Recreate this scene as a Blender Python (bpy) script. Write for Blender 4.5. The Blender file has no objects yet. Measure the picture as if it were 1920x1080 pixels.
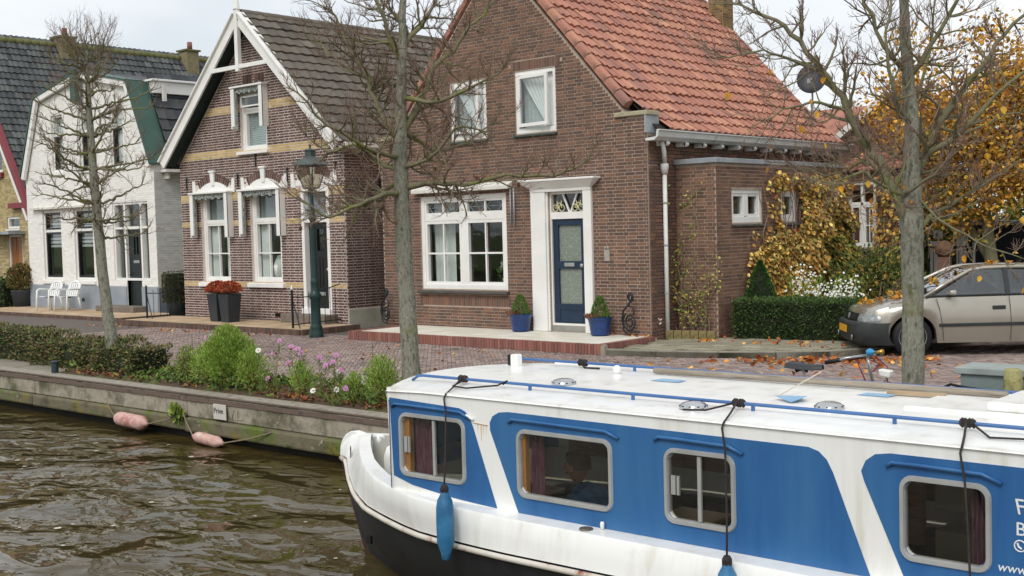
import bpy, bmesh, math, random
import numpy as np
from mathutils import Vector, Matrix
from mathutils.geometry import tessellate_polygon
random.seed(7)
rng = np.random.default_rng(7)
SC = bpy.context.scene
COL = SC.collection
rad = math.radians
# ------------------------------------------------------------------ camera
cd = bpy.data.cameras.new('camera'); cam = bpy.data.objects.new('camera', cd); COL.objects.link(cam)
cd.sensor_width = 36.0; cd.lens = 41.72; cd.clip_start = 0.1; cd.clip_end = 3000
CAMZ = 2.1
def cam_axes(p, r, y):
    f = Vector((math.sin(y), math.cos(y), 0)); rt = Vector((math.cos(y), -math.sin(y), 0)); up = Vector((0, 0, 1))
    f2 = f*math.cos(p) - up*math.sin(p); u2 = up*math.cos(p) + f*math.sin(p)
    return rt*math.cos(r) + u2*math.sin(r), -rt*math.sin(r) + u2*math.cos(r), f2
CR, CU, CF = cam_axes(.048451, -.0264975, -.7270544)
mw = Matrix((CR, CU, -CF)).transposed().to_4x4(); mw.translation = (0, 0, CAMZ); cam.matrix_world = mw
SC.camera = cam
# ------------------------------------------------------------------ sky, sun, exposure
SUN_EL, SUN_AZ = rad(46), rad(162)          # azimuth clockwise from +Y
W = bpy.data.worlds.new('World'); SC.world = W; W.use_nodes = True
nt = W.node_tree; nt.nodes.clear()
def N(t, **k):
    n = nt.nodes.new(t)
    for a, v in k.items(): setattr(n, a, v)
    return n
sky = N('ShaderNodeTexSky', sky_type='NISHITA', sun_disc=False, sun_elevation=SUN_EL, sun_rotation=SUN_AZ, dust_density=4.0)
tc = N('ShaderNodeTexCoord'); mp = N('ShaderNodeMapping'); mp.inputs['Scale'].default_value = (1, 1, 2.6)
ns = N('ShaderNodeTexNoise'); ns.inputs['Scale'].default_value = 2.3; ns.inputs['Detail'].default_value = 6; ns.inputs['Roughness'].default_value = .55
cr = N('ShaderNodeValToRGB')
cr.color_ramp.elements[0].position = .34; cr.color_ramp.elements[0].color = (5.6, 6.0, 6.4, 1)
cr.color_ramp.elements[1].position = .60; cr.color_ramp.elements[1].color = (7.5, 7.65, 7.7, 1)
mx = N('ShaderNodeMix', data_type='RGBA'); mx.inputs[0].default_value = .9
bg = N('ShaderNodeBackground'); bg.inputs['Strength'].default_value = .1
wo = N('ShaderNodeOutputWorld')
L = nt.links.new
L(tc.outputs['Generated'], mp.inputs[0]); L(mp.outputs[0], ns.inputs['Vector']); L(ns.outputs[0], cr.inputs[0])
L(sky.outputs[0], mx.inputs[6]); L(cr.outputs[0], mx.inputs[7]); L(mx.outputs[2], bg.inputs[0]); L(bg.outputs[0], wo.inputs[0])
sd = bpy.data.lights.new('sun', 'SUN'); sd.energy = 1.15; sd.angle = rad(25); sd.color = (1, .975, .94)
sun = bpy.data.objects.new('sun', sd); COL.objects.link(sun)
sdir = Vector((math.sin(SUN_AZ)*math.cos(SUN_EL), math.cos(SUN_AZ)*math.cos(SUN_EL), math.sin(SUN_EL)))
sun.rotation_euler = (-sdir).to_track_quat('-Z', 'Y').to_euler()
VS = SC.view_settings
VS.view_transform = 'Standard'; VS.look = 'None'; VS.exposure = 0.52; VS.gamma = 1; VS.use_curve_mapping = False
SC.render.engine = 'CYCLES'
SC.cycles.max_bounces = 6; SC.cycles.diffuse_bounces = 3; SC.cycles.glossy_bounces = 3; SC.cycles.transparent_max_bounces = 8
SC.cycles.transmission_bounces = 3; SC.cycles.caustics_reflective = False; SC.cycles.caustics_refractive = False

# ------------------------------------------------------------------ helpers
def hx(s):
    s = s.lstrip('#'); v = [int(s[i:i+2], 16)/255 for i in (0, 2, 4)]
    return tuple(c/12.92 if c <= .04045 else ((c+.055)/1.055)**2.4 for c in v)
MATS = {}
def mat(name, cols, scale=4, rough=.7, bump=0, bscale=60, metal=0, isl=0, islcols=None, spec=.4, stretch=(1, 1, 1), coat=0, vein=None, detail=5, rv=0, lo=.35, hi=.65):
    """cols: colours blended by noise; islcols: colours picked piece by piece; isl: brightness spread piece by piece"""
    if name in MATS: return MATS[name]
    m = bpy.data.materials.new(name); m.use_nodes = True; t = m.node_tree; b = t.nodes['Principled BSDF']; K = t.links.new
    def n(ty, **k):
        q = t.nodes.new(ty)
        for a, v in k.items(): setattr(q, a, v)
        return q
    def ramp(cs, inter='LINEAR', l=lo, h=hi):
        r = n('ShaderNodeValToRGB'); e = r.color_ramp; e.interpolation = inter
        k = len(cs)
        for i, c in enumerate(cs):
            p = (l + (h-l)*i/max(1, k-1)) if inter == 'LINEAR' else i/k
            if i < 2: el = e.elements[i]; el.position = p
            else: el = e.elements.new(p)
            el.color = (*hx(c), 1) if isinstance(c, str) else (*c, 1)
        if k == 1: e.elements[1].color = e.elements[0].color
        return r
    co = n('ShaderNodeTexCoord'); mp = n('ShaderNodeMapping'); mp.inputs['Scale'].default_value = stretch
    K(co.outputs['Object'], mp.inputs[0])
    nz = n('ShaderNodeTexNoise'); nz.inputs['Scale'].default_value = scale; nz.inputs['Detail'].default_value = detail; nz.inputs['Roughness'].default_value = .6
    K(mp.outputs[0], nz.inputs['Vector'])
    r = ramp(cols if len(cols) > 1 else cols*2); K(nz.outputs[0], r.inputs[0]); out = r.outputs[0]
    if islcols or isl:
        ge = n('ShaderNodeNewGeometry'); oi = n('ShaderNodeObjectInfo')
        ad = n('ShaderNodeMath', operation='ADD'); fr = n('ShaderNodeMath', operation='FRACT')
        K(ge.outputs['Random Per Island'], ad.inputs[0]); K(oi.outputs['Random'], ad.inputs[1]); K(ad.outputs[0], fr.inputs[0])
        if islcols:
            r2 = ramp(islcols, 'CONSTANT'); K(fr.outputs[0], r2.inputs[0])
            mi = n('ShaderNodeMix', data_type='RGBA'); mi.inputs[0].default_value = .75 if len(cols) > 1 else 1
            K(out, mi.inputs[6]); K(r2.outputs[0], mi.inputs[7]); out = mi.outputs[2]
        if isl:
            m2 = n('ShaderNodeMath', operation='MULTIPLY_ADD'); m2.inputs[1].default_value = 7.31; m2.inputs[2].default_value = .13
            f2 = n('ShaderNodeMath', operation='FRACT'); K(fr.outputs[0], m2.inputs[0]); K(m2.outputs[0], f2.inputs[0])
            mr = n('ShaderNodeMapRange'); mr.inputs[3].default_value = 1-isl; mr.inputs[4].default_value = 1+isl; K(f2.outputs[0], mr.inputs[0])
            hs = n('ShaderNodeHueSaturation'); K(mr.outputs[0], hs.inputs['Value']); K(out, hs.inputs['Color']); out = hs.outputs[0]
    if vein:      # (colour, noise scale, threshold, softness): patches of dirt, moss or rust
        for (vc, vs, th, so) in vein:
            z2 = n('ShaderNodeTexNoise'); z2.inputs['Scale'].default_value = vs; z2.inputs['Detail'].default_value = 8; z2.inputs['Roughness'].default_value = .65
            K(co.outputs['Object'], z2.inputs['Vector'])
            mr = n('ShaderNodeMapRange'); mr.inputs[1].default_value = th; mr.inputs[2].default_value = th+so; K(z2.outputs[0], mr.inputs[0])
            mi = n('ShaderNodeMix', data_type='RGBA'); K(mr.outputs[0], mi.inputs[0]); K(out, mi.inputs[6]); mi.inputs[7].default_value = (*hx(vc), 1); out = mi.outputs[2]
    K(out, b.inputs['Base Color'])
    b.inputs['Roughness'].default_value = rough; b.inputs['Metallic'].default_value = metal; b.inputs['Specular IOR Level'].default_value = spec
    b.inputs['Coat Weight'].default_value = coat; b.inputs['Coat Roughness'].default_value = .08
    if rv:
        mr = n('ShaderNodeMapRange'); mr.inputs[3].default_value = rough-rv; mr.inputs[4].default_value = rough+rv; K(nz.outputs[0], mr.inputs[0]); K(mr.outputs[0], b.inputs['Roughness'])
    if bump:
        z3 = n('ShaderNodeTexNoise'); z3.inputs['Scale'].default_value = bscale; z3.inputs['Detail'].default_value = 4
        K(mp.outputs[0], z3.inputs['Vector'])
        bp = n('ShaderNodeBump'); bp.inputs['Strength'].default_value = bump; bp.inputs['Distance'].default_value = .01
        K(z3.outputs[0], bp.inputs['Height']); K(bp.outputs[0], b.inputs['Normal'])
    MATS[name] = m
    return m
def glass_mat(name, tint, gl=.16, rough=.015, wav=.0):
    m = bpy.data.materials.new(name); m.use_nodes = True; t = m.node_tree; t.nodes.clear(); K = t.links.new
    o = t.nodes.new('ShaderNodeOutputMaterial'); mxs = t.nodes.new('ShaderNodeMixShader'); tr = t.nodes.new('ShaderNodeBsdfTransparent'); g = t.nodes.new('ShaderNodeBsdfGlossy')
    lw = t.nodes.new('ShaderNodeLayerWeight'); lw.inputs[0].default_value = .5; pw = t.nodes.new('ShaderNodeMath'); pw.operation = 'POWER'; pw.inputs[1].default_value = 4; ma = t.nodes.new('ShaderNodeMath'); ma.operation = 'MULTIPLY_ADD'; ma.inputs[1].default_value = .9-gl; ma.inputs[2].default_value = gl
    K(lw.outputs['Facing'], pw.inputs[0]); K(pw.outputs[0], ma.inputs[0])
    tr.inputs[0].default_value = (*hx(tint), 1); g.inputs['Roughness'].default_value = rough; g.inputs[0].default_value = (.9, .93, .95, 1)
    K(ma.outputs[0], mxs.inputs[0]); K(tr.outputs[0], mxs.inputs[1]); K(g.outputs[0], mxs.inputs[2]); K(mxs.outputs[0], o.inputs[0])
    nz = t.nodes.new('ShaderNodeTexNoise'); nz.inputs['Scale'].default_value = 3.5; bp = t.nodes.new('ShaderNodeBump'); bp.inputs['Strength'].default_value = .12; bp.inputs['Distance'].default_value = .02
    K(nz.outputs[0], bp.inputs['Height']); K(bp.outputs[0], g.inputs['Normal'])
    MATS[name] = m
    return m
class MB:
    def __init__(s): s.V = []; s.F = []; s.I = []
    def add(s, v, f, m=0):
        o = len(s.V); s.V += [tuple(p) for p in v]; s.F += [tuple(i+o for i in q) for q in f]; s.I += [m]*len(f); return s
    def hexa(s, c, m=0):      # eight corners: bottom ring 0-3, top ring 4-7
        return s.add(c, [(0, 3, 2, 1), (4, 5, 6, 7), (0, 1, 5, 4), (1, 2, 6, 5), (2, 3, 7, 6), (3, 0, 4, 7)], m)
    def box(s, x0, x1, y0, y1, z0, z1, m=0):
        return s.hexa([(x0, y0, z0), (x1, y0, z0), (x1, y1, z0), (x0, y1, z0), (x0, y0, z1), (x1, y0, z1), (x1, y1, z1), (x0, y1, z1)], m)
    def fb(s, P, u0, u1, d0, d1, z0, z1, m=0):   # box in a wall's own frame: along u, outwards d, up z
        return s.hexa([P(u0, d0, z0), P(u1, d0, z0), P(u1, d1, z0), P(u0, d1, z0), P(u0, d0, z1), P(u1, d0, z1), P(u1, d1, z1), P(u0, d1, z1)], m)
    def bar(s, p, q, w, h, up=(0, 0, 1), m=0, w2=None, h2=None):
        p, q, up = Vector(p), Vector(q), Vector(up); d = (q-p).normalized(); sx = d.cross(up).normalized(); uz = sx.cross(d)
        w2 = w if w2 is None else w2; h2 = h if h2 is None else h2
        a = [p-sx*w/2-uz*h/2, p+sx*w/2-uz*h/2, p+sx*w/2+uz*h/2, p-sx*w/2+uz*h/2]; b = [q-sx*w2/2-uz*h2/2, q+sx*w2/2-uz*h2/2, q+sx*w2/2+uz*h2/2, q-sx*w2/2+uz*h2/2]
        return s.hexa(a+b, m)
    def tube(s, pts, r, n=8, m=0, cap=True):
        pts = [Vector(p) for p in pts]; k = len(pts); r = [r]*k if not hasattr(r, '__len__') else r
        o = len(s.V); ref = None
        for i, p in enumerate(pts):
            d = (pts[min(i+1, k-1)]-pts[max(i-1, 0)])
            d = d.normalized() if d.length > 1e-9 else Vector((0, 0, 1))
            if ref is None: ref = d.orthogonal().normalized()
            ref = ref - d*ref.dot(d); ref = ref.normalized() if ref.length > 1e-6 else d.orthogonal().normalized()
            bi = d.cross(ref)
            for j in range(n):
                a = 2*math.pi*j/n; s.V.append(tuple(p+(ref*math.cos(a)+bi*math.sin(a))*r[i]))
        for i in range(k-1):
            for j in range(n):
                s.F.append((o+i*n+j, o+i*n+(j+1) % n, o+(i+1)*n+(j+1) % n, o+(i+1)*n+j)); s.I.append(m)
        if cap:
            s.F.append(tuple(o+j for j in range(n))[::-1]); s.F.append(tuple(o+(k-1)*n+j for j in range(n))); s.I += [m, m]
        return s
    def lathe(s, prof, c, n=16, m=0, axis=(0, 0, 1), ring=False):
        if ring: prof = list(prof)+[prof[0]]
        ax = Vector(axis).normalized(); e = ax.orthogonal().normalized(); g = ax.cross(e); c = Vector(c); o = len(s.V)
        for (r, z) in prof:
            for j in range(n):
                a = 2*math.pi*j/n; s.V.append(tuple(c+ax*z+(e*math.cos(a)+g*math.sin(a))*r))
        for i in range(len(prof)-1):
            for j in range(n):
                s.F.append((o+i*n+j, o+i*n+(j+1) % n, o+(i+1)*n+(j+1) % n, o+(i+1)*n+j)); s.I.append(m)
        if not ring: s.F.append(tuple(o+j for j in range(n))[::-1]); s.F.append(tuple(o+(len(prof)-1)*n+j for j in range(n))); s.I += [m, m]
        return s
    def sheet(s, loops, P, d0, d1, m=0):
        """outer loop and holes of (u, z) pairs, made into a plate between depths d0 (back) and d1 (front)"""
        tri = tessellate_polygon([[Vector((u, z, 0)) for u, z in lp] for lp in loops]); fl = [p for lp in loops for p in lp]; k = len(fl); o = len(s.V)
        s.V += [tuple(P(u, d1, z)) for u, z in fl] + [tuple(P(u, d0, z)) for u, z in fl]
        for t in tri: s.F.append(tuple(o+i for i in t)); s.F.append(tuple(o+k+i for i in t[::-1])); s.I += [m, m]
        b = 0
        for lp in loops:
            q = len(lp)
            for i in range(q): s.F.append((o+b+i, o+b+(i+1) % q, o+k+b+(i+1) % q, o+k+b+i)); s.I.append(m)
            b += q
        return s
    def grid(s, rows, m=0, close=False):
        o = len(s.V); n = len(rows[0])
        for r in rows: s.V += [tuple(p) for p in r]
        for i in range(len(rows)-1):
            for j in range(n if close else n-1):
                s.F.append((o+i*n+j, o+i*n+(j+1) % n, o+(i+1)*n+(j+1) % n, o+(i+1)*n+j)); s.I.append(m)
        return s
    def mesh(s, name, mats, smooth=False, fix=True):
        me = bpy.data.meshes.new(name); me.from_pydata(s.V, [], s.F)
        for mm in (mats if isinstance(mats, (list, tuple)) else [mats]): me.materials.append(mm)
        if len(set(s.I)) > 1: me.polygons.foreach_set('material_index', s.I)
        if fix:
            bm = bmesh.new(); bm.from_mesh(me); bmesh.ops.recalc_face_normals(bm, faces=bm.faces); bm.to_mesh(me); bm.free()
        if smooth: me.polygons.foreach_set('use_smooth', [True]*len(me.polygons))
        me.update(); return me
    def build(s, name, mats, parent=None, smooth=False, bevel=0, kind=None, label=None, cat=None, group=None, fix=True, seg=2, auto=None):
        o = bpy.data.objects.new(name, s.mesh(name, mats, smooth or auto is not None, fix)); COL.objects.link(o)
        if auto is not None:
            md = o.modifiers.new('ws', 'EDGE_SPLIT'); md.split_angle = rad(auto)
        if bevel:
            md = o.modifiers.new('bevel', 'BEVEL'); md.width = bevel; md.segments = seg; md.limit_method = 'ANGLE'; md.angle_limit = rad(40)
        if parent is not None: child(o, parent)
        return tag(o, label, cat, group, kind)
WLOC = {}
def child(o, p):
    o.parent = p
    o.matrix_parent_inverse = Matrix.Translation(-WLOC.get(p.name, Vector((0, 0, 0))))
    return o
def tag(o, label=None, cat=None, group=None, kind=None):
    for k, v in (('label', label), ('category', cat), ('group', group), ('kind', kind)):
        if v: o[k] = v
    return o
def thing(name, label, cat, loc=(0, 0, 0), group=None):
    o = bpy.data.objects.new(name, None); COL.objects.link(o); o.location = loc; o.empty_display_size = .2
    WLOC[o.name] = Vector(loc); return tag(o, label, cat, group)
def inst(name, me, loc, parent, rot=None, scale=None):
    o = bpy.data.objects.new(name, me); COL.objects.link(o)
    if rot is not None: o.rotation_euler = rot
    if scale: o.scale = scale
    o.location = loc; child(o, parent); return o
def copy_thing(src, delta, label, rotz=0):
    """copy a thing with its parts and sub-parts, moved by delta (and turned about its base)"""
    def cp(o, par):
        c = o.copy(); COL.objects.link(c)
        if par is not None: c.parent = par
        for k in o.children: cp(k, c)
        return c
    r = cp(src, None); r.location = Vector(src.location)+Vector(delta); r.rotation_euler = (0, 0, src.rotation_euler[2]+rotz); r['label'] = label
    return r
def FY(Y): return lambda u, d, z: (u, Y-d, z)      # wall facing the canal
def FX(X): return lambda u, d, z: (X+d, u, z)      # wall facing right
def rrect(u0, u1, z0, z1, r, n=5):
    out = []
    for cx, cz, a0 in ((u1-r, z1-r, 0), (u0+r, z1-r, 90), (u0+r, z0+r, 180), (u1-r, z0+r, 270)):
        for i in range(n+1):
            a = rad(a0+90*i/n); out.append((cx+r*math.cos(a), cz+r*math.sin(a)))
    return out
def noise_pts(n, f): return [f(random.random(), random.random(), random.random()) for _ in range(n)]

# ------------------------------------------------------------------ materials shared by many things
white = mat('white_paint', ['#e4e3de', '#eeede9'], 2, .45, .05, 30, vein=[('#c4c1b4', 9, .68, .12)])
whiteold = mat('white_paint_weathered', ['#cfccc2', '#dedcd5'], 3, .55, .08, 30, vein=[('#9c988a', 7, .6, .15)])
black = mat('black_paint', ['#121414', '#191b1c'], 3, .35)
iron = mat('wrought_iron', ['#15181c', '#23272d'], 8, .5, .1, 40)
zinc = mat('zinc_sheet', ['#8d949a', '#a3a9ad'], 3, .5, .05, 20, vein=[('#6d7376', 5, .6, .1)])
greenp = mat('lamp_green', ['#16302d', '#1c3a36'], 4, .38)
glass = glass_mat('window_glass', '#f4f7f6', .045)
boatglass = glass_mat('boat_glass', '#f8f7f3', .028)
screenglass = glass_mat('windscreen_glass', '#98a4a2', .38)
carglass = glass_mat('car_glass', '#98a4a2', .14)
bluepot = mat('glazed_blue', ['#16305f', '#1d3f7a'], 5, .25, spec=.5)
moss = '#6a6b2c'
def brick_mat(name, cols, isl=.22, vein=None): return mat(name, [cols[0]], 3, .85, .35, 90, isl=isl, islcols=cols, spec=.2, vein=vein)
mortar3 = mat('mortar_buff', ['#b5a595', '#a09082'], 5, .9, .2, 60, spec=.1)
mortar2 = mat('mortar_pale', ['#dccfc6', '#c9bcb3'], 5, .9, .2, 60, spec=.1)
brick3 = brick_mat('brick_red_brown', ['#755b50', '#7b5d50', '#6a544a', '#83614f', '#63524b', '#74594d', '#6e5548', '#665149'], .11, vein=[('#5f5147', 1.1, .56, .2)])
brick2 = brick_mat('brick_purple_brown', ['#68524d', '#5d4a46', '#705851', '#574741', '#624e48', '#6b544c'], .13)
brickY = brick_mat('brick_yellow', ['#c4a973', '#baa069', '#cdb37f'], .12)
brickE = brick_mat('brick_side_red', ['#7d6051', '#73584b', '#856653', '#795c4e', '#6a5549'], .11, vein=[('#94794f', 1.4, .6, .18)])
brickW = brick_mat('brick_white_paint', ['#ebe9e4', '#efede8', '#e7e5df'], .03)
brickO = brick_mat('brick_ochre', ['#b7a578', '#ab996d', '#bfae82', '#a3946d'], .1)
brickR = brick_mat('brick_edging_red', ['#96655b', '#8c5f55', '#9c6c60', '#855f57'], .1, vein=[('#7a6a62', 6, .58, .15)])
# ================================================================== ground, water, quay, street
grass_m = mat('ground_grass', ['#4d5a2b', '#5d6634', '#3f4a26'], 1.5, .95, .4, 20)
g = MB(); g.add([(-1500, 9.3, -.03), (1500, 9.3, -.03), (1500, 1500, -.03), (-1500, 1500, -.03)], [(0, 1, 2, 3)])
g.add([(-1500, -1500, -.03), (1500, -1500, -.03), (1500, -14, -.03), (-1500, -14, -.03)], [(0, 1, 2, 3)])
g.add([(-1500, -14, -.03), (1500, -14, -.03), (1500, -14, -2), (-1500, -14, -2)], [(0, 1, 2, 3)])
g.build('ground', grass_m, kind='structure', fix=False)
# water: dark brown with small wind ripples
wm = bpy.data.materials.new('canal_water'); wm.use_nodes = True; t = wm.node_tree; b = t.nodes['Principled BSDF']
b.inputs['Base Color'].default_value = (*hx('#443a1f'), 1); b.inputs['Roughness'].default_value = .04; b.inputs['IOR'].default_value = 1.33; b.inputs['Specular IOR Level'].default_value = .62
tcw = t.nodes.new('ShaderNodeTexCoord'); prev = None
for sc, st, di, (sx, sy), rot in ((.5, 1, .21, (1, 1.5), .5), (1.9, 1, .055, (1, 1.6), .2), (7, .6, .007, (1, 1.4), -.3)):
    mpw = t.nodes.new('ShaderNodeMapping'); mpw.inputs['Scale'].default_value = (sx, sy, 1); mpw.inputs['Rotation'].default_value = (0, 0, .75+rot)
    nz = t.nodes.new('ShaderNodeTexNoise'); nz.inputs['Scale'].default_value = sc; nz.inputs['Detail'].default_value = 1.0; nz.inputs['Distortion'].default_value = .7
    bp = t.nodes.new('ShaderNodeBump'); bp.inputs['Strength'].default_value = st; bp.inputs['Distance'].default_value = di
    t.links.new(tcw.outputs['Object'], mpw.inputs[0]); t.links.new(mpw.outputs[0], nz.inputs['Vector']); t.links.new(nz.outputs[0], bp.inputs['Height'])
    if prev: t.links.new(prev.outputs[0], bp.inputs['Normal'])
    prev = bp
t.links.new(prev.outputs[0], b.inputs['Normal'])
WZ = -.6
g = MB(); g.add([(-1500, -14, WZ), (1500, -14, WZ), (1500, 9.4, WZ), (-1500, 9.4, WZ)], [(0, 1, 2, 3)])
water = g.build('water', wm, kind='structure', fix=False)
# bits of foam and leaf drifting on the water
foam = mat('foam', ['#c9c6b8', '#a9a08a'], 8, .8)
g = MB()
for i in range(70):
    x, y = random.uniform(-16, -7.6), random.uniform(3.5, 8.6); r = random.choice([.012, .015, .02, .03, .04])
    k = 6; g.add([(x+r*random.uniform(.6, 1.3)*math.cos(6.28*j/k), y+r*random.uniform(.6, 1.3)*math.sin(6.28*j/k), WZ+.006) for j in range(k)], [tuple(range(k))])
tag(g.build('floating_debris', foam, fix=False), 'specks of foam and leaf floating on the dark water', 'debris', kind='stuff')

conc = mat('quay_concrete', ['#8f8779', '#a39b8b', '#7a7467'], 3.5, .9, .6, 55, vein=[('#57553f', 1.7, .5, .14), ('#bdb6a8', 20, .6, .06), ('#4a4a2c', 5, .62, .08)])
conc_top = mat('quay_concrete_top', ['#8b8478', '#9c9588', '#7c766b'], 6, .95, .7, 70, vein=[('#63604a', 3, .6, .12)])
rust = mat('rusted_steel', ['#5f5048', '#6d5c51', '#524640'], 6, .75, .3, 50, vein=[('#8a7a6c', 7, .62, .1)])
wetc = mat('wet_concrete', ['#5f5a47', '#6f6954', '#4a4636'], 3, .7, .6, 40, vein=[('#5a6a25', 2.0, .52, .1), ('#a39a86', 6, .62, .08), ('#7b6a2c', 3.1, .56, .12), ('#2b291f', 4, .6, .1)])
quay = thing('quay_wall', 'weathered concrete quay wall with rusty steel edge above the water', 'quay wall', (-12, 9, -.6))
x = -34.0
while x < 6:
    w = random.uniform(3.6, 4.4)
    g = MB(); g.box(x+.008, x+w-.008, 9.0, 9.34, -.3, -.012); g.build('cap_block', conc, quay, bevel=.015)
    g = MB(); g.box(x+.008, x+w-.008, 9.02, 9.34, -.0119, .002); g.build('cap_top', conc_top, quay)
    g = MB(); g.box(x+.01, x+w-.01, 8.94+random.uniform(-.01, .01), 9.3, -.47-random.uniform(0, .03), -.305); g.build('lower_beam', wetc, quay, bevel=.03)
    g = MB(); g.bar((x+.003, 8.992, -.05), (x+w-.003, 8.992, -.05), .02, .055); g.bar((x+.003, 9.01, .006), (x+w-.003, 9.01, .006), .05, .012); g.build('edge_strip', rust, quay)
    x += w
g = MB(); g.box(-34, 6, 9.1, 9.3, -2, -.45); g.build('footing', mat('footing_gap_shade', ['#1c1b17', '#2a2820'], 3, .9), quay)  # near-black colour stands in for the shade in the gap under the beam

# ---- street of clinker bricks laid in herringbone
mort_s = mat('street_joint', ['#6b625b', '#5b544e'], 8, .95, .3, 50)
clink = mat('street_clinker', ['#7d6c66'], 3, .85, .3, 80, isl=.14, islcols=['#96837c', '#8a7873', '#9d8a81', '#8b7d79', '#837570', '#99867e', '#a3948a'], spec=.25, vein=[('#5e524a', .9, .58, .15), ('#8f8576', 3.2, .64, .1)])
g = MB(); g.add([(-60, 10.55, -.012), (40, 10.55, -.012), (40, 40, -.012), (-60, 40, -.012)], [(0, 1, 2, 3)])
street = g.build('street', mort_s, kind='structure', fix=False)
bw = .0667; n3 = 3; ca, sa = math.cos(rad(45)), math.sin(rad(45))
def in_street(x, y):
    if not (10.58 < y < 21 and -25.5 < x < -1.6): return False
    if x < -9.0 and y > 16.25: return False
    return x > -(y*.95+14.5) or True
cells = []
for i in range(-300, 300):
    for j in range(-75, 75):
        ox, oy = i+n3*j, i-n3*j
        for (hx0, hy0, lx, ly) in ((ox, oy, n3, 1), (ox+n3, oy+1-n3, 1, n3)):
            cx, cy = (hx0+lx/2)*bw, (hy0+ly/2)*bw
            X = -13+cx*ca-cy*sa; Y = 14+cx*sa+cy*ca
            if in_street(X, Y): cells.append((X, Y, lx > ly))
cells.sort(key=lambda c: c[0]**2+c[1]**2)
def paver_mesh():
    g = MB(); a, b_ = n3*bw/2-.004, bw/2-.004
    g.add([(-a, -b_, -.02), (a, -b_, -.02), (a, b_, -.02), (-a, b_, -.02), (-a+.003, -b_+.003, 0), (a-.003, -b_+.003, 0), (a-.003, b_-.003, 0), (-a+.003, b_-.003, 0)],
          [(4, 5, 6, 7), (0, 1, 5, 4), (1, 2, 6, 5), (2, 3, 7, 6), (3, 0, 4, 7)])
    return g.mesh('paving_brick', clink)
pm = paver_mesh()
vis = [c for c in cells if c[1] > 12.6 or c[0] < -9.8]
indiv = vis[:300]; ids = set(map(id, indiv))
for (X, Y, hz) in indiv:
    inst('paving_brick', pm, (X, Y, random.uniform(-.003, .003)), street, (random.uniform(-.012, .012), random.uniform(-.012, .012), rad(45) if hz else rad(135)))
def paver_field(cells, name, mt, par):
    base = np.array([v.co for v in pm.vertices]); V = []; F = []; fs = [tuple(p.vertices) for p in pm.polygons]
    for k, (X, Y, hz) in enumerate(cells):
        a = rad(45) if hz else rad(135); c, s = math.cos(a), math.sin(a); z = random.uniform(-.004, .004)
        tx, ty = random.uniform(-.012, .012), random.uniform(-.012, .012)
        for p in base: V.append((X+p[0]*c-p[1]*s, Y+p[0]*s+p[1]*c, z+p[2]+tx*p[0]+ty*p[1]))
        for f in fs: F.append(tuple(i+k*8 for i in f))
    me = bpy.data.meshes.new(name); me.from_pydata(V, [], F); me.materials.append(mt); me.update()
    o = bpy.data.objects.new(name, me); COL.objects.link(o); child(o, par); tag(o, kind='stuff'); return o
paver_field([c for c in cells if id(c) not in ids], 'paving_bricks', clink, street)

# ---- raised pavement of grey slabs at the corner, with kerb
slab_m = mat('pavement_slab', ['#96917f'], 4, .9, .35, 60, isl=.09, islcols=['#96907e', '#8d8776', '#9e9886', '#898573'], spec=.2, vein=[('#6d6c50', 2.4, .55, .15)])
kerb_m = mat('kerb_stone', ['#807d70', '#918d7f'], 5, .9, .4, 60, vein=[('#5e6044', 4, .58, .15)])
kl = [(-11.86, 15.58), (-10.95, 15.74), (-10.0, 16.08), (-9.2, 16.48), (-8.55, 17.0), (-8.1, 17.75), (-7.75, 18.7), (-7.5, 19.8), (-7.4, 21.5), (-7.3, 26)]
poly = kl + [(-11.3, 26), (-11.3, 18.0), (-12.1, 18.0), (-12.1, 17.1), (-11.86, 17.1)]
g = MB(); g.sheet([poly], lambda u, d, z: (u, z, d), -.01, .085)
pave = g.build('pavement', mat('pavement_joint', ['#57523f', '#4a4636'], 6, .95), kind='structure')
def in_poly(x, y, pl):
    r = False
    for i in range(len(pl)):
        (x1, y1), (x2, y2) = pl[i], pl[i-1]
        if (y1 > y) != (y2 > y) and x < (x2-x1)*(y-y1)/(y2-y1)+x1: r = not r
    return r
sm = MB().add([(-.146, -.146, -.02), (.146, -.146, -.02), (.146, .146, -.02), (-.146, .146, -.02), (-.141, -.141, .015), (.141, -.141, .015), (.141, .141, .015), (-.141, .141, .015)],
              [(4, 5, 6, 7), (0, 1, 5, 4), (1, 2, 6, 5), (2, 3, 7, 6), (3, 0, 4, 7)]).mesh('slab', slab_m)
row = 0; y = 15.75
while y < 20.5:
    x = -12.0+(.15 if row % 2 else 0)
    while x < -7.2:
        if all(in_poly(x+a, y+b_, poly) for a in (-.15, .15) for b_ in (-.15, .15)):
            inst('slab', sm, (x, y, .085+random.uniform(-.004, .004)), pave, (random.uniform(-.01, .01), random.uniform(-.01, .01), 0))
        x += .3
    y += .3; row += 1
for i in range(len(kl)-1):
    a, b_ = Vector((*kl[i], 0)), Vector((*kl[i+1], 0)); d = (b_-a).normalized(); nrm = Vector((-d.y, d.x, 0))
    p = [a, b_, b_+nrm*.1, a+nrm*.1]
    p[0] = a+d*.006; p[3] = p[3]+d*.006
    g = MB(); g.hexa([(q.x, q.y, -.02) for q in p]+[(q.x, q.y, .107) for q in p]); g.build('kerb', kerb_m, pave, bevel=.012)

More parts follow.
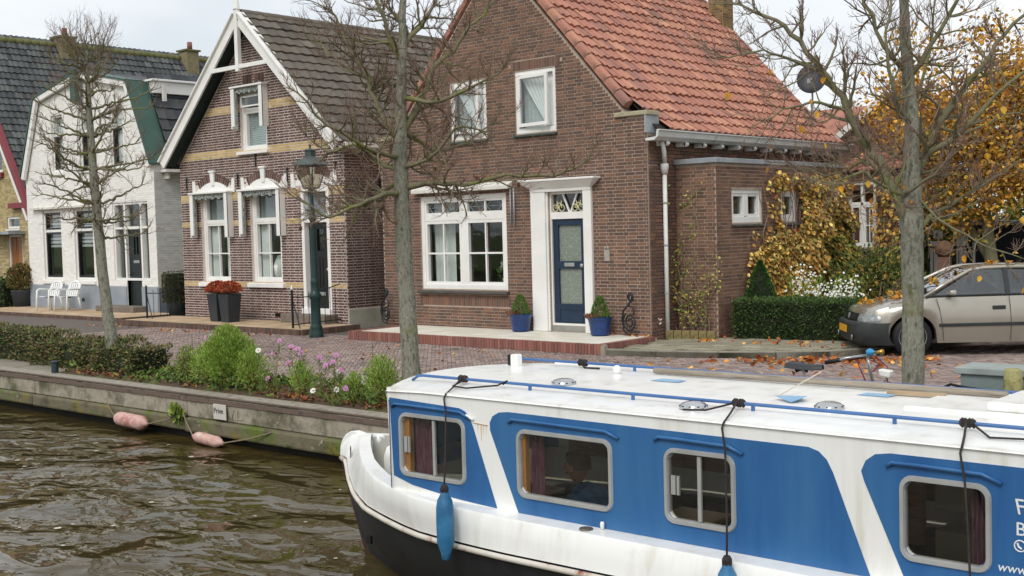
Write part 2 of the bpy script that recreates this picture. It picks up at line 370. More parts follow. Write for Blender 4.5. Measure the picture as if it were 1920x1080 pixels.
# ---- planting strip and path on the quay
soil = mat('bed_soil', ['#4a3a2c', '#5a4835', '#3a2e24'], 6, .95, .8, 40, vein=[('#55612f', 2.5, .52, .12), ('#7d4a2c', 9, .62, .08)])
g = MB(); rows = []
for i in range(90):
    X = -18.2+i*.14
    rows.append([(X, 9.33+j*.13, .0+(.05*math.sin(math.pi*j/9.5)+random.uniform(-.015, .02) if 0 < j < 10 else -.01)) for j in range(11)])
g.grid(rows); g.build('flower_bed', soil, kind='structure', smooth=True, fix=False)
g = MB(); g.box(-34, -18.2, 9.34, 10.62, -.05, -.004); g.build('quay_path', mat('path_concrete', ['#8d8778', '#7d786a'], 3, .95, .5, 60, vein=[('#5d6040', 2, .58, .15)]), kind='structure')
g = MB(); g.box(-5.7, 6, 9.34, 10.62, -.05, -.004); g.build('quay_path', MATS['path_concrete'], kind='structure')
# ================================================================== houses
def minus(iv, cuts):
    for a, b_ in cuts:
        out = []
        for u0, u1 in iv:
            if b_ <= u0 or a >= u1: out.append((u0, u1)); continue
            if a > u0+.002: out.append((u0, a))
            if b_ < u1-.002: out.append((b_, u1))
        iv = out
    return iv
def wall(par, P, U, zbr, ops, th, mt, name='wall'):
    zs = sorted(set([z for z in zbr]+[z for o in ops for z in o[2:] if zbr[0] < z < zbr[-1]])); g = MB()
    for za, zb in zip(zs[:-1], zs[1:]):
        e = 1e-5; (a0, a1), (b0, b1) = U(za+e), U(zb-e); zm = (za+zb)/2
        cuts = sorted((o[0], o[1]) for o in ops if o[2] < zm < o[3]); iv = minus([(min(a0, b0), max(a1, b1))], cuts)
        for k, (u0, u1) in enumerate(iv):
            l0, l1 = (a0, b0) if k == 0 else (u0, u0); r0, r1 = (a1, b1) if k == len(iv)-1 else (u1, u1)
            g.hexa([P(l0, 0, za), P(r0, 0, za), P(r0, -th, za), P(l0, -th, za), P(l1, 0, zb), P(r1, 0, zb), P(r1, -th, zb), P(l1, -th, zb)])
    return g.build(name, mt, par)
def courses(P, U, z0, z1, ops, ch=.0625, bl=.22, jt=.011, bands=()):
    out = []; i = 0; z = z0
    while z+ch <= z1+1e-6:
        (a0, a1), (b0, b1) = U(z+.001), U(z+ch-.001); u0, u1 = max(a0, b0), min(a1, b1)
        cuts = sorted((o[0], o[1]) for o in ops if o[2] < z+ch-.012 and o[3] > z+.012)
        bi = 1 if any(a <= z+ch/2 < b_ for a, b_ in bands) else 0
        if u1 > u0:
            for s0, s1 in minus([(u0, u1)], cuts):
                k = 0; u = math.floor(s0/bl)*bl+(bl/4 if i % 2 else 0)-(bl if i % 2 else 0)
                while u < s1:
                    L_ = bl if (i % 2 == 0 or k % 2 == 0) else bl/2
                    p, q = max(u, s0), min(u+L_, s1)
                    if q-p > .03: out.append((p+jt/2, q-jt/2, z+jt/2, z+ch-jt/2, bi, q-p > bl-.005))
                    u += L_; k += 1
        z += ch; i += 1
    return out
BCACHE = {}
def lay_bricks(par, P, key, blist, mt, n_ind, proud=.006, bl=.22, ch=.0625, jt=.011, band=None):
    """the bricks that show largest are pieces of their own, the rest one mesh"""
    full = [b for b in blist if b[5] and b[4] == 0]
    def dist(b): p = P((b[0]+b[1])/2, 0, (b[2]+b[3])/2); return p[0]**2+p[1]**2
    full.sort(key=dist); ind = set(map(id, full[:n_ind])); g = [MB(), MB()]
    a, c = (bl-jt)/2, (ch-jt)/2; O = Vector(P(0, 0, 0))
    if (key, mt.name) not in BCACHE:
        m = MB(); Q = lambda u, d, z: tuple(Vector(P(u, d, z))-O)
        m.add([Q(-a, -.01, -c), Q(a, -.01, -c), Q(a, -.01, c), Q(-a, -.01, c), Q(-a+.002, proud, -c+.002), Q(a-.002, proud, -c+.002), Q(a-.002, proud, c-.002), Q(-a+.002, proud, c-.002)],
              [(4, 5, 6, 7), (0, 1, 5, 4), (1, 2, 6, 5), (2, 3, 7, 6), (3, 0, 4, 7)]); BCACHE[(key, mt.name)] = m.mesh('brick', mt)
    me = BCACHE[(key, mt.name)]
    for b in blist:
        dd = random.uniform(-.002, .002)
        if id(b) in ind: inst('brick', me, P((b[0]+b[1])/2, dd, (b[2]+b[3])/2), par)
        else:
            pr = proud+dd
            g[b[4]].add([P(b[0], -.01, b[2]), P(b[1], -.01, b[2]), P(b[1], -.01, b[3]), P(b[0], -.01, b[3]), P(b[0], pr, b[2]), P(b[1], pr, b[2]), P(b[1], pr, b[3]), P(b[0], pr, b[3])],
                        [(4, 5, 6, 7), (0, 1, 5, 4), (1, 2, 6, 5), (2, 3, 7, 6), (3, 0, 4, 7)])
    if g[0].V: g[0].build('bricks', mt, par, kind='stuff', fix=False)
    if g[1].V: g[1].build('band_bricks', band, par, kind='stuff', fix=False)
def frame(g, P, u0, u1, z0, z1, w, d0, d1, wb=None):
    wb = w if wb is None else wb
    g.fb(P, u0, u0+w, d0, d1, z0, z1); g.fb(P, u1-w, u1, d0, d1, z0, z1)
    g.fb(P, u0+w, u1-w, d0, d1-.001, z1-w, z1); g.fb(P, u0+w, u1-w, d0, d1-.001, z0, z0+wb)
def window(par, P, u0, u1, z0, z1, w=.07, d=(-.16, -.04), bars=(), mt=None, sash=(), sill=None, silmat=None, name='window', gl=None, wb=None, sashm=None, pane=True):
    """outer frame, glazing bars, sashes (inner frames), a pane behind and a sill below"""
    mt = mt or white; g = MB(); frame(g, P, u0, u1, z0, z1, w, d[0], d[1], wb)
    for (a, b_, c, e) in bars: g.fb(P, a, b_, d[0]+.01, d[1]-.012, c, e)
    o = g.build(name, mt, par, bevel=.006)
    for (a, b_, c, e, sw) in sash:
        g = MB(); frame(g, P, a, b_, c, e, sw, d[0]+.02, d[1]-.018); g.build('sash', sashm or mt, o, bevel=.004)
    if pane: g = MB(); g.fb(P, u0+w*.5, u1-w*.5, d[0]+.03, d[0]+.036, z0+w*.5, z1-w*.5); g.build('pane', gl or glass, o)
    if sill:
        a, b_, c, e, dd = sill; g = MB(); g.hexa([P(a, -.12, c), P(b_, -.12, c), P(b_, dd, c), P(a, dd, c), P(a, -.12, e), P(b_, -.12, e), P(b_, dd, e-.03), P(a, dd, e-.03)]); g.build('sill', silmat or mt, o, bevel=.006)
    return o
def door(par, P, u0, u1, z0, z1, mt, panes=(), slot=None, knob=None, d=(-.14, -.09), paneM=None, panels=()):
    g = MB(); loops = [[(u0, z0), (u1, z0), (u1, z1), (u0, z1)]]+[[(a, c), (b_, c), (b_, e), (a, e)] for a, b_, c, e in panes]
    g.sheet(loops, P, d[0], d[1])
    for a, b_, c, e in panels: frame(g, P, a, b_, c, e, .03, d[1]-.001, d[1]+.012)
    o = g.build('door', mt, par, bevel=.005)
    for a, b_, c, e in panes:
        g = MB(); g.fb(P, a-.005, b_+.005, d[0]+.01, d[0]+.02, c-.005, e+.005); g.build('pane', paneM or glass, o)
    if slot: g = MB(); g.fb(P, *slot[:2], d[1]+.001, d[1]+.012, *slot[2:]); g.build('letter_slot', mat('steel_plate', ['#b7b9b8', '#a7a9a8'], 5, .35, metal=.6), o, bevel=.004)
    if knob: g = MB(); c = Vector(P(knob[0], d[1]+.04, knob[1])); g.lathe([(.01, -.04), (.012, 0), (.035, .008), (.04, .025), (.02, .04)], c, 12, axis=Vector(P(0, 1, 0))-Vector(P(0, 0, 0))); g.build('handle', MATS['steel_plate'], o, smooth=True)
    return o
def pantile(tw, tl, amp, mt, name='roof_tile'):
    n = 8; g = MB(); ov = tl*1.18
    def zz(t): return amp*(math.sin(2*math.pi*(t-.1))*.6+.4*math.cos(2*math.pi*t)) if amp > .012 else amp*math.cos(2*math.pi*t)
    us = [(i/n-.5)*tw*1.04 for i in range(n+1)]
    top = [[(u, v, zz(i/n)+h) for i, u in enumerate(us)] for v, h in ((0, .045), (ov, .0))]
    bot = [(u, 0, zz(i/n)+.045-.035) for i, u in enumerate(us)]
    g.grid([bot]+top); return g.mesh(name, mt, smooth=False, fix=False)
def tile_roof(par, prof, y0, y1, tw, tl, amp, mt, n_ind=300, sgn=1, clip=None, name='roof_tile', deck=None):
    """rows of tiles up a roof profile of (x, z) points, running along y"""
    pts = [Vector((p[0], 0, p[1])) for p in prof]; seg = [(pts[i+1]-pts[i]) for i in range(len(pts)-1)]; Ls = [s.length for s in seg]; tot = sum(Ls)
    me = pantile(tw, tl, amp, mt, name); base = np.array([v.co for v in me.vertices]); fs = [tuple(p.vertices) for p in me.polygons]
    items = []; s = 0; r = 0
    while s < tot-.08:
        q = s; i = 0
        while i < len(Ls)-1 and q > Ls[i]: q -= Ls[i]; i += 1
        up = seg[i].normalized(); al = Vector((0, 1, 0)); nm = al.cross(up)
        if nm.z < 0: nm = -nm; 
        o = pts[i]+up*q; n = int((y1-y0)/tw)
        for k in range(n):
            y = y0+(k+.5)*tw; p = o+Vector((0, y, 0))+nm*.02
            if clip and not clip(p): continue
            jx = Vector((random.uniform(-.006, .006), random.uniform(-.006, .006), random.uniform(-.005, .005)))
            items.append((p+jx, al, up, nm, random.uniform(-.012, .012)))
        s += tl; r += 1
    items.sort(key=lambda t_: t_[0].x**2+t_[0].y**2+(t_[0].z-2)**2)
    V = []; F = []; k = 0; nb = len(base)
    rp = par
    if deck:
        g = MB(); lo = [(p.x, y0, p.z-.03) for p in pts]; hi = [(p.x, y1, p.z-.03) for p in pts]; g.grid([lo, hi]); rp = g.build('roof', deck, par, fix=False)
    for idx, (p, al, up, nm, tw_) in enumerate(items):
        M3 = Matrix((al, up, nm)).transposed()
        if idx < n_ind:
            o = bpy.data.objects.new(name, me); COL.objects.link(o); o.matrix_world = Matrix.Translation(p) @ (M3 @ Matrix.Rotation(tw_, 3, 'Z')).to_4x4(); child(o, rp)
        else:
            A = np.array(M3); w = base@A.T+np.array(p); V += [tuple(v) for v in w]; F += [tuple(i+k*nb for i in f) for f in fs]; k += 1
    if V:
        m2 = bpy.data.meshes.new(name+'s'); m2.from_pydata(V, [], F); m2.materials.append(mt); m2.update(); o = bpy.data.objects.new(name+'s', m2); COL.objects.link(o); child(o, rp); tag(o, kind='stuff')
    return rp
roofred = mat('clay_pantile', ['#a86e5a'], 3, .8, .25, 50, isl=.10, islcols=['#b07b69', '#aa7564', '#b5826d', '#a57466', '#ba8870', '#ad7968', '#9c7267'], spec=.25, vein=[('#6e5a50', 1.5, .53, .16), ('#6a5850', 4, .6, .08), ('#8a7a58', 5, .66, .1)])
roofgrey = mat('grey_tile', ['#625d57'], 3, .9, .3, 50, isl=.14, islcols=['#67625a', '#5d5850', '#6d675e', '#635d53'], spec=.2, vein=[('#66614a', 2.2, .58, .14), ('#7a6a60', 6, .66, .1)])
roofdark = mat('dark_slate_tile', ['#33363a'], 3, .6, .2, 50, isl=.2, islcols=['#34373c', '#2c2f34', '#3d4045', '#46484a'], spec=.4, vein=[('#6f7377', 7, .64, .08)])
roofglz = mat('glazed_dark_tile', ['#454849'], 3, .6, .2, 50, isl=.2, islcols=['#46494a', '#3c4041', '#525556', '#585c5a'], spec=.4, vein=[('#60625a', 3, .62, .14)])
deckm = mat('roof_deck', ['#2a2522'], 3, .9)
roomm = mat('room_wall', ['#a39c90', '#8f897f'], 2, .9); floorm = mat('room_floor', ['#5a4a3c'], 2, .9)
curt = mat('net_curtain', ['#e6e8e6', '#f0f1ef'], 12, .9, .3, 20, stretch=(6, 6, .3))
stone = mat('cap_stone', ['#a19a82', '#b0a88e'], 5, .9, .4, 60, vein=[('#6f6b4a', 4, .56, .14)])
darkblue = mat('door_navy', ['#1c2d40', '#21354b'], 3, .4)
frost = mat('frosted_pane', ['#8d958a', '#6f786e', '#a3aa9e'], 45, .35, .6, 90, spec=.5)
def body(par, x0, x1, y0, y1, zt, name='rear_walls', mt=None, left=True):
    """plain side and back walls, floor and ceiling that close a house"""
    g = MB(); g.box(x0, x0+.25, y0+.31, y1, 0, zt) if left else None; g.box(x1-.3, x1-.02, y0+.31, y1, 0, zt); g.box(x0+.25, x1-.3, y1-.25, y1, 0, zt)
    o = g.build(name, mt or mortar3, par)
    g = MB(); g.box(x0+.26, x1-.31, y0+.31, y1-.26, .02, .1); g.build('floor', floorm, par)
    g = MB(); g.box(x0+.26, x1-.31, y0+.31, y1-.26, 3.2, 3.4); g.build('ceiling', roomm, par)
    g = MB(); g.box(x0+.26, x1-.31, y0+3.3, y0+3.4, .1, 3.2); g.build('partition', roomm, par)
    return o
def curtain(par, P, u0, u1, z0, z1, d, folds=6, amp=.02, shape=None, mt=None, name='curtain'):
    rows = []
    for j in range(9):
        t = j/8; z = z0+(z1-z0)*t; a, b_ = shape(t) if shape else (u0, u1)
        rows.append([P(a+(b_-a)*i/40, d+amp*math.sin(i/40*folds*2*math.pi), z) for i in range(41)])
    g = MB(); g.grid(rows); return g.build(name, mt or curt, par, smooth=True, fix=False)

# ------------------------------------------------ brown brick house with the red roof
H3 = thing('brick_house', 'brown brick house with orange pantile roof, navy door and white door surround', 'house', (-15.5, 17.2, 0))
P3 = FY(17.2)
def U3(z):
    if z < 4.06: return (-18.95, -12.05)
    return (-18.95+(z-3.62)/1.09, -12.05-(z-3.62)/1.09)
ops3 = [(-17.79, -15.40, .94, 2.84), (-14.32, -13.47, .18, 2.80), (-16.83, -15.85, 3.93, 5.08), (-15.09, -14.09, 3.94, 5.12)]
w3 = wall(H3, P3, U3, [0, 4.06, 7.38], ops3, .3, mortar3)
bl3 = courses(P3, U3, .02, 7.36, ops3, jt=.014)
sold = [(-16.93, -15.75, 5.09, 5.28), (-15.19, -13.99, 5.13, 5.32), (-17.85, -15.34, .60, .79)]
bl3 = [b for b in bl3 if not any(s[0] < (b[0]+b[1])/2 < s[1] and s[2] < (b[2]+b[3])/2 < s[3] for s in sold)]
lay_bricks(w3, P3, 'y', bl3, brick3, 300, jt=.014)
for s in sold[:2]:                                      # soldier courses over the upper windows, upright band under the big one
    u = s[0]
    g0 = MB().add([(-.027, -.006, -.085), (.027, -.006, -.085), (.027, -.006, .085), (-.027, -.006, .085), (-.027, .01, -.085), (.027, .01, -.085), (.027, .01, .085), (-.027, .01, .085)], [(0, 1, 2, 3), (0, 1, 5, 4), (1, 2, 6, 5), (2, 3, 7, 6), (3, 0, 4, 7)]).mesh('soldier_brick', brick3)
    while u < s[1]: inst('soldier_brick', g0, (u+.03, 17.2, (s[2]+s[3])/2), w3); u += .0645
u = sold[2][0]
while u < sold[2][1]: inst('soldier_brick', g0, (u+.03, 17.2, .695), w3); u += .0645
body(H3, -18.95, -12.05, 17.2, 24.45, 3.7)
g = MB(); g.sheet([[(-18.95, 3.7), (-12.05, 3.7), (-15.5, 7.38)]], FY(24.45), -.02, .2); g.build('rear_gable', mortar3, H3)
PS3 = FX(-12.05)
lay_bricks(w3, FX(-12.03), 'x', courses(FX(-12.03), lambda z: (17.22, 24.4), 3.2, 3.75, [])+courses(FX(-12.03), lambda z: (17.22, 18.04), .05, 3.2, []), brick3, 0)
# roof
prof3 = [(-11.84, 3.78), (-12.2, 4.09), (-12.6, 4.47), (-15.5, 7.58)]
tile_roof(H3, prof3, 17.34, 24.5, .224, .29, .04, roofred, 300, deck=deckm, clip=lambda p: not (p.y < 17.47 and p.x > -12.08))
g = MB(); g.grid([[(-19.2, 17.3, 3.7), (-15.5, 17.3, 7.56)], [(-19.2, 24.5, 3.7), (-15.5, 24.5, 7.56)]]); g.build('roof_left_slope', roofred, H3, fix=False)
g = MB()
for i in range(24): y = 17.25+i*.305; g.lathe([(.12, 0), (.125, .28), (.105, .33)], (-15.5, y, 7.55), 8, axis=(0, 1, 0))
g.build('ridge_tiles', roofred, H3, smooth=True)
vm = MB(); vm.grid([[(-.02, .13, -.02), (-.02, -.13, -.02)][::1]]) if False else None
def verge_piece():
    g = MB(); L_ = .36
    pr = [(.12, -.05), (.12, .03), (.10, .07), (.03, .10), (-.05, .085), (-.075, .04), (-.075, -.09), (-.055, -.09)]   # (across y-, up normal)
    g.grid([[(0, -a+.0, h) for a, h in pr], [(L_, -a*.9, h*.92-.015) for a, h in pr]], close=True)
    g.add([(0, -a, h) for a, h in pr], [tuple(range(8))]); return g.mesh('verge_tile', roofred, fix=True)
vme = verge_piece()
for sg in (1, -1):
    a = Vector((-15.5+sg*2.98, 17.3, 4.26)); b_ = Vector((-15.5+sg*.02, 17.3, 7.52)); d = (b_-a); n = int(d.length/.32); d.normalize(); al = Vector((0, 1, 0)); nm = d.cross(al); nm = nm if nm.z > 0 else -nm
    for i in range(n+1):
        o = bpy.data.objects.new('verge_tile', vme); COL.objects.link(o)
        o.matrix_world = Matrix.Translation(a+d*i*.32+nm*.03) @ Matrix((d, al, nm)).transposed().to_4x4(); child(o, H3)
g = MB(); g.fb(P3, -12.72, -12.0, -.32, .06, 4.06, 4.14); g.build('kneeler_cap', stone, H3, bevel=.012)
g = MB(); g.fb(P3, -19.0, -18.3, -.32, .06, 4.06, 4.14); g.build('kneeler_cap', stone, H3, bevel=.012)
g = MB(); g.box(-12.05, -12.03, 17.0+.13, 17.55, 3.75, 4.06); g.build('flashing', zinc, H3)
# gutter on brackets
gutm = mat('gutter_paint', ['#cccfcc', '#d8dad7'], 3, .5, .05, 20, vein=[('#8f918c', 5, .6, .12)])
g = MB(); sec = [(-12.0, 3.60), (-11.82, 3.60), (-11.74, 3.66), (-11.72, 3.76), (-11.69, 3.76), (-11.69, 3.78), (-11.76, 3.78), (-11.78, 3.66), (-12.0, 3.64)]
g.grid([[(x, 17.08, z) for x, z in sec], [(x, 24.5, z) for x, z in sec]], close=True); g.add([(x, 17.08, z) for x, z in sec], [tuple(range(len(sec)))]); g.build('gutter', gutm, H3)
for i in range(12):
    y = 17.5+i*.6; g = MB(); g.box(-12.03, -11.83, y-.04, y+.04, 3.52, 3.598); g.lathe([(.0, -.04), (.035, -.04), (.035, .04), (0, .04)], (-11.83, y, 3.562), 10, axis=(0, 1, 0)); g.build('gutter_bracket', white, H3)
brickC = brick_mat('brick_chimney', ['#7d6a4c', '#8a7654', '#6d5d45'], .12, vein=[('#a0803e', 4, .56, .1)])
# chimney
ch = MB(); ch.box(-14.98, -14.6, 23.95, 24.42, 6.3, 8.3); cho = ch.build('chimney', mortar3, H3)
lay_bricks(cho, FY(23.95), 'y', courses(FY(23.95), lambda z: (-14.98, -14.6), 6.3, 8.3, []), brickC, 0); lay_bricks(cho, FX(-14.6), 'x', courses(FX(-14.6), lambda z: (23.95, 24.42), 6.3, 8.3, []), brickC, 0)
# big front window
o = window(H3, P3, -17.79, -15.40, .94, 2.84, .09, (-.14, -.02), [(-16.66, -16.53, 1.03, 2.75), (-17.70, -16.66, 2.33, 2.45), (-16.53, -15.49, 2.33, 2.45)],
    sash=[(-17.70, -16.66, 1.03, 2.33, .06), (-16.53, -15.49, 1.03, 2.33, .06), (-17.70, -16.66, 2.45, 2.75, .05), (-16.53, -15.49, 2.45, 2.75, .05)], sill=(-17.86, -15.35, .86, .935, .10), silmat=mat('dark_sill', ['#4b4843', '#5a564f'], 5, .8, .2), wb=.1)
for (a, b_) in ((-17.64, -16.72), (-16.47, -15.55)):
    m_ = (a+b_)/2; g = MB(); g.fb(P3, m_-.017, m_+.017, -.10, -.05, 1.09, 2.27); g.fb(P3, a, b_, -.099, -.051, 1.65, 1.685); g.fb(P3, m_-.017, m_+.017, -.10, -.05, 2.5, 2.7); g.build('muntin', white, o)
    g = MB()
    for c in (a+.23, m_+.23):                            # leaded lights in the top panes
        for dx, dz, ex, ez in ((-.2, 0, .2, 0), (-.2, 0, -.1, .09), (-.2, 0, -.1, -.09), (.2, 0, .1, .09), (.2, 0, .1, -.09)): g.bar(P3(c+dx, -.085, 2.6+dz), P3(c+ex, -.085, 2.6+ez), .008, .012, (0, 1, 0))
    g.build('leading', zinc, o)
curtain(H3, P3, -17.7, -17.1, 1.0, 2.75, -.32, 5)
pr = thing('flower_pot', 'cream pot on the big window sill, left of the centre post', 'plant pot', (-16.78, 17.52, 1.0))
potc = mat('cream_pot', ['#d3c79b', '#c7b98a'], 4, .5); leafg = mat('house_plant_leaf', ['#3f5a2c', '#557038'], 8, .6, isl=.25)
g = MB(); g.lathe([(.055, 0), (.085, .24), (.09, .25), (.08, .25), (.07, .2)], (-16.78, 17.52, 1.0), 14); g.build('pot', potc, pr, smooth=True)
def leaf_ball(c, r, n, size, flat=1.0, seed=1, up=.3):
    g = MB(); R_ = random.Random(seed); c = Vector(c)
    for _ in range(n):
        v = Vector((R_.gauss(0, 1), R_.gauss(0, 1), R_.gauss(0, 1)*flat)); v = v/max(v.length, .01)*(R_.random()**.4); v = Vector((v.x*r[0], v.y*r[1], v.z*r[2]))
        leaf_quad(g, c+v, v.normalized()+Vector((R_.uniform(-.6, .6), R_.uniform(-.6, .6), R_.uniform(-.3, .6)+up)), size*R_.uniform(.6, 1.3), R_)
    return g
def leaf_quad(g, p, d, s, R_=random, wid=.6):
    d = d.normalized() if d.length > 1e-6 else Vector((0, 0, 1)); sd = d.orthogonal().normalized(); sd.rotate(Matrix.Rotation(R_.uniform(0, 6.28), 3, d)); up = d.cross(sd)
    if s > .055 and wid > .4:      # bigger leaves get a rounded outline with a folded midrib
        h = up*s*.09; m_ = p+d*s*.5-h*.4; g.add([p, p+d*s*.28+sd*s*wid*.46+h, p+d*s*.66+sd*s*wid*.40+h, p+d*s, p+d*s*.66-sd*s*wid*.40+h, p+d*s*.28-sd*s*wid*.46+h, m_], [(0, 1, 6), (1, 2, 6), (2, 3, 6), (3, 4, 6), (4, 5, 6), (5, 0, 6)]); return
    a = p; b_ = p+d*s*.5+sd*s*wid/2+up*s*.06; c = p+d*s; e = p+d*s*.5-sd*s*wid/2+up*s*.06
    g.add([a, b_, c, e], [(0, 1, 2), (0, 2, 3)])
leaf_ball((-16.78, 17.52, 1.4), (.12, .12, .18), 40, .1, seed=3).build('leaves', leafg, pr, fix=False)
p2 = copy_thing(pr, (.85, 0, 0), 'cream pot on the big window sill, right of the centre post')
orch = thing('orchid', 'white orchid standing in the right corner of the big window', 'house plant', (-15.72, 17.5, 1.0))
g = MB(); g.lathe([(.05, 0), (.07, .16), (.06, .16)], (-15.72, 17.5, 1.0), 12); g.build('pot', potc, orch, smooth=True)
leaf_ball((-15.72, 17.5, 1.42), (.1, .06, .1), 26, .09, seed=9).build('petals', mat('petal_white', ['#e4e4dc', '#d0d4c8'], 9, .6), orch, fix=False); leaf_ball((-15.72, 17.5, 1.25), (.1, .1, .15), 30, .12, seed=8).build('leaves', leafg, orch, fix=False)
# blind box over the window and its guide rods
g = MB(); g.hexa([P3(-17.9, 0, 2.92), P3(-15.22, 0, 2.92), P3(-15.22, .16, 2.90), P3(-17.9, .16, 2.90), P3(-17.9, 0, 3.06), P3(-15.22, 0, 3.06), P3(-15.22, .16, 2.98), P3(-17.9, .16, 2.98)]); o = g.build('awning_box', whiteold, H3, bevel=.012)
for a in (-15.24, -15.15): g = MB(); g.tube([P3(a, .05, 2.2), P3(a, .05, 2.92)], .016, 8); g.build('guide_rod', zinc, o, smooth=True)
# upper windows: tilted casements with net curtains
for (a, b_, c, e) in (ops3[2], ops3[3]):
    o = window(H3, P3, a, b_, c, e, .075, (-.12, -.015), sill=(a-.03, b_+.03, c-.07, c-.003, .07), silmat=mat('green_sill', ['#46544d', '#3c4843'], 5, .7), wb=.1, pane=False)
    ang = rad(6); hg = a+.09
    Pt = lambda u, d, z, hg=hg: P3(hg+(u-hg)*math.cos(ang)-(d)*math.sin(ang)*0, d+(u-hg)*math.sin(ang), z)
    g = MB(); frame(g, Pt, a+.08, b_-.12, c+.12, e-.085, .065, -.03, .025); s_ = g.build('sash', white, o, bevel=.005)
    g = MB(); g.fb(Pt, a+.13, b_-.17, -.005, 0, c+.17, e-.14); g.build('pane', glass, s_)
    w_ = b_-a
    curtain(o, P3, a, b_, c+.12, e-.08, -.10, 8, .012, shape=lambda t, a=a, b_=b_, w_=w_: (a+.62*w_-.56*w_*(max(0, t-.15)/.85)**.9, b_-.1*w_-.04*w_*(1-t)))
    curtain(o, P3, a+.05, b_-.05, c+.1, e-.05, -.2, 10, .01, mt=mat('grey_light_sheer', ['#b4bcbc', '#c4cbcb'], 12, .9))  # added backing sheet; its grey stands in for the light in the room
# door surround, door, fanlight with two little bicycles
g = MB(); g.fb(P3, -14.72, -14.36, .004, .075, .18, 2.80); g.fb(P3, -14.40, -14.33, -.1, .03, .18, 2.8); g.fb(P3, -13.46, -13.27, .004, .075, .18, 2.80); g.fb(P3, -14.72, -13.27, .004, .085, 2.80, 2.86)
g.hexa([P3(-14.72, .003, 2.86), P3(-13.27, .003, 2.86), P3(-13.27, .085, 2.86), P3(-14.72, .085, 2.86), P3(-14.9, .003, 3.0), P3(-13.1, .003, 3.0), P3(-13.1, .22, 3.0), P3(-14.9, .22, 3.0)]); g.fb(P3, -14.92, -13.08, .003, .235, 3.0, 3.04)
sur = g.build('door_surround', white, H3, bevel=.01)
g = MB(); frame(g, P3, -14.335, -13.46, .29, 2.8, .045, -.13, -.03); g.fb(P3, -14.29, -13.5, -.12, -.025, 2.29, 2.42)
for q in (-1, 1): g.bar(P3(-13.86+q*.02, -.07, 2.42), P3(-13.86+q*.17, -.07, 2.76), .03, .03, (0, 1, 0))
g.build('door_frame', white, sur)
g = MB(); g.fb(P3, -14.29, -13.5, -.11, -.105, 2.42, 2.76); g.build('fanlight', glass, sur)
cyc = mat('cream_cutout', ['#dcd6ac', '#cfc99c'], 5, .6)
for cx in (-14.12, -13.66):
    g = MB()
    for q in (-.075, .075): g.lathe([(.055, -.006), (.068, -.006), (.068, .006), (.055, .006)], P3(cx+q, -.05, 2.495), 14, axis=(0, 1, 0), ring=True)
    for a_, b2 in (((-.075, 0), (-.03, .09)), ((-.03, .09), (.06, .09)), ((.06, .09), (.075, 0)), ((-.03, .09), (0, 0)), ((0, 0), (-.075, 0)), ((0, 0), (.06, .09)), ((.06, .09), (.065, .14)), ((-.04, .13), (-.03, .09))): g.tube([P3(cx+a_[0], -.05, 2.495+a_[1]), P3(cx+b2[0], -.05, 2.495+b2[1])], .008, 6)
    g.build('bicycle_cutout', cyc, sur)
door(H3, P3, -14.285, -13.51, .30, 2.285, darkblue, [(-14.16, -13.62, 1.50, 2.17), (-14.16, -13.62, .70, 1.36)], (-14.02, -13.78, 1.40, 1.47), (-13.57, 1.42), (-.12, -.06), frost, [(-14.18, -13.6, .36, .62)])
g = MB(); g.fb(P3, -14.34, -13.45, -.2, -.02, .175, .295); g.build('threshold', mat('blue_stone', ['#8a8a84', '#9a9a92'], 5, .8, .2), H3)
hm = thing('house_number_plate', 'small grey house number plate with two birds on the brick wall', 'number plate', (-12.97, 17.19, 1.6))
g = MB(); g.fb(P3, -13.03, -12.91, .008, .022, 1.50, 1.71); pl = g.build('plate', mat('plate_grey', ['#aaa79c', '#98958a'], 6, .6), hm, bevel=.004)
for q in (-.03, .03): g = MB(); g.lathe([(0, -.03), (.02, -.015), (.024, .01), (.014, .03), (0, .035)], P3(-12.97+q, .02, 1.735), 8); g.build('bird', MATS['plate_grey'], hm, smooth=True)
# terrace: pale tiles edged with red brick on edge
terr = MB().box(-18.26, -11.92, 15.56, 17.19, -.02, .15).build('terrace', mortar3, H3)
tl_m = mat('terrace_tile', ['#d9d4c5'], 4, .6, .05, 40, isl=.04, islcols=['#dcd7c9', '#d5cfbf', '#e0dbce'], spec=.35)
tme = MB().box(-.147, .147, -.147, .147, -.01, .018).mesh('terrace_tile', tl_m)
for i in range(20):
    for j in range(5): inst('terrace_tile', tme, (-18.02+.15+i*.298, 15.68+.15+j*.298, .157), terr)
rb = MB().box(-.0275, .0275, -.0, .105, -.085, .085).mesh('edge_brick', brickR)
for i in range(97): inst('edge_brick', rb, (-18.24+i*.0655, 15.545+random.uniform(-.004, .004), .09), terr, (random.uniform(-.02, .02), 0, random.uniform(-.03, .03)))
for i in range(24): inst('edge_brick', rb, (-11.915, 15.60+i*.0655, .09), terr, (0, 0, rad(90)))
for i in range(24): inst('edge_brick', rb, (-18.27, 15.66+i*.0655, .09), terr, (0, 0, rad(-90)))
g = MB(); g.box(-11.90, -11.82, 15.53, 15.62, -.02, .175); g.build('corner_post', conc, terr)
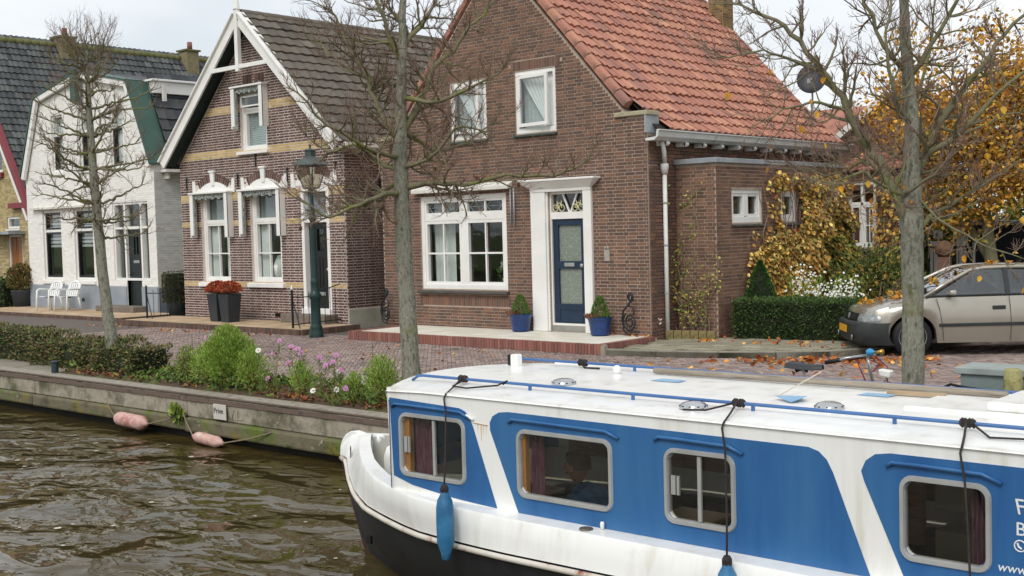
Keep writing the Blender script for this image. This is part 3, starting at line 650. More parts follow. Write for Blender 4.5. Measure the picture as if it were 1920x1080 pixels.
# ---- side extension with flat zinc-edged roof
PE, PEx = FY(18.05), FX(-11.2)
opsE = [(18.57, 19.64, 2.13, 2.73), (20.36, 20.95, 2.13, 2.73)]
we = wall(H3, PE, lambda z: (-12.03, -11.2), [0, 3.2], [], .25, mortar3, 'extension_wall'); we2 = wall(H3, PEx, lambda z: (18.30, 23.0), [0, 3.2], opsE, .25, mortar3, 'extension_wall')
lay_bricks(we, PE, 'y', courses(PE, lambda z: (-12.03, -11.2), .02, 3.2, []), brickE, 120); bE = courses(PEx, lambda z: (18.05, 23.0), .02, 3.2, opsE); lay_bricks(we2, PEx, 'x', bE, brickE, 300)
g = MB(); g.box(-12.03, -11.14, 17.98, 18.12, 3.2, 3.29); g.box(-11.27, -11.13, 18.12, 23.0, 3.2, 3.285); g.build('zinc_edge', zinc, H3, bevel=.008)
g = MB(); g.box(-12.03, -11.28, 18.13, 23.0, 3.15, 3.24); g.build('flat_roof', mat('bitumen', ['#3c3b38', '#474541'], 4, .9), H3)
leadg = mat('leaded_dark', ['#39403f', '#2d3333'], 30, .3)
o = window(H3, PEx, 18.57, 19.64, 2.13, 2.73, .07, (-.12, -.02), [(19.05, 19.16, 2.25, 2.66)], sash=[(18.64, 19.05, 2.24, 2.66, .05), (19.16, 19.57, 2.24, 2.66, .05)], sill=(18.53, 19.68, 2.06, 2.125, .07), silmat=MATS['dark_sill'], wb=.11)
o = window(H3, PEx, 20.36, 20.95, 2.13, 2.73, .07, (-.12, -.02), [], sash=[(20.43, 20.88, 2.22, 2.66, .05)], sill=(20.32, 20.99, 2.06, 2.125, .07), silmat=MATS['dark_sill'], wb=.09)
g = MB(); g.box(-12.0, -11.6, 18.4, 22.9, .1, 3.1); g.build('extension_lining', roomm, H3)
# downpipe
pipem = mat('pipe_white', ['#e4e4df', '#d8d8d2'], 4, .5, vein=[('#5f5a4e', 11, .72, .05)])
g = MB(); g.tube([(-11.9, 17.45, 3.6), (-11.9, 17.5, 3.4), (-11.96, 17.6, 3.22)], .04, 10); g.tube([(-11.98, 17.62, 3.05), (-11.98, 17.62, .09)], .04, 10); g.lathe([(.06, 0), (.075, .12), (.075, .18)], (-11.98, 17.62, 3.03), 10); dp = g.build('downpipe', pipem, H3, smooth=True)
for z in (.9, 1.75, 2.5): g = MB(); g.lathe([(.046, 0), (.046, .03)], (-11.98, 17.62, z), 10); g.build('pipe_clip', zinc, dp)
# ---- rear wing
PR = FY(23.0)
opsR = [(-11.12, -10.50, 1.56, 2.9)]
wr = wall(H3, PR, lambda z: (-11.2, -9.9), [0, 3.1], opsR, .25, mortar3, 'rear_wing_wall'); lay_bricks(wr, PR, 'y', courses(PR, lambda z: (-11.2, -9.9), .02, 3.1, opsR), brickE, 60)
g = MB(); g.box(-10.15, -9.9, 23.26, 23.8, 0, 3.1); g.build('rear_wing_side', mortar3, H3)
o = window(H3, PR, -11.12, -10.50, 1.56, 2.9, .06, (-.12, -.01), [(-10.84, -10.78, 1.62, 2.84), (-11.06, -10.56, 2.42, 2.49)], sash=[(-10.78, -10.56, 1.62, 2.42, .04), (-11.06, -10.84, 1.62, 2.42, .04)], sill=(-11.16, -10.46, 1.48, 1.555, .07), silmat=MATS['dark_sill'])
g = MB(); g.fb(PR, -10.68, -10.66, -.1, -.05, 1.66, 2.38); g.fb(PR, -10.74, -10.6, -.099, -.051, 2.0, 2.02); g.build('muntin', white, o)
rw = MB(); rw.add([(-11.3, 22.85, 3.1), (-9.8, 22.85, 3.1), (-9.8, 24.2, 3.5), (-11.3, 24.2, 3.5)], [(0, 1, 2, 3)]); rwo = rw.build('rear_wing_roof', deckm, H3)
tme2 = pantile(.224, .3, .026, roofred)
for r_ in range(5):
    for k in range(7):
        o = bpy.data.objects.new('roof_tile', tme2); COL.objects.link(o); u = Vector((0, 1.35, .4)).normalized(); al = Vector((1, 0, 0)); nm = al.cross(u)
        o.matrix_world = Matrix.Translation(Vector((-11.2+k*.224, 22.8, 3.1))+u*r_*.29+nm*.02) @ Matrix((al, u, nm)).transposed().to_4x4(); child(o, rwo)
# ------------------------------------------------ purple brick house with yellow bands and white bargeboards
H2 = thing('banded_brick_house', 'purple brick house with yellow bands, white bargeboards and a finial', 'house', (-23.6, 17.35, 0))
P2 = FY(17.35)
def U2(z): return (-26.8, -20.36) if z < 4.0 else (-26.8+(z-4.0)*.99, -20.36-(z-4.0)*.99)
wA, wB, wU, dD = (-25.92, -24.75, 1.02, 3.24), (-23.85, -22.68, 1.02, 3.24), (-24.12, -23.08, 4.2, 5.62), (-21.9, -20.9, .3, 3.2)
ops2 = [wA, wB, wU, dD]
w2 = wall(H2, P2, U2, [0, 4.0, 7.2], ops2, .3, mortar2)
bands2 = [(.89, 1.03), (2.38, 2.50), (3.05, 3.2), (4.09, 4.24), (5.17, 5.32)]
arches = [(-25.335, .86), (-23.265, .86), (-21.4, .78)]
b2 = [b for b in courses(P2, U2, .02, 7.15, ops2, bands=bands2, jt=.018) if not any(abs((b[0]+b[1])/2-c) < h and 3.22 < (b[2]+b[3])/2 < 3.24+.40*(1-((b[0]+b[1])/2-c)**2/h**2)**.5*1.05 for c, h in arches)]
lay_bricks(w2, P2, 'y', b2, brick2, 300, band=brickY, jt=.018)
PS2 = FX(-20.36)
ws2 = wall(H2, PS2, lambda z: (17.36+.3, 26), [0, 4.0], [], .3, mortar2, 'side_wall'); lay_bricks(ws2, PS2, 'x', courses(PS2, lambda z: (17.35, 20.5), .45, 4.0, [], jt=.015), brick2, 120, jt=.015)
g = MB(); g.box(-20.36, -20.33, 17.36, 20.5, -.02, .42); g.build('plinth', mat('limewash', ['#b5b4a6', '#a19f90'], 4, .9, .4, 40, vein=[('#7d7c64', 2, .56, .15)]), H2)
body(H2, -26.8, -20.65, 17.35, 26, 3.9, left=True, mt=mortar2)
tile_roof(H2, [(-20.0, 4.12), (-23.6, 7.44)], 17.02, 26.2, .30, .33, .011, roofgrey, 300, deck=deckm)
g = MB(); g.grid([[(-27.15, 17.02, 4.05), (-23.6, 17.02, 7.4)], [(-27.15, 26, 4.05), (-23.6, 26, 7.4)]]); g.build('roof_left_slope', roofgrey, H2, fix=False)
g = MB()
for i in range(30): g.lathe([(.1, 0), (.105, .28), (.085, .31)], (-23.6, 17.1+i*.3, 7.42), 8, axis=(0, 1, 0))
g.build('ridge_tiles', roofgrey, H2, smooth=True)
# bargeboards, collar beam, post and finial
for sg, zt in ((-1, 4.0), (1, 4.05)):
    a = (-23.6+sg*3.45, 16.98, zt+.02); b_ = (-23.6+sg*.01, 16.98, 7.34); g = MB(); g.bar(a, b_, .05, .24, (0, 1, 0)) if False else None
    d = Vector(b_)-Vector(a); d.normalize(); nm = Vector((-d.z*sg, 0, d.x*sg)); nm = nm if nm.z > 0 else -nm
    for (lo, hi, y0, y1) in ((-.14, .09, 16.96, 17.01), (.09, .125, 16.90, 17.12)):
        A, B = Vector(a), Vector(b_); g.hexa([(A+nm*lo).xz[:1]+(y0,)+((A+nm*lo).z,) if False else ((A+nm*lo).x, y0, (A+nm*lo).z), ((A+nm*lo).x, y1, (A+nm*lo).z), ((A+nm*hi).x, y1, (A+nm*hi).z), ((A+nm*hi).x, y0, (A+nm*hi).z),
                ((B+nm*lo).x, y0, (B+nm*lo).z), ((B+nm*lo).x, y1, (B+nm*lo).z), ((B+nm*hi).x, y1, (B+nm*hi).z), ((B+nm*hi).x, y0, (B+nm*hi).z)])
    g.build('bargeboard', white, H2)
    g = MB(); A2, B2 = Vector(a)-nm*.02, Vector(b_)-nm*.02; g.hexa([(A2.x, 17.0, A2.z-.03), (A2.x, 17.36, A2.z-.03), (A2.x, 17.36, A2.z), (A2.x, 17.0, A2.z), (B2.x, 17.0, B2.z-.03), (B2.x, 17.36, B2.z-.03), (B2.x, 17.36, B2.z), (B2.x, 17.0, B2.z)]); g.build('soffit', mat('dark_soffit', ['#20302e', '#283a37'], 3, .7), H2)
g = MB(); g.box(-24.72, -22.48, 16.955, 17.005, 6.1, 6.2); g.build('collar_beam', white, H2, bevel=.006)
g = MB(); g.box(-23.66, -23.54, 16.93, 17.03, 6.04, 7.55); g.lathe([(.085, 7.5), (.07, 7.6), (.05, 7.75), (.035, 8.3), (.02, 8.7), (.004, 8.9)], (-23.6, 16.98, 0), 10); g.build('finial', white, H2)
g = MB(); g.box(-20.36, -19.93, 17.05, 26, 4.0, 4.1); g.box(-19.97, -19.9, 17.05, 26, 4.03, 4.13); g.build('eave_board', whiteold, H2)
# windows with white valance boxes
sil2 = mat('net_white', ['#cdd0cb'], 3, .9)
def sash_win(op, up=.72):
    a, b_, c, e = op; zm = c+(e-c)*(1-.34); m_ = (a+b_)/2
    o = window(H2, P2, a, b_, c, e, .09, (-.2, -.06), [(a+.09, b_-.09, zm-.03, zm+.03)], sash=[(a+.09, b_-.09, c+.07, zm-.03, .045), (a+.09, b_-.09, zm+.03, e-.08, .045)], sill=(a-.12, b_+.12, c-.13, c-.002, .09), wb=.07)
    g = MB(); g.fb(P2, m_-.016, m_+.016, -.16, -.1, c+.1, zm-.06); g.fb(P2, a+.12, b_-.12, -.159, -.101, c+.68, c+.71); g.build('muntin', white, o); return o
scal = mat('valance_trim', ['#5f6b66', '#c9cbc6', '#4a5450'], 16, .7, lo=.45, hi=.55)
def valance(u0, u1, zt, zb, par, d=.2):
    g = MB(); g.fb(P2, u0-.03, u1+.03, .008, d+.02, zt-.045, zt)
    for u in (u0, u1-.035): g.fb(P2, u, u+.035, .008, d, zb, zt-.046)
    g.fb(P2, u0, u0+.13, d-.035, d-.002, zb+.06, zt-.05); g.fb(P2, u1-.13, u1, d-.035, d-.002, zb, zt-.05)
    o = g.build('valance_box', white, par, bevel=.006)
    g = MB(); n = 9
    for i in range(n): w_ = (u1-u0-.3)/n; x = u0+.15+i*w_; g.fb(P2, x, x+w_-.01, d-.06, d-.04, zt-.16-.03*(i % 2), zt-.05)
    g.build('scalloped_trim', scal, o)
    for u in (u0+.13, u1-.17):
        g = MB()
        for k in range(8): g.fb(P2, u, u+.03+.02*(k % 2), d-.06, d-.04, zb+.12+k*.12, zb+.12+k*.12+.11)
        g.build('scalloped_trim', scal, o)
for op in (wA, wB):
    sash_win(op); m_ = (op[0]+op[1])/2; valance(m_-.80, m_+.80, 3.26, 2.12, H2)
a, b_, c, e = wU
o = window(H2, P2, a, b_, c, e, .09, (-.2, -.06), [(a+.09, b_-.09, 5.14, 5.22)], sash=[(a+.09, b_-.09, c+.06, 5.14, .05)], sill=(a-.1, b_+.08, c-.1, c-.002, .09))
g = MB()
for k in range(20): g.fb(P2, a+.14, b_-.14, -.195, -.185, c+.12+k*.042, c+.12+k*.042+.034)
g.build('blind', mat('blind_grey', ['#c2cccc', '#b4bfc0'], 3, .6), o)
g = MB(); frame(g, P2, a+.1, b_-.1, 5.24, 5.5, .035, .02, .05); s_ = g.build('open_toplight', white, o); g = MB(); g.fb(P2, a+.13, b_-.13, .03, .035, 5.27, 5.48); g.build('pane', glass, s_)
valance(-24.22, -22.98, 5.74, 4.72, H2)
# arches: brick voussoirs, white keystone, springers and lunette
for (cx, hw) in arches:
    R_ = 1.3; zc = 3.70-R_; a0 = math.asin((hw-.12)/R_); ap = H2
    g = MB(); arc = [(cx+R_*.97*math.sin(t), max(3.262, zc+(R_-.19)*math.cos(t))) for t in np.linspace(-a0, a0, 17)]; g.sheet([[(cx-hw+.1, 3.26)]+[p for p in arc]+[(cx+hw-.1, 3.26)]], P2, -.01, .012); lu = g.build('lunette', white, ap)
    for i in range(15):
        t = -a0*.94+1.88*a0*(i+.5)/15; 
        if abs(t) < .06: continue
        q = lambda r, tt: P2(cx+r*math.sin(tt), .014, zc+r*math.cos(tt)); q0 = lambda r, tt: P2(cx+r*math.sin(tt), -.01, zc+r*math.cos(tt)); h_ = .68*a0/15
        g = MB(); g.hexa([q0(R_-.19, t-h_), q0(R_-.19, t+h_), q(R_-.19, t+h_), q(R_-.19, t-h_), q0(R_, t-h_), q0(R_, t+h_), q(R_, t+h_), q(R_, t-h_)]); g.build('arch_brick', brick2, lu, fix=False)
    g = MB(); g.hexa([P2(cx-.06, 0, 3.42), P2(cx+.06, 0, 3.42), P2(cx+.06, .05, 3.42), P2(cx-.06, .05, 3.42), P2(cx-.09, 0, 3.74), P2(cx+.09, 0, 3.74), P2(cx+.09, .06, 3.74), P2(cx-.09, .06, 3.74)]); g.fb(P2, cx-.12, cx+.12, .0, .08, 3.74, 3.79); g.build('keystone', white, ap, bevel=.006)
    for s_ in (-1, 1): g = MB(); x0, x1 = sorted((cx+s_*(hw-.12), cx+s_*(hw+.04))); g.hexa([P2(x0, 0, 3.22), P2(x1, 0, 3.22), P2(x1, .03, 3.22), P2(x0, .03, 3.22), P2(x0+(.06 if s_ > 0 else 0), 0, 3.56), P2(x1-(0 if s_ > 0 else .06), 0, 3.56), P2(x1-(0 if s_ > 0 else .06), .03, 3.56), P2(x0+(.06 if s_ > 0 else 0), .03, 3.56)]); g.build('springer', white, ap, bevel=.005)
for cx in (-23.78, -23.3):                       # flat arch over the attic window
    for i in range(5): g = MB(); x = cx+(i-2)*.072; g.fb(P2, x-.028, x+.028, -.01, .014, 5.78, 6.0); g.build('soldier_brick', brick2, w2, fix=False)
for u, z in ((-26.5, 3.5), (-24.3, 3.5), (-22.35, 3.55), (-23.55, 3.95), (-20.62, 3.6)): g = MB(); g.fb(P2, u-.015, u+.015, .007, .03, z-.16, z+.16); g.fb(P2, u-.05, u+.05, .007, .028, z+.1, z+.13); g.build('wall_anchor', iron, H2)
for y in (17.75, 18.4): g = MB(); g.fb(PS2, y-.015, y+.015, .007, .03, 3.0, 3.4); g.build('wall_anchor', iron, H2)
# black front door with transom light
g = MB(); frame(g, P2, -21.9, -20.9, .3, 3.2, .1, -.2, .01); g.fb(P2, -21.8, -21.0, -.19, .0, 2.40, 2.52); g.fb(P2, -21.93, -20.87, -.1, .06, .3, .43); df = g.build('door_frame', white, H2, bevel=.008)
g = MB(); g.fb(P2, -21.8, -21.0, -.14, -.134, 2.52, 3.1); g.build('transom_pane', mat('grey_blind', ['#7d8388', '#70767b'], 3, .4), df)
o = door(H2, P2, -21.8, -21.0, .44, 2.40, black, [(-21.52, -21.28, 1.75, 2.25)], (-21.53, -21.27, .72, .80), (-21.1, 1.32), (-.19, -.13), None, [(-21.72, -21.44, .9, 1.6), (-21.36, -21.08, .9, 1.6)])
g = MB(); g.fb(P2, -22.3, -20.7, .012, .40, .1, .31); g.build('step', mat('step_stone', ['#70665c', '#7d736a'], 5, .9, .3), H2, bevel=.015)
g = MB(); g.fb(P2, -23.0, -22.78, -.02, .012, .2, .28); g.build('vent', black, H2)
terr2 = MB().box(-27.3, -19.95, 15.68, 17.34, -.02, .085).build('terrace', mat('terrace_base', ['#5f524a'], 3, .9), H2)
t2m = mat('terrace_tile_buff', ['#b39a7c'], 4, .85, .2, 50, isl=.08, islcols=['#b79e80', '#ab9275', '#bfa98b'], vein=[('#7d6c58', 2, .6, .15)]); tm2 = MB().box(-.147, .147, -.147, .147, -.01, .02).mesh('terrace_tile', t2m)
for i in range(24):
    for j in range(5): inst('terrace_tile', tm2, (-27.02+i*.298, 15.86+.06+j*.298, .093), terr2)
brickD = brick_mat('brick_edging_dark', ['#6a574d', '#5f4f46', '#745f54'], .12)
rb2 = MB().box(-.0275, .0275, 0, .13, -.06, .06).mesh('edge_brick', brickD)
for i in range(112): inst('edge_brick', rb2, (-27.27+i*.0655, 15.65, .055), terr2)
for i in range(25): inst('edge_brick', rb2, (-19.93, 15.72+i*.0655, .055), terr2, (0, 0, rad(90)))
# things behind the panes
g = MB(); g.lathe([(.1, 0), (.2, .12), (.22, .35), (.14, .55), (.1, .6)], (-23.15, 17.72, 1.05), 14); tag(g.build('white_vase', mat('white_ceramic', ['#e2e2de'], 3, .3), smooth=True), 'large white vase behind the right ground floor window of the banded house', 'vase')
g = MB(); g.lathe([(.04, 0), (.05, .3), (.02, .34), (.02, .4)], (-25.2, 17.75, 1.05), 10); tag(g.build('candle_jar', MATS['cream_pot'], smooth=True), 'small cream jar behind the left ground floor window of the banded house', 'jar')
sheer = mat('sheer_grey', ['#8f9896', '#a3aba9'], 12, .9, .3, 20, stretch=(6, 6, .3))
for w_ in (wA, wB):
    curtain(H2, P2, w_[0]+.1, w_[0]+.42, 1.05, 2.45, -.23, 4, .012); curtain(H2, P2, w_[0]+.1, w_[1]-.1, 2.5, 3.15, -.23, 9, .012, mt=sheer)
curtain(H2, P2, wA[1]-.42, wA[1]-.1, 1.05, 2.45, -.23, 4, .012)

# ------------------------------------------------ white painted house with bell gable
H1 = thing('white_house', 'white painted house with bell shaped gable, green verge and grey plinth', 'house', (-33.15, 18.2, 0))
P1 = FY(18.2)
pr1 = [(4.2, 3.73), (6.6, 2.65), (7.12, 0.0)]
def hw1(z):
    if z <= 4.2: return 3.73
    if z <= 6.6: return 3.73-(z-4.2)/2.4*1.08
    return max(0, 2.65-(z-6.6)/.52*2.65)
def U1(z): return (-33.15-hw1(z), -33.15+hw1(z))
lw = [(-35.9, -34.75, .95, 3.1), (-33.95, -32.85, .95, 3.1)]; uw = [(-35.1, -34.4, 4.28, 6.0), (-33.4, -32.65, 4.28, 6.0), (-31.65, -30.95, 4.28, 6.0)]; d1 = (-31.7, -29.8, .35, 3.2)
ops1 = lw+uw+[(d1[0], d1[1], .95, 3.2), (-31.05, -30.25, .12, .95)]
wmort = mat('white_wall_base', ['#e2e0da', '#d8d6cf'], 4, .9, .2, 40)
w1 = wall(H1, P1, U1, [0, 4.2, 6.6, 7.11], ops1, .3, wmort)
lay_bricks(w1, P1, 'y', courses(P1, U1, .8, 7.1, ops1, jt=.007), brickW, 300, proud=.003)
g = MB()
for a, b_ in ((-36.88, -31.06), (-30.24, -29.42)): g.fb(P1, a, b_, .001, .03, 0, .78)
g.build('plinth', mat('grey_plinth', ['#9aa1a8', '#8c949c'], 3, .8, .1, 40), H1)
ws1 = wall(H1, FX(-29.42), lambda z: (18.5, 27), [0, 4.0], [], .3, wmort, 'side_wall'); lay_bricks(ws1, FX(-29.42), 'x', courses(FX(-29.42), lambda z: (18.2, 21.5), .75, 4.0, [], jt=.008), mat('brick_white_shaded', ['#b9bab4'], 3, .85, .3, 60, isl=.05, islcols=['#bcbdb7', '#b2b3ad', '#c3c4be']), 0, proud=.004)  # greyer than the front: shade on this side is put into the brick colour
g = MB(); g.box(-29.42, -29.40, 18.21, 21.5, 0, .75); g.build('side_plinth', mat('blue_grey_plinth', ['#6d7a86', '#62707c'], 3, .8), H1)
body(H1, -36.88, -29.72, 18.2, 27, 3.9, mt=wmort)
greenv = mat('verge_green', ['#35534a', '#3d5c52'], 2, .5, vein=[('#55705f', 4, .62, .12)])
for sg in (1, -1):
    pts = [(-33.15+sg*(hw+.05), z) for z, hw in pr1]; g = MB()
    for (xa, za), (xb, zb) in zip(pts[:-1], pts[1:]):
        ln = math.hypot(xb-xa, zb-za); nx, nz = (zb-za)/ln*sg, -(xb-xa)/ln*sg; nx, nz = abs(nx)*sg, abs(nz); t_ = .055
        g.hexa([(xa, 18.02, za), (xa, 18.7, za), (xa+nx*t_, 18.7, za+nz*t_), (xa+nx*t_, 18.02, za+nz*t_), (xb, 18.02, zb), (xb, 18.7, zb), (xb+nx*t_, 18.7, zb+nz*t_), (xb+nx*t_, 18.02, zb+nz*t_)])
    g.build('verge_board', greenv, H1)
    g = MB()
    for (xa, za), (xb, zb) in zip(pts[:-1], pts[1:]):
        g.bar((xa-sg*.1, 18.1, za-.06), (xb-sg*.06, 18.1, zb-.08), .16, .1, (0, 1, 0))
    g.build('verge_moulding', white, H1)
g = MB(); g.box(-33.3, -33.0, 17.9, 18.04, 6.25, 7.2); g.build('gable_ornament', greenv, H1, bevel=.01)
tile_roof(H1, [(-29.32, 4.2), (-30.4, 6.62)], 18.7, 23.4, .28, .36, .008, roofdark, 60, deck=deckm)
g = MB(); g.grid([[(-37.0, 18.3, 4.2), (-35.85, 18.3, 6.65), (-33.15, 18.3, 7.18), (-30.45, 18.3, 6.65)], [(-37.0, 27, 4.2), (-35.85, 27, 6.65), (-33.15, 27, 7.18), (-30.45, 27, 6.65)]]); g.build('roof_slopes', roofdark, H1, fix=False)
g = MB(); g.box(-30.55, -30.1, 18.72, 24, 6.28, 6.62); g.box(-30.55, -30.02, 18.66, 24, 6.62, 6.68); g.build('dormer_cornice', white, H1, bevel=.01)
g = MB(); g.box(-30.04, -29.95, 18.95, 19.05, 6.05, 6.5); g.build('hopper', whiteold, H1)
g = MB(); g.box(-29.42, -29.1, 18.4, 24, 3.98, 4.06); g.build('side_gutter', whiteold, H1)
for y in (18.55, 19.3): g = MB(); g.box(-29.42, -29.2, y-.03, y+.03, 3.8, 3.97); g.build('gutter_bracket', whiteold, H1)
blind1 = mat('striped_blind', ['#c3c6c4'], 3, .8)
for (a, b_, c, e) in lw:
    o = window(H1, P1, a, b_, c, e, .07, (-.2, -.05), [(a+.07, b_-.07, 2.42, 2.5)], sash=[(a+.07, b_-.07, c+.07, 2.42, .06), (a+.07, b_-.07, 2.5, e-.07, .06)], sill=(a-.1, b_+.1, c-.13, c-.003, .07), sashm=black)
    g = MB()
    for k in range(10): g.fb(P1, a+.1, b_-.1, -.195, -.185, 1.95+k*.115, 1.95+k*.115+.075)
    g.build('blind', blind1, o)
for (a, b_, c, e) in uw: o = window(H1, P1, a, b_, c, e, .06, (-.2, -.05), [(a+.06, b_-.06, 5.36, 5.44)], sash=[(a+.06, b_-.06, c+.06, 5.36, .05)], sill=(a-.06, b_+.06, c-.12, c-.003, .07), sashm=black); curtain(o, P1, a, a+.5*(b_-a), c, e, -.22, 4, .01)
g = MB(); g.fb(P1, -36.45, -32.6, .01, .14, 3.14, 3.2); g.build('awning_rail', whiteold, H1)
g = MB()
frame(g, P1, -31.7, -29.8, .95, 3.2, .07, -.2, -.03); g.fb(P1, -31.13, -31.05, -.19, -.02, .12, 3.13); g.fb(P1, -30.27, -30.19, -.19, -.02, .12, 3.13); g.fb(P1, -31.05, -30.27, -.19, -.02, 2.42, 2.5); g.fb(P1, -31.63, -31.13, -.188, -.03, 2.43, 2.49); g.fb(P1, -30.19, -29.87, -.188, -.03, 2.43, 2.49); g.fb(P1, -31.05, -30.27, -.1, .03, .12, .2)
df = g.build('door_frame', white, H1, bevel=.006)
for (a, b_, c, e) in ((-31.63, -31.13, 1.02, 3.13), (-30.19, -29.87, 1.02, 3.13), (-31.05, -30.27, 2.5, 3.13)): g = MB(); g.fb(P1, a, b_, -.16, -.154, c, e); g.build('pane', glass, df)
door(H1, P1, -31.05, -30.27, .2, 2.42, mat('door_black_green', ['#16201f', '#1b2726'], 3, .35), [(-30.78, -30.68, 1.7, 2.2), (-30.62, -30.52, 1.7, 2.2)], (-30.8, -30.5, 1.45, 1.53), (-30.98, 1.15), (-.18, -.1), None, [(-30.98, -30.34, .3, .9)])
g = MB(); g.fb(P1, -32.0, -29.95, .035, .5, .06, .24); g.build('step', MATS['step_stone'], H1, bevel=.02)
terr1 = MB().box(-37.4, -28.2, 16.25, 18.18, -.02, .05).build('terrace', MATS['terrace_base'], H1)
for i in range(30):
    for j in range(6): inst('terrace_tile', tm2, (-37.2+i*.298, 16.5+j*.298, .055), terr1)
for i in range(140): inst('edge_brick', rb2, (-37.38+i*.0655, 16.22, .02), terr1)
for i in range(28): inst('edge_brick', rb2, (-28.18, 16.3+i*.0655, .02), terr1, (0, 0, rad(90)))
g = MB(); g.fb(P1, -33.6, -33.45, .031, .04, .3, .4); g.build('vent', black, H1)

# ------------------------------------------------ ochre brick house at the left edge
H0 = thing('ochre_brick_house', 'ochre brick house with red bargeboard and dark tiled roof at left edge', 'house', (-42.8, 19.2, 0))
P0 = FY(19.2)
def U0(z): return (-47.1, -38.5) if z < 2.9 else (-47.1+(z-2.9)/1.513, -38.5-(z-2.9)/1.513)
ops0 = [(-40.4, -39.5, 2.62, 3.02), (-40.35, -39.35, .1, 2.4), (-41.6, -40.55, 4.6, 6.0)]
w0 = wall(H0, P0, U0, [0, 2.9, 9.4], ops0, .3, mortar3); lay_bricks(w0, P0, 'y', courses(P0, lambda z: (max(-43, U0(z)[0]), U0(z)[1]), .02, 7.2, ops0, jt=.009), brickO, 200)
body(H0, -47.1, -38.5, 19.2, 31, 2.9)
tile_roof(H0, [(-38.2, 2.75), (-42.8, 9.55)], 19.05, 31, .22, .30, .036, roofglz, 300, deck=deckm)
g = MB(); g.grid([[(-47.4, 19.05, 2.7), (-42.8, 19.05, 9.5)], [(-47.4, 31, 2.7), (-42.8, 31, 9.5)]]); g.build('roof_left_slope', roofglz, H0, fix=False)
mossm = mat('mossy_ridge', ['#5f623a', '#6f6e4a'], 5, .95)
g = MB()
for i in range(39): g.lathe([(.13, 0), (.135, .28), (.11, .32)], (-42.8, 19.1+i*.305, 9.53), 8, axis=(0, 1, 0))
g.build('ridge_tiles', mossm, H0, smooth=True)
redp = mat('bargeboard_red', ['#7d333b', '#86393f'], 3, .5)
g = MB(); g.bar((-38.1, 19.02, 2.85), (-42.8, 19.02, 9.6), .06, .26, (0, 1, 0)) if False else None
def slab_line(g, a, b_, lo, hi, y0, y1):
    A, B = Vector((a[0], 0, a[1])), Vector((b_[0], 0, b_[1])); d = (B-A).normalized(); nm = Vector((-d.z, 0, d.x)); nm = nm if nm.z > 0 else -nm
    c = [A+nm*lo, A+nm*hi, B+nm*lo, B+nm*hi]
    g.hexa([(c[0].x, y0, c[0].z), (c[0].x, y1, c[0].z), (c[1].x, y1, c[1].z), (c[1].x, y0, c[1].z), (c[2].x, y0, c[2].z), (c[2].x, y1, c[2].z), (c[3].x, y1, c[3].z), (c[3].x, y0, c[3].z)])
g = MB(); slab_line(g, (-38.15, 2.8), (-42.8, 9.68), -.12, .12, 18.95, 19.1); g.box(-39.9, -38.4, 19.0, 19.17, 3.3, 3.48); g.build('bargeboard', redp, H0)
g = MB(); slab_line(g, (-38.55, 2.9), (-42.8, 9.3), -.12, .0, 19.02, 19.12); g.build('verge_strip', white, H0)
window(H0, P0, -40.4, -39.5, 2.62, 3.02, .07, (-.15, -.03), sill=(-40.45, -39.45, 2.55, 2.615, .05))
o = window(H0, P0, -41.6, -40.55, 4.6, 6.0, .08, (-.15, -.03), sill=(-41.7, -40.45, 4.4, 4.595, .12), silmat=redp)
g = MB(); g.fb(P0, -41.3, -39.1, .01, .6, 2.42, 2.52); g.build('door_canopy', zinc, H0)
wood = mat('varnished_wood', ['#9a6234', '#a86c3b', '#8a562d'], 5, .4, stretch=(8, 8, .6))
g = MB(); frame(g, P0, -40.35, -39.35, .1, 2.4, .07, -.2, -.02); df = g.build('door_frame', white, H0); door(H0, P0, -39.95, -39.42, .14, 2.33, wood, [], None, (-39.9, 1.2), (-.15, -.08), None, [(-39.87, -39.5, .3, 1.0), (-39.87, -39.5, 1.15, 2.2)])
g = MB()
for k in range(4): g.fb(P0, -40.28+k*.09, -40.22+k*.09, -.12, -.06, .14, 2.33)
g.build('door_slats', wood, df)
for (x, y, zb, zt, w_) in ((-42.7, 22.8, 8.9, 9.8, .33), (-42.6, 28.2, 8.4, 9.8, .3)):
    g = MB(); g.box(x-w_, x+w_, y-.3, y+.3, zb, zt); c_ = g.build('chimney', mat('chimney_brick', ['#7d7459', '#8a7f62', '#6d6650'], 6, .9, .5, 40), H0, bevel=.03)
    g = MB(); g.box(x-w_-.06, x+w_+.06, y-.36, y+.36, zt, zt+.07); g.build('chimney_cap', mossm, c_)
    g = MB(); g.lathe([(.11, 0), (.1, .3), (.08, .3)], (x+.1, y, zt+.09), 10); g.build('chimney_pot', mat('clay_pot', ['#8f5f52', '#7e554b'], 4, .8), c_, smooth=True)
# ================================================================== canal boat
BOAT = thing('canal_boat', 'white and blue steel canal boat with black hull and aluminium windows', 'boat', (-3, 6.6, -.6))
YC = 6.6; YN = 5.65; YF = 7.55; PB = FY(YN); PBF = FY(YF)
bwhite = mat('boat_white', ['#d6d3c6', '#e6e6e1', '#ededea'], 7, .34, .03, 8, coat=.2, stretch=(1, 1, .1), lo=.28, hi=.52, rv=.1, vein=[('#cfccc0', 2.5, .66, .2)])
bblue = mat('boat_blue', ['#285a90', '#2f6398', '#366a9a'], 5, .42, .05, 200, coat=.1, stretch=(1, 1, .14), rv=.12)
bblack = mat('boat_black', ['#1d1f22', '#282a2c', '#202122'], 3, .55, .1, 30, vein=[('#33322f', 1.5, .6, .3)])
alu = mat('window_aluminium', ['#a9aaa6', '#b9bab6'], 6, .38, metal=.35, vein=[('#6f706c', 9, .66, .1)])
rubb = mat('black_rubber', ['#141414', '#1d1d1d'], 4, .6)
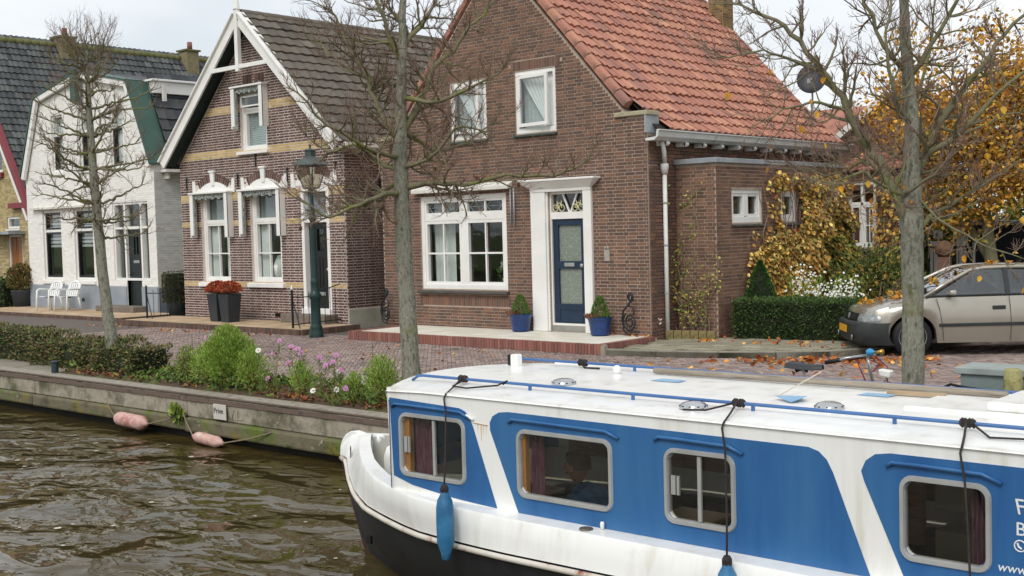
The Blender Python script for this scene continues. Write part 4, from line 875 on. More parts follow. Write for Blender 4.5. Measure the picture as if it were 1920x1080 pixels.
bluerail = mat('rail_blue', ['#3a6299', '#436c9f'], 4, .45)
rustw = mat('rub_rail', ['#d2cdc4', '#c2b8ab'], 5, .5, vein=[('#8a4a2a', 5, .55, .12)])
gun = [(-7.85, .022, .30), (-7.76, .026, .385), (-7.62, .04, .415), (-7.5, .12, .41), (-7.38, .24, .395), (-7.22, .38, .38), (-6.93, .61, .35), (-6.66, .77, .33), (-6.45, .87, .31), (-6.22, .95, .30), (-5.89, 1.03, .29), (-5.5, 1.06, .28), (-5, 1.075, .277), (-3, 1.08, .275), (-1, 1.08, .275), (1.5, 1.05, .28), (3.0, .95, .3)]
strk = [(-7.87, .024, .19), (-7.72, .09, .18), (-7.4, .34, .115), (-7.07, .57, .07), (-6.74, .75, .04), (-6.44, .84, .02), (-6.14, .93, .012), (-5.88, 1.0, .012), (-5.5, 1.06, .02), (-5, 1.12, .035), (-3, 1.13, .05), (-1, 1.13, .05), (1.5, 1.1, .06), (3.0, 1.0, .08)]
def ip(tab, x, k): return float(np.interp(x, [r[0] for r in tab], [r[k] for r in tab]))
def ycs(s, b_): return YC-s*b_
xs = [-7.86, -7.8, -7.72, -7.62, -7.5, -7.4, -7.25, -7.1, -6.9, -6.7, -6.5, -6.3, -6.1, -5.9, -5.6, -5.3, -5, -4, -3, -2, -1, 0, 1.5, 3.0]
for sd, nm_ in ((1, 'near'), (-1, 'far')):
    g = MB(); rows = []
    for x in xs:
        a, za, b_, zb = ip(gun, x, 1), ip(gun, x, 2), ip(strk, x, 1), ip(strk, x, 2)
        rows.append([(x, ycs(sd, a), za), (x, ycs(sd, a+.012), za-.02), (x, ycs(sd, a+(b_-a)*.5+.01), (za+zb)/2), (x, ycs(sd, b_), zb+.03)])
    g.grid(rows); g.build('bulwark', bwhite, BOAT, smooth=True, fix=False)
    g = MB(); pts = [(x, ycs(sd, ip(strk, x, 1)+.008), ip(strk, x, 2)) for x in np.linspace(-7.86, 3, 90)]; g.tube(pts, .02, 8); g.build('rub_rail', rustw, BOAT, smooth=True)
    g = MB(); rows = []
    for x in xs:
        b_, zb = ip(strk, x, 1), ip(strk, x, 2); t = (x+7.93)/11
        wl = float(np.interp(x, [-7.6, -7.5, -7.1, -6.7, -6.0, -5, -4, 3], [.015, .04, .2, .36, .62, .86, .97, 1.0])); xw = x if x > -7.4 else -7.4+(x+7.4)*.35
        rows.append([(x, ycs(sd, b_-.004), zb-.005), (x*.8+xw*.2+.02, ycs(sd, b_*.9+wl*.08), zb*.7-.17), (x*.4+xw*.6, ycs(sd, b_*.45+wl*.55), -.38), (xw, ycs(sd, wl), -.6), (xw+.25, ycs(sd, wl*.7), -.95)])
    g.grid(rows); g.build('hull_side', bblack, BOAT, smooth=True, fix=False)
    # gunwale top and side deck
    g = MB(); rows = []
    for x in xs:
        a, za = ip(gun, x, 1), ip(gun, x, 2); inn = max(.0, a-.125) if x < -6.25 else .93
        rows.append([(x, ycs(sd, a), za), (x, ycs(sd, inn), za+.008)])
    g.grid(rows); g.build('side_deck', bwhite, BOAT, fix=False)
    g = MB(); rows = []
    for x in [q for q in xs if q < -6.1]:
        a, za = max(0, ip(gun, x, 1)-.125), ip(gun, x, 2)+.008; rows.append([(x, ycs(sd, a), za), (x, ycs(sd, a*.95), .02)])
    g.grid(rows); g.build('bulwark_inside', mat('boat_white_shaded', ['#c9c7be', '#bfbdb3'], 2, .5), BOAT, fix=False)  # boat white greyed: the shadow in the bow well is painted in
g = MB(); wf = [q for q in xs if q < -5.9]; g.grid([[(x, ycs(1, max(0, ip(gun, x, 1)-.12)), .03), (x, ycs(-1, max(0, ip(gun, x, 1)-.12)), .03)] for x in wf]); g.build('foredeck', MATS['boat_white_shaded'], BOAT, fix=False)
sh = [(-7.875, .17), (-7.885, .22), (-7.875, .29), (-7.845, .35), (-7.80, .395), (-7.74, .425), (-7.67, .435), (-7.6, .425), (-7.54, .40), (-7.49, .36), (-7.5, .2), (-7.7, .15)]
g = MB(); g.sheet([sh], FY(YC), -.028, .028); g.build('stem_head', bwhite, BOAT, bevel=.015, seg=3)
g = MB(); g.sheet([[(-7.875, .18), (-7.83, .18), (-7.5, -.7), (-7.57, -.7), (-7.74, -.25), (-7.85, .05)]], FY(YC), -.018, .018); g.build('stem_bar', mat('stem_rust', ['#4a2a22', '#3a2520'], 5, .7), BOAT)
# anchor locker and fairlead on the foredeck
g = MB(); rows = []
for i in range(9):
    t = i/8; x = -7.15+t*.85; w_ = .18+.42*t
    rows.append([(x, YC-w_, .10), (x, YC-w_, .30+.05*t), (x, YC-w_*.8, .37+.06*t), (x, YC, .40+.07*t), (x, YC+w_*.8, .37+.06*t), (x, YC+w_, .30+.05*t), (x, YC+w_, .10)])
g.grid(rows); g.add(rows[0], [tuple(range(7))]); g.build('locker_lid', bwhite, BOAT, smooth=True, fix=False)
g = MB(); g.tube([(-7.12, 6.75, .4), (-7.12, 6.75, .49), (-7.08, 6.75, .53), (-7.02, 6.75, .54)], [.025, .025, .03, .028], 10); g.build('fairlead', alu, BOAT, smooth=True)
g = MB(); g.tube([(-7.2, 6.42, .40), (-7.2, 6.42, .47)], .02, 8); g.tube([(-7.26, 6.42, .46), (-7.14, 6.42, .46)], .016, 8); g.build('cleat', bwhite, BOAT, smooth=True)
# name lettering on the bow plate
def text_mesh(s, size, mt, name, ext=.002, italic=0):
    cu = bpy.data.curves.new(name, 'FONT'); cu.body = s; cu.size = size; cu.extrude = ext; cu.shear = italic; cu.resolution_u = 3
    ob = bpy.data.objects.new(name, cu); COL.objects.link(ob); dg = bpy.context.evaluated_depsgraph_get(); me = bpy.data.meshes.new_from_object(ob.evaluated_get(dg)); bpy.data.objects.remove(ob); bpy.data.curves.remove(cu)
    me.materials.clear(); me.materials.append(mt); return me
def put_text(s, size, mt, P, u, d, z, par, name='lettering', rot=0, italic=0):
    me = text_mesh(s, size, mt, name, italic=italic); O = Vector(P(u, d, z)); ax = (Vector(P(u+1, d, z))-O); nm = (Vector(P(u, d+1, z))-O); up = Vector((0, 0, 1)); M3 = Matrix((ax, up, nm)).transposed() @ Matrix.Rotation(rot, 3, 'Z')
    o = bpy.data.objects.new(name, me); COL.objects.link(o); o.matrix_world = Matrix.Translation(O) @ M3.to_4x4(); child(o, par); return o
g = MB()
for k, (pts) in enumerate(([(-.0, .06), (.02, .02), (.0, -.03), (-.01, -.09)], [(.03, .05), (.05, .0), (.03, -.04)], [(-.03, .03), (-.01, -.02), (-.03, -.05)])):
    g.tube([(-7.56+p[0]*.6, YC-.135-.75*(p[0]*.6+.02)-.03, .30+p[1]*.7) for p in pts], .004, 5)
g.build('bow_number', black, BOAT)
# cabin: walls with round-cornered window openings
wins = [(-6.12, -5.475, .40, .85), (-5.02, -4.255, .387, .833), (-3.885, -3.41, .388, .83), (-2.475, -2.02, .403, .837), (-1.0, -.3, .4, .835), (.4, 1.1, .4, .835)]
holes = [rrect(a+.03, b_-.03, c+.03, e-.03, .05) for a, b_, c, e in wins]
def zbase(x): return float(np.interp(x, [-6.25, -6.0, -5.6, -5.0, 3], [.40, .345, .305, .285, .285]))
wallp = [(-6.22, .30), (-5.6, .27), (2.4, .27), (2.4, 1.0), (-6.24, 1.015)]
for P_, nme in ((PB, 'cabin_side'), (lambda u, d, z: (u, YF+d, z), 'cabin_side')):
    g = MB(); g.sheet([wallp]+holes, P_, -.03, 0); cs = g.build(nme, bwhite, BOAT)
# painted blue panels
def arcpt(c, r, a0, a1, n=6): return [(c[0]+r*math.cos(rad(a0+(a1-a0)*i/n)), c[1]+r*math.sin(rad(a0+(a1-a0)*i/n))) for i in range(n+1)]
pa = [(-6.215, .944)]+[(-6.21+.02*i/6, .944-.55*i/6) for i in range(1, 6)]+[(-6.19, zbase(-6.19)+.005), (-6.0, zbase(-6.0)), (-5.8, zbase(-5.8)), (-5.6, zbase(-5.6)), (-5.4, .295), (-5.205, .288), (-5.40, .80), (-5.435, .87), (-5.475, .905), (-5.53, .922)]
pb = [(-5.02, .285), (-2.63, .285), (-2.83, .80), (-2.865, .865), (-2.91, .905), (-2.97, .922)]+[(-5.09, .932), (-5.17, .922), (-5.225, .893), (-5.25, .85), (-5.25, .80)]
pc = [(-2.44, .285), (2.3, .285), (2.3, .93), (-2.52, .935), (-2.6, .922), (-2.65, .885), (-2.675, .83), (-2.66, .78)]
for loop, hs in ((pa, holes[:1]), (pb, holes[1:3]), (pc, holes[3:])):
    for P_ in (PB, lambda u, d, z: (u, YF+d, z)):
        g = MB(); g.sheet([loop]+hs, P_, .0005, .003); g.build('blue_panel', bblue, BOAT)
# window frames, panes, bars and rain hoods
def ring(g, P_, a, b_, c, e, r, w, d):
    o1, o2, i1, i2 = rrect(a, b_, c, e, r), rrect(a+w*.2, b_-w*.2, c+w*.2, e-w*.2, r-w*.2), rrect(a+w*.8, b_-w*.8, c+w*.8, e-w*.8, r-w*.7), rrect(a+w, b_-w, c+w, e-w, r-w*.85)
    rows = [[P_(u, dd, z) for u, z in lp] for lp, dd in ((o1, .003), (o2, d), (i1, d), (i2, .0), (i2, -.03))]; g.grid(rows, close=True)
for k, (a, b_, c, e) in enumerate(wins):
    for far in (0, 1):
        P_ = PB if not far else (lambda u, d, z: (u, YF+d, z))
        g = MB(); ring(g, P_, a, b_, c, e, .07, .031, .016); wo_ = g.build('window', alu, BOAT, smooth=False, fix=False)
        g = MB(); g.sheet([rrect(a+.03, b_-.03, c+.03, e-.03, .05)], P_, -.018, -.014); g.build('pane', boatglass, wo_)
        if k in (0, 2) and not far:
            m_ = a+(b_-a)*(.53 if k == 0 else .5); g = MB(); g.fb(P_, m_-.012, m_+.012, -.012, .004, c+.035, e-.035); g.build('sliding_bar', alu, wo_); g = MB(); g.fb(P_, a+.045, a+.075, -.012, .002, c+.17, c+.28); g.fb(P_, a+.085, a+.1, -.012, .002, c+.17, c+.28); g.build('latch', alu, wo_)
        if not far: g = MB(); g.tube([PB(a+.0-.06, .012, e+.032), PB(a+.03-.06, .016, e+.055), PB(a+.1, .016, e+.055), PB(b_-.04, .016, e+.048), PB(b_+.05, .012, e+.012)], .011, 6); g.build('rain_hood', bblue, BOAT, smooth=True)
# roof with rounded shoulders and bowed front
def roofz(v): return 1.0+.035*(1-abs(v)**2.2)
g = MB(); rows = []
for i in range(24):
    t = i/23; x0 = -6.24 if i == 0 else -6.24+t*8.64; rows.append([(x0-(.34*(1-v*v) if i == 0 else (.34*(1-v*v)*max(0, 1-t*9))), YC+v*.965, roofz(v) if i > 0 else roofz(v)-.012) for v in np.linspace(-1, 1, 25)])
g.grid(rows); g.build('roof', bwhite, BOAT, smooth=True, fix=False)
g = MB(); fr = [(-6.24-.34*(1-v*v), YC+v*.965) for v in np.linspace(-1, 1, 25)]; g.grid([[(x, y, roofz(v)-.012) for (x, y), v in zip(fr, np.linspace(-1, 1, 25))], [(x+.02, y, .93) for x, y in fr]]); g.build('roof_front_fascia', bwhite, BOAT, smooth=True, fix=False)
g = MB(); g.grid([[(x+.03, y, .93) for x, y in fr], [(x+.03, y, .30) for x, y in fr]]); g.build('cabin_front', bblue, BOAT, smooth=True, fix=False)
g = MB(); g.box(2.38, 2.4, YN, YF, .27, 1.0); g.build('cabin_back', bwhite, BOAT)
# rusty weld seam of the first white stripe
g = MB(); g.tube([PB(-5.40, .003, .835), PB(-5.27, .003, .828)], .003, 5); g.build('weld_seam', mat('rust_line', ['#a8763f', '#c9b59a'], 6, .8), BOAT)
g = MB(); g.bar(PB(-5.46, .012, .882), PB(-5.39, .012, .857), .018, .014, (0, 1, 0)); g.build('grab_handle', bwhite, BOAT, bevel=.006)
g = MB()
for x_, w_, h_ in ((-5.33, .006, .11), (-5.31, .004, .07), (-5.36, .004, .05), (-5.285, .003, .06)): g.add([PB(x_-w_, .0008, .828), PB(x_+w_, .0008, .828), PB(x_+w_*.3, .0008, .828-h_), PB(x_-w_*.3, .0008, .828-h_)], [(0, 1, 2, 3)])
g.build('rust_streak', mat('pale_rust', ['#cfae7e', '#dcc9a8'], 30, .8), BOAT, fix=False)
# inside the cabin
wdark = mat('cabin_wood', ['#8a6240', '#9a7048', '#7a5638'], 5, .5, stretch=(1, 1, 6)); linen = mat('cabin_headliner', ['#d6d0c2', '#dfdacd'], 3, .9)
g = MB(); g.box(-5.6, 2.35, 5.95, 7.25, -.5, -.45); g.build('cabin_floor', wdark, BOAT)
g = MB(); g.box(-6.15, 2.35, YN+.05, YF-.05, .985, .995); g.build('headliner', linen, BOAT)
g = MB(); g.box(-5.9, 2.3, 7.05, 7.45, -.2, .05); g.build('bench', mat('bench_cushion', ['#4a3a2a', '#5a4733'], 3, .9), BOAT)
g = MB(); g.box(-6.1, -2.9, 7.50, 7.515, .27, .42); g.box(-3.4, -3.0, 7.2, 7.25, -.2, .6); g.build('wood_panelling', wdark, BOAT)
g = MB(); g.box(-5.75, -5.4, 6.0, 6.6, .20, .23); g.box(-4.4, -4.0, 6.15, 6.6, .20, .23); g.box(-5.6, -5.52, 6.25, 6.33, -.45, .2); g.box(-4.24, -4.16, 6.35, 6.43, -.45, .2); g.build('table', mat('table_top', ['#b39b78', '#a68e6c'], 4, .4), BOAT, bevel=.01)
cpur = mat('curtain_plum', ['#42202f', '#54303f', '#644454'], 25, .9, .2, 30, stretch=(3, 3, .4))
for (a, b_) in ((-6.03, -5.83), (-4.96, -4.85), (-2.14, -2.07)): curtain(BOAT, PB, a, b_, .36, .9, -.07, 3, .012, mt=cpur)
g = MB(); g.box(-6.1, -6.04, YN+.02, YN+.06, .3, .95); g.box(-5.01, -4.965, YN+.02, YN+.06, .3, .95); g.build('window_trim', mat('pine_trim', ['#a8763f', '#b8864c'], 4, .5), BOAT)
g = MB(); g.box(-2.72, -2.45, 6.7, 7.0, .42, .62); g.box(-2.72, -2.4, 6.7, 7.0, -.1, .3); g.build('cupboard', mat('cupboard_cream', ['#a9a391', '#9a9484'], 3, .7), BOAT)
# rails, knots, vents and loose gear on the roof
for y, x0 in ((6.0, -6.28), (7.2, -6.33)):
    g = MB(); g.tube([(x0-.06, y, 1.02), (x0, y, 1.055), (x0+.05, y, 1.06), (2.2, y, 1.06)], .0105, 8); r_ = g.build('roof_rail', bluerail, BOAT, smooth=True)
    for x in np.arange(-5.2, 2.2, .85): g = MB(); g.tube([(x, y, 1.02), (x, y, 1.055)], .012, 6); g.build('stanchion', bluerail, r_)
chrome = mat('polished_steel', ['#c9cbcc', '#b4b6b8'], 6, .2, metal=.9)
for (x, y) in ((-5.15, 6.3), (-3.86, 5.93), (-3.15, 6.25)):
    g = MB(); g.lathe([(.085, 0), (.085, .012), (.07, .03), (.04, .04), (.0, .042)], (x, y, roofz((y-YC)/.965)), 18); v = g.build('roof_vent', chrome, BOAT, smooth=True, auto=40)
    g = MB()
    for k in range(10): a = k*.628; g.lathe([(.008, 0), (.008, .006)], (x+.078*math.cos(a), y+.078*math.sin(a), roofz((y-YC)/.965)+.014), 6)
    g.build('vent_hole', black, v)
g = MB(); g.box(-6.25, -6.18, 6.98, 7.05, 1.02, 1.12); nb = g.build('navigation_light_box', bwhite, BOAT, bevel=.01); g = MB(); g.box(-6.29, -6.252, 6.995, 7.035, 1.03, 1.115); g.build('lamp_lens', black, nb)
g = MB(); g.lathe([(.02, 0), (.03, .02), (.03, .045), (.015, .06), (0, .062)], (-5.2, 6.98, 1.03), 12); g.build('mushroom_vent', bwhite, BOAT, smooth=True)
g = MB(); g.box(-2.8, -1.0, 6.45, 7.0, 1.02, 1.05); g.box(-2.35, -.6, 6.5, 7.05, 1.05, 1.10); g.build('roof_hatch', bwhite, BOAT, bevel=.012)
tapb = mat('blue_tarp', ['#7ba0be', '#8aaecb'], 5, .7)
for (x, y, w_, h_) in ((-4.62, 6.78, .22, .1), (-3.15, 6.85, .2, .09)): g = MB(); z = roofz((y-YC)/.965)+.004; g.add([(x-w_/2, y-h_/2, z), (x+w_/2, y-h_/2, z), (x+w_/2+.02, y+h_/2, z+.006), (x-w_/2+.03, y+h_/2, z+.004)], [(0, 1, 2, 3)]); g.build('non_slip_patch', tapb, BOAT)
weather = mat('weathered_pole', ['#8c8272', '#a1978a', '#7a7062'], 8, .9, .3, 60, stretch=(.3, 6, 6))
g = MB(); g.tube([(-4.95, 7.1, 1.055), (-3.7, 7.11, 1.058), (-2.45, 7.12, 1.055)], .022, 8); tag(g.build('boat_pole', weather, smooth=True), 'weathered wooden pole lying along the far rail of the boat roof', 'pole')
g = MB(); g.bar((-3.1, 6.93, 1.05), (-2.75, 6.95, 1.05), .05, .02); tag(g.build('plank_offcut', mat('plank', ['#b19a7c', '#a38c70'], 5, .8)), 'short pale plank lying on the boat roof near the hatch', 'plank')
z = 1.03; g = MB(); fl = [(-3.58, 6.38), (-3.42, 6.30), (-3.36, 6.40), (-3.47, 6.52)]
g.add([(fl[0][0], fl[0][1], z+.03), (fl[1][0], fl[1][1], z+.01), (fl[2][0], fl[2][1], z+.04), (fl[3][0], fl[3][1], z+.015), (-3.46, 6.4, z+.035)], [(0, 1, 4), (1, 2, 4), (2, 3, 4), (3, 0, 4)])
flag = thing('small_flag', 'small pale blue flag on a thin stick lying on the boat roof', 'flag', (-3.5, 6.4, 1.03)); g.build('cloth', tapb, flag, fix=False)
g = MB(); g.tube([(-3.58, 6.44, 1.05), (-3.58, 7.0, 1.138)], .004, 6); g.build('stick', mat('stick_pale', ['#c9c0ae'], 4, .7), flag)
# lettering on the side
lw_ = mat('letter_white', ['#e2e4e4'], 3, .5)
put_text('F', .105, lw_, PB, -1.905, .0035, .715, BOAT, italic=-.2); put_text('B', .09, lw_, PB, -1.912, .0035, .615, BOAT)
g = MB(); g.tube([PB(-1.89+.026*math.cos(a), .004, .565+.026*math.sin(a)) for a in np.linspace(0, 6.283, 22)], .0035, 5); g.build('phone_symbol', lw_, BOAT)
g = MB(); g.tube([PB(-1.902, .005, .578), PB(-1.897, .005, .562), PB(-1.883, .005, .552)], .005, 6); g.build('phone_handset', lw_, BOAT)
put_text('www.f', .062, lw_, PB, -1.995, .0035, .432, BOAT, italic=.15)
g = MB(); g.lathe([(.045, 0), (.04, .006), (0, .007)], (-4.42, 5.585, .283), 14); g.build('filler_cap', mat('bronze', ['#6d6250', '#82765f'], 5, .4, metal=.6), BOAT)
g = MB(); g.lathe([(.012, 0), (.014, .035), (.01, .045), (0, .046)], (-4.33, 5.63, .285), 8); g.build('breather', bwhite, BOAT, smooth=True)
g = MB(); g.sheet([[(-6.95, -.30), (-6.90, -.30), (-6.90, -.24), (-6.95, -.24)]], FY(6.05), .0, .02); g.build('hull_outlet', black, BOAT)

# fenders hanging from the rail, with their ropes
fbl = mat('fender_blue', ['#2f6d97', '#3a7aa5', '#2a638c'], 5, .45, .05, 30, vein=[('#2c4a58', 8, .62, .1)])
ropem = mat('dark_rope', ['#2a2626', '#3a3330'], 30, .9, .4, 200)
def fender(xr, xb, yb, ztop, label, L_=.34, sag=None, tail=None):
    t = thing('boat_fender', label, 'fender', (xb, yb, ztop-L_), 'blue fenders hanging from the boat rail')
    g = MB(); r = .058; g.lathe([(.012, -L_-.05), (.03, -L_-.04), (.035, -L_), (r, -L_+.07), (r+.002, -L_*.5), (r, -.10), (r*.85, -.05), (.028, -.01), (.026, .02), (.012, .03)], (xb, yb, ztop), 16); g.build('body', fbl, t, smooth=True)
    g = MB(); g.lathe([(.028, .0), (.028, .03), (.018, .05)], (xb, yb, ztop), 10); g.build('end_eye', ropem, t)
    g = MB(); E = Vector((xr+(xb-xr)*.52, 5.64, 1.008)); Tp = Vector((xb, yb, ztop+.04)); g.tube([(xr, 6.0, 1.075), (xr+(xb-xr)*.3, 5.8, 1.035), E, E+Vector((-.005, -.012, -.03))]+[E.lerp(Tp, q) + Vector((.006*math.sin(q*3.14), -.0, 0)) for q in (.2, .4, .6, .8, 1)], .0062, 6); g.build('rope', ropem, t, smooth=True)
    g = MB()
    for k in range(4): g.lathe([(.018, -.012), (.028, 0), (.018, .012)], (xr-.02+k*.018, 6.0, 1.062), 8, axis=(1, 0, .2*(k % 2)))
    g.build('knot', ropem, t)
    if tail: g = MB(); g.tube(tail, .006, 6); g.build('rope_tail', ropem, t, smooth=True)
    return t
fender(-5.83, -5.47, 5.43, .40, 'blue fender with black rope hanging at the bow window', .40, tail=[(-5.8, 6.0, 1.06), (-5.78, 5.85, 1.03), (-5.62, 5.82, 1.03), (-5.45, 5.95, 1.045), (-5.4, 6.0, 1.075), (-5.42, 5.97, 1.05)])
fender(-3.6, -3.36, 5.46, .27, 'blue fender at the lower picture edge below the small middle window', .34, tail=[(-3.62, 6.0, 1.06), (-3.72, 5.84, 1.03), (-3.85, 5.8, 1.028)])
fender(-2.27, -2.05, 5.46, .20, 'rightmost fender, its black rope crossing the right hand window', .34, tail=[(-2.24, 6.0, 1.06), (-2.1, 5.85, 1.025), (-1.9, 5.88, 1.03)])
g = MB()
for k in range(4): g.lathe([(.018, -.012), (.03, 0), (.018, .012)], (-5.72+k*.02, 7.2, 1.062), 8, axis=(1, 0, .2*(k % 2)))
g.tube([(-5.7, 7.2, 1.05), (-5.62, 7.14, 1.03), (-5.5, 7.16, 1.03)], .01, 6); tag(g.build('rope_knot', ropem, smooth=True), 'black rope knotted round the far roof rail', 'rope')
# ---- person seated in the cabin, blue shirt, seen through the second window
def skin_body(name, verts, edges, radii, mt, parent, sub=2, root=0):
    me = bpy.data.meshes.new(name); me.from_pydata(verts, edges, []); o = bpy.data.objects.new(name, me); COL.objects.link(o)
    o.modifiers.new('skin', 'SKIN')
    for i, r in enumerate(radii): sv = me.skin_vertices[0].data[i]; sv.radius = (r, r) if not isinstance(r, tuple) else r; sv.use_root = (i == root)
    md = o.modifiers.new('sub', 'SUBSURF'); md.levels = sub; md.render_levels = sub
    me.materials.append(mt); child(o, parent); 
    for p in me.polygons: p.use_smooth = True
    return o
skinm = mat('skin', ['#d09a80', '#c89074'], 6, .6); shirt = mat('blue_shirt', ['#5f95d0', '#578ac4'], 6, .9, .2, 30); hairm = mat('brown_hair', ['#6a5646', '#7a6452'], 20, .8, .4, 60)
per = thing('person', 'person in blue shirt seated in the boat cabin behind the second window', 'person', (-5.1, 6.5, -.45))
bx, by = -5.10, 6.42; z0 = -.27
V = [(bx, by+.15, z0+.02), (bx, by+.13, z0+.2), (bx-.01, by+.11, z0+.38), (bx-.03, by+.09, z0+.5), (bx-.05, by+.06, z0+.57),
     (bx-.03, by-.10, z0+.46), (bx-.09, by-.16, z0+.26), (bx-.28, by-.12, z0+.34), (bx-.34, by-.11, z0+.36),
     (bx-.03, by+.28, z0+.46), (bx-.07, by+.34, z0+.26), (bx-.26, by+.24, z0+.34), (bx-.33, by+.22, z0+.36),
     (bx-.02, by+.06, z0-.0), (bx-.4, by+.04, z0+.02), (bx-.42, by+.04, z0-.2), (bx-.02, by+.25, z0), (bx-.4, by+.25, z0+.02), (bx-.42, by+.25, z0-.2)]
E_ = [(0, 1), (1, 2), (2, 3), (3, 4), (3, 5), (5, 6), (6, 7), (7, 8), (3, 9), (9, 10), (10, 11), (11, 12), (0, 13), (13, 14), (14, 15), (0, 16), (16, 17), (17, 18)]
R_ = [.14, .13, (.15, .13), .09, .055, .075, .055, .042, .035, .075, .055, .042, .035, .09, .075, .055, .09, .075, .055]
skin_body('body', V, E_, R_, shirt, per)
hc = Vector((bx-.075, by+.04, z0+.70)); g = MB(); rows = []
for i in range(13):
    t = math.pi*i/12; zz = math.cos(t); rr = math.sin(t)
    rows.append([(hc.x+(-.095 if math.cos(a) > 0 else -.09)*rr*math.cos(a)*(1 if zz > -.2 else .85)-(.012 if (abs(math.sin(a)) < .3 and math.cos(a) > 0 and -.35 < zz < .1) else 0), hc.y+.075*rr*math.sin(a)*(1 if zz > -.2 else .82), hc.z+.115*zz) for a in np.linspace(0, 2*math.pi, 17)[:-1]])
g.grid(rows, close=True); g.build('head', skinm, per, smooth=True, fix=False)
g = MB(); rows = []
for i in range(8):
    t = math.pi*.56*i/7; rows.append([(hc.x+.012+.1*math.sin(t)*math.cos(a), hc.y+.082*math.sin(t)*math.sin(a), hc.z+.012+.118*math.cos(t)+(.045 if math.cos(a) < -.3 and i > 4 else 0)) for a in np.linspace(0, 2*math.pi, 17)[:-1]])
g.grid(rows, close=True); g.build('hair', hairm, per, smooth=True, fix=False)
for s_ in (-1, 1): g = MB(); g.lathe([(0, -.012), (.022, -.008), (.026, .0), (.018, .01), (0, .012)], (hc.x+.005, hc.y+s_*.078, hc.z-.005), 8, axis=(0, 1, 0)); g.build('ear', skinm, per, smooth=True)
g = MB(); g.tube([(hc.x-.09, hc.y, hc.z+.02), (hc.x-.115, hc.y, hc.z-.015), (hc.x-.095, hc.y, hc.z-.025)], [.009, .015, .01], 6); g.build('nose', skinm, per, smooth=True)
for s_ in (-1, 1): g = MB(); g.lathe([(0, -.006), (.009, 0), (0, .006)], (hc.x-.088, hc.y+s_*.03, hc.z+.018), 8, axis=(1, 0, 0)); g.build('eye', black, per)
g = MB(); g.tube([(hc.x-.088, hc.y-.025, hc.z-.055), (hc.x-.095, hc.y, hc.z-.053), (hc.x-.088, hc.y+.025, hc.z-.055)], .005, 5); g.build('mouth', mat('lips', ['#8a4a42'], 4, .6), per)
for (hxp, hyp) in ((bx-.35, by-.11), (bx-.34, by+.22)):
    g = MB(); hz = z0+.36; g.tube([(hxp+.03, hyp, hz), (hxp-.01, hyp, hz+.005), (hxp-.05, hyp, hz+.004)], [.028, .036, .032], 8)
    for q, ln in ((-.03, .055), (-.011, .065), (.009, .062), (.028, .05)): g.tube([(hxp-.045, hyp+q*.8, hz+.004), (hxp-.045-ln*.55, hyp+q, hz+.008), (hxp-.045-ln, hyp+q, hz-.008)], [.009, .009, .007], 6)
    s_ = 1 if hyp < by else -1; g.tube([(hxp-.0, hyp+s_*.025, hz), (hxp-.035, hyp+s_*.055, hz+.003), (hxp-.06, hyp+s_*.06, hz-.004)], [.011, .01, .008], 6); g.build('hand', skinm, per, smooth=True)
# ================================================================== parked car
CAR = thing('parked_car', 'champagne coloured hatchback with leaves on its bonnet parked by the hedge', 'car', (-7.6, 18.2, 0))
th = rad(52); cr_ = Vector((math.sin(th), math.cos(th), 0)); cn_ = Vector((cr_.y, -cr_.x, 0)); cw_ = Vector((-7.50, 17.66, 0))
def CP(s, w, z): return tuple(cw_+cr_*(s-.84)*.98+cn_*(w-.77)*.98+Vector((0, 0, z*.985)))
paint = mat('champagne_paint', ['#a09b8f', '#a9a498'], 1.5, .3, .0, metal=.6, coat=1, vein=[('#7d7666', 6, .66, .15)])
plast = mat('bumper_plastic', ['#26292a', '#303334'], 4, .55, .1, 80)
I_ = lambda s, xs_, ys_: float(np.interp(s, xs_, ys_))
def ztop(s): return I_(s, [.05, .10, .16, .3, .6, .9, 1.1, 1.3, 3.5, 3.8, 4.0, 4.1], [.50, .64, .715, .755, .83, .895, .93, .935, .95, .93, .86, .6])
def hw(s): return I_(s, [.05, .10, .15, .2, .28, .4, .6, .8, 3.4, 3.8, 4.0, 4.1], [.42, .52, .63, .70, .765, .80, .83, .84, .84, .81, .75, .66])/.84
def zbot(s):
    z = .21
    for c in (.84, 3.36):
        if abs(s-c) < .365: z = max(z, .30+math.sqrt(.365**2-(s-c)**2))
    return z
ss = sorted(set(list(np.linspace(.05, .45, 12))+list(np.linspace(.47, 1.21, 31))+list(np.linspace(1.25, 2.95, 14))+list(np.linspace(2.99, 3.73, 25))+list(np.linspace(3.76, 4.1, 8))))
for sd in (1, -1):
    g = MB(); rows = []
    for s in ss:
        k = hw(s); zt = ztop(s); zb = zbot(s); sh_ = zt-.035
        zz = lambda a: zb+(sh_-zb)*a
        rows.append([CP(s, sd*w*k, z) for w, z in ((.70, zb), (.815, zb), (.838, zz(.25)), (.845, zz(.45)), (.838, zz(.7)), (.815, zz(.9)), (.785, sh_+.012), (.70, zt+.005), (.4, zt+.03), (0, zt+.04))])
    g.grid(rows); g.build('body_side', paint, CAR, smooth=True, fix=True, auto=38)
g = MB(); rows = []
for s, zt, zb in ((-.03, .50, .30), (-.035, .46, .26), (.0, .45, .22)):
    pass
def bump_row(z, off): return [CP(I_(abs(t), [0, .5, .8, .93, 1.0, 1.06], [-.06, -.045, .0, .07, .2, .46])+off, math.copysign(I_(abs(t), [0, .5, .8, .93, 1.0, 1.06], [0, .42, .66, .78, .835, .855]), t)*(1-off*.1), z) for t in np.linspace(-1.06, 1.06, 41)]
g.grid([bump_row(.185, .10), bump_row(.24, .03), bump_row(.36, 0), bump_row(.43, -.004), bump_row(.445, .0), bump_row(.50, .004), bump_row(.53, .03), bump_row(.535, .10)]); bm_ = g.build('front_bumper', plast, CAR, smooth=True, auto=35, fix=False)
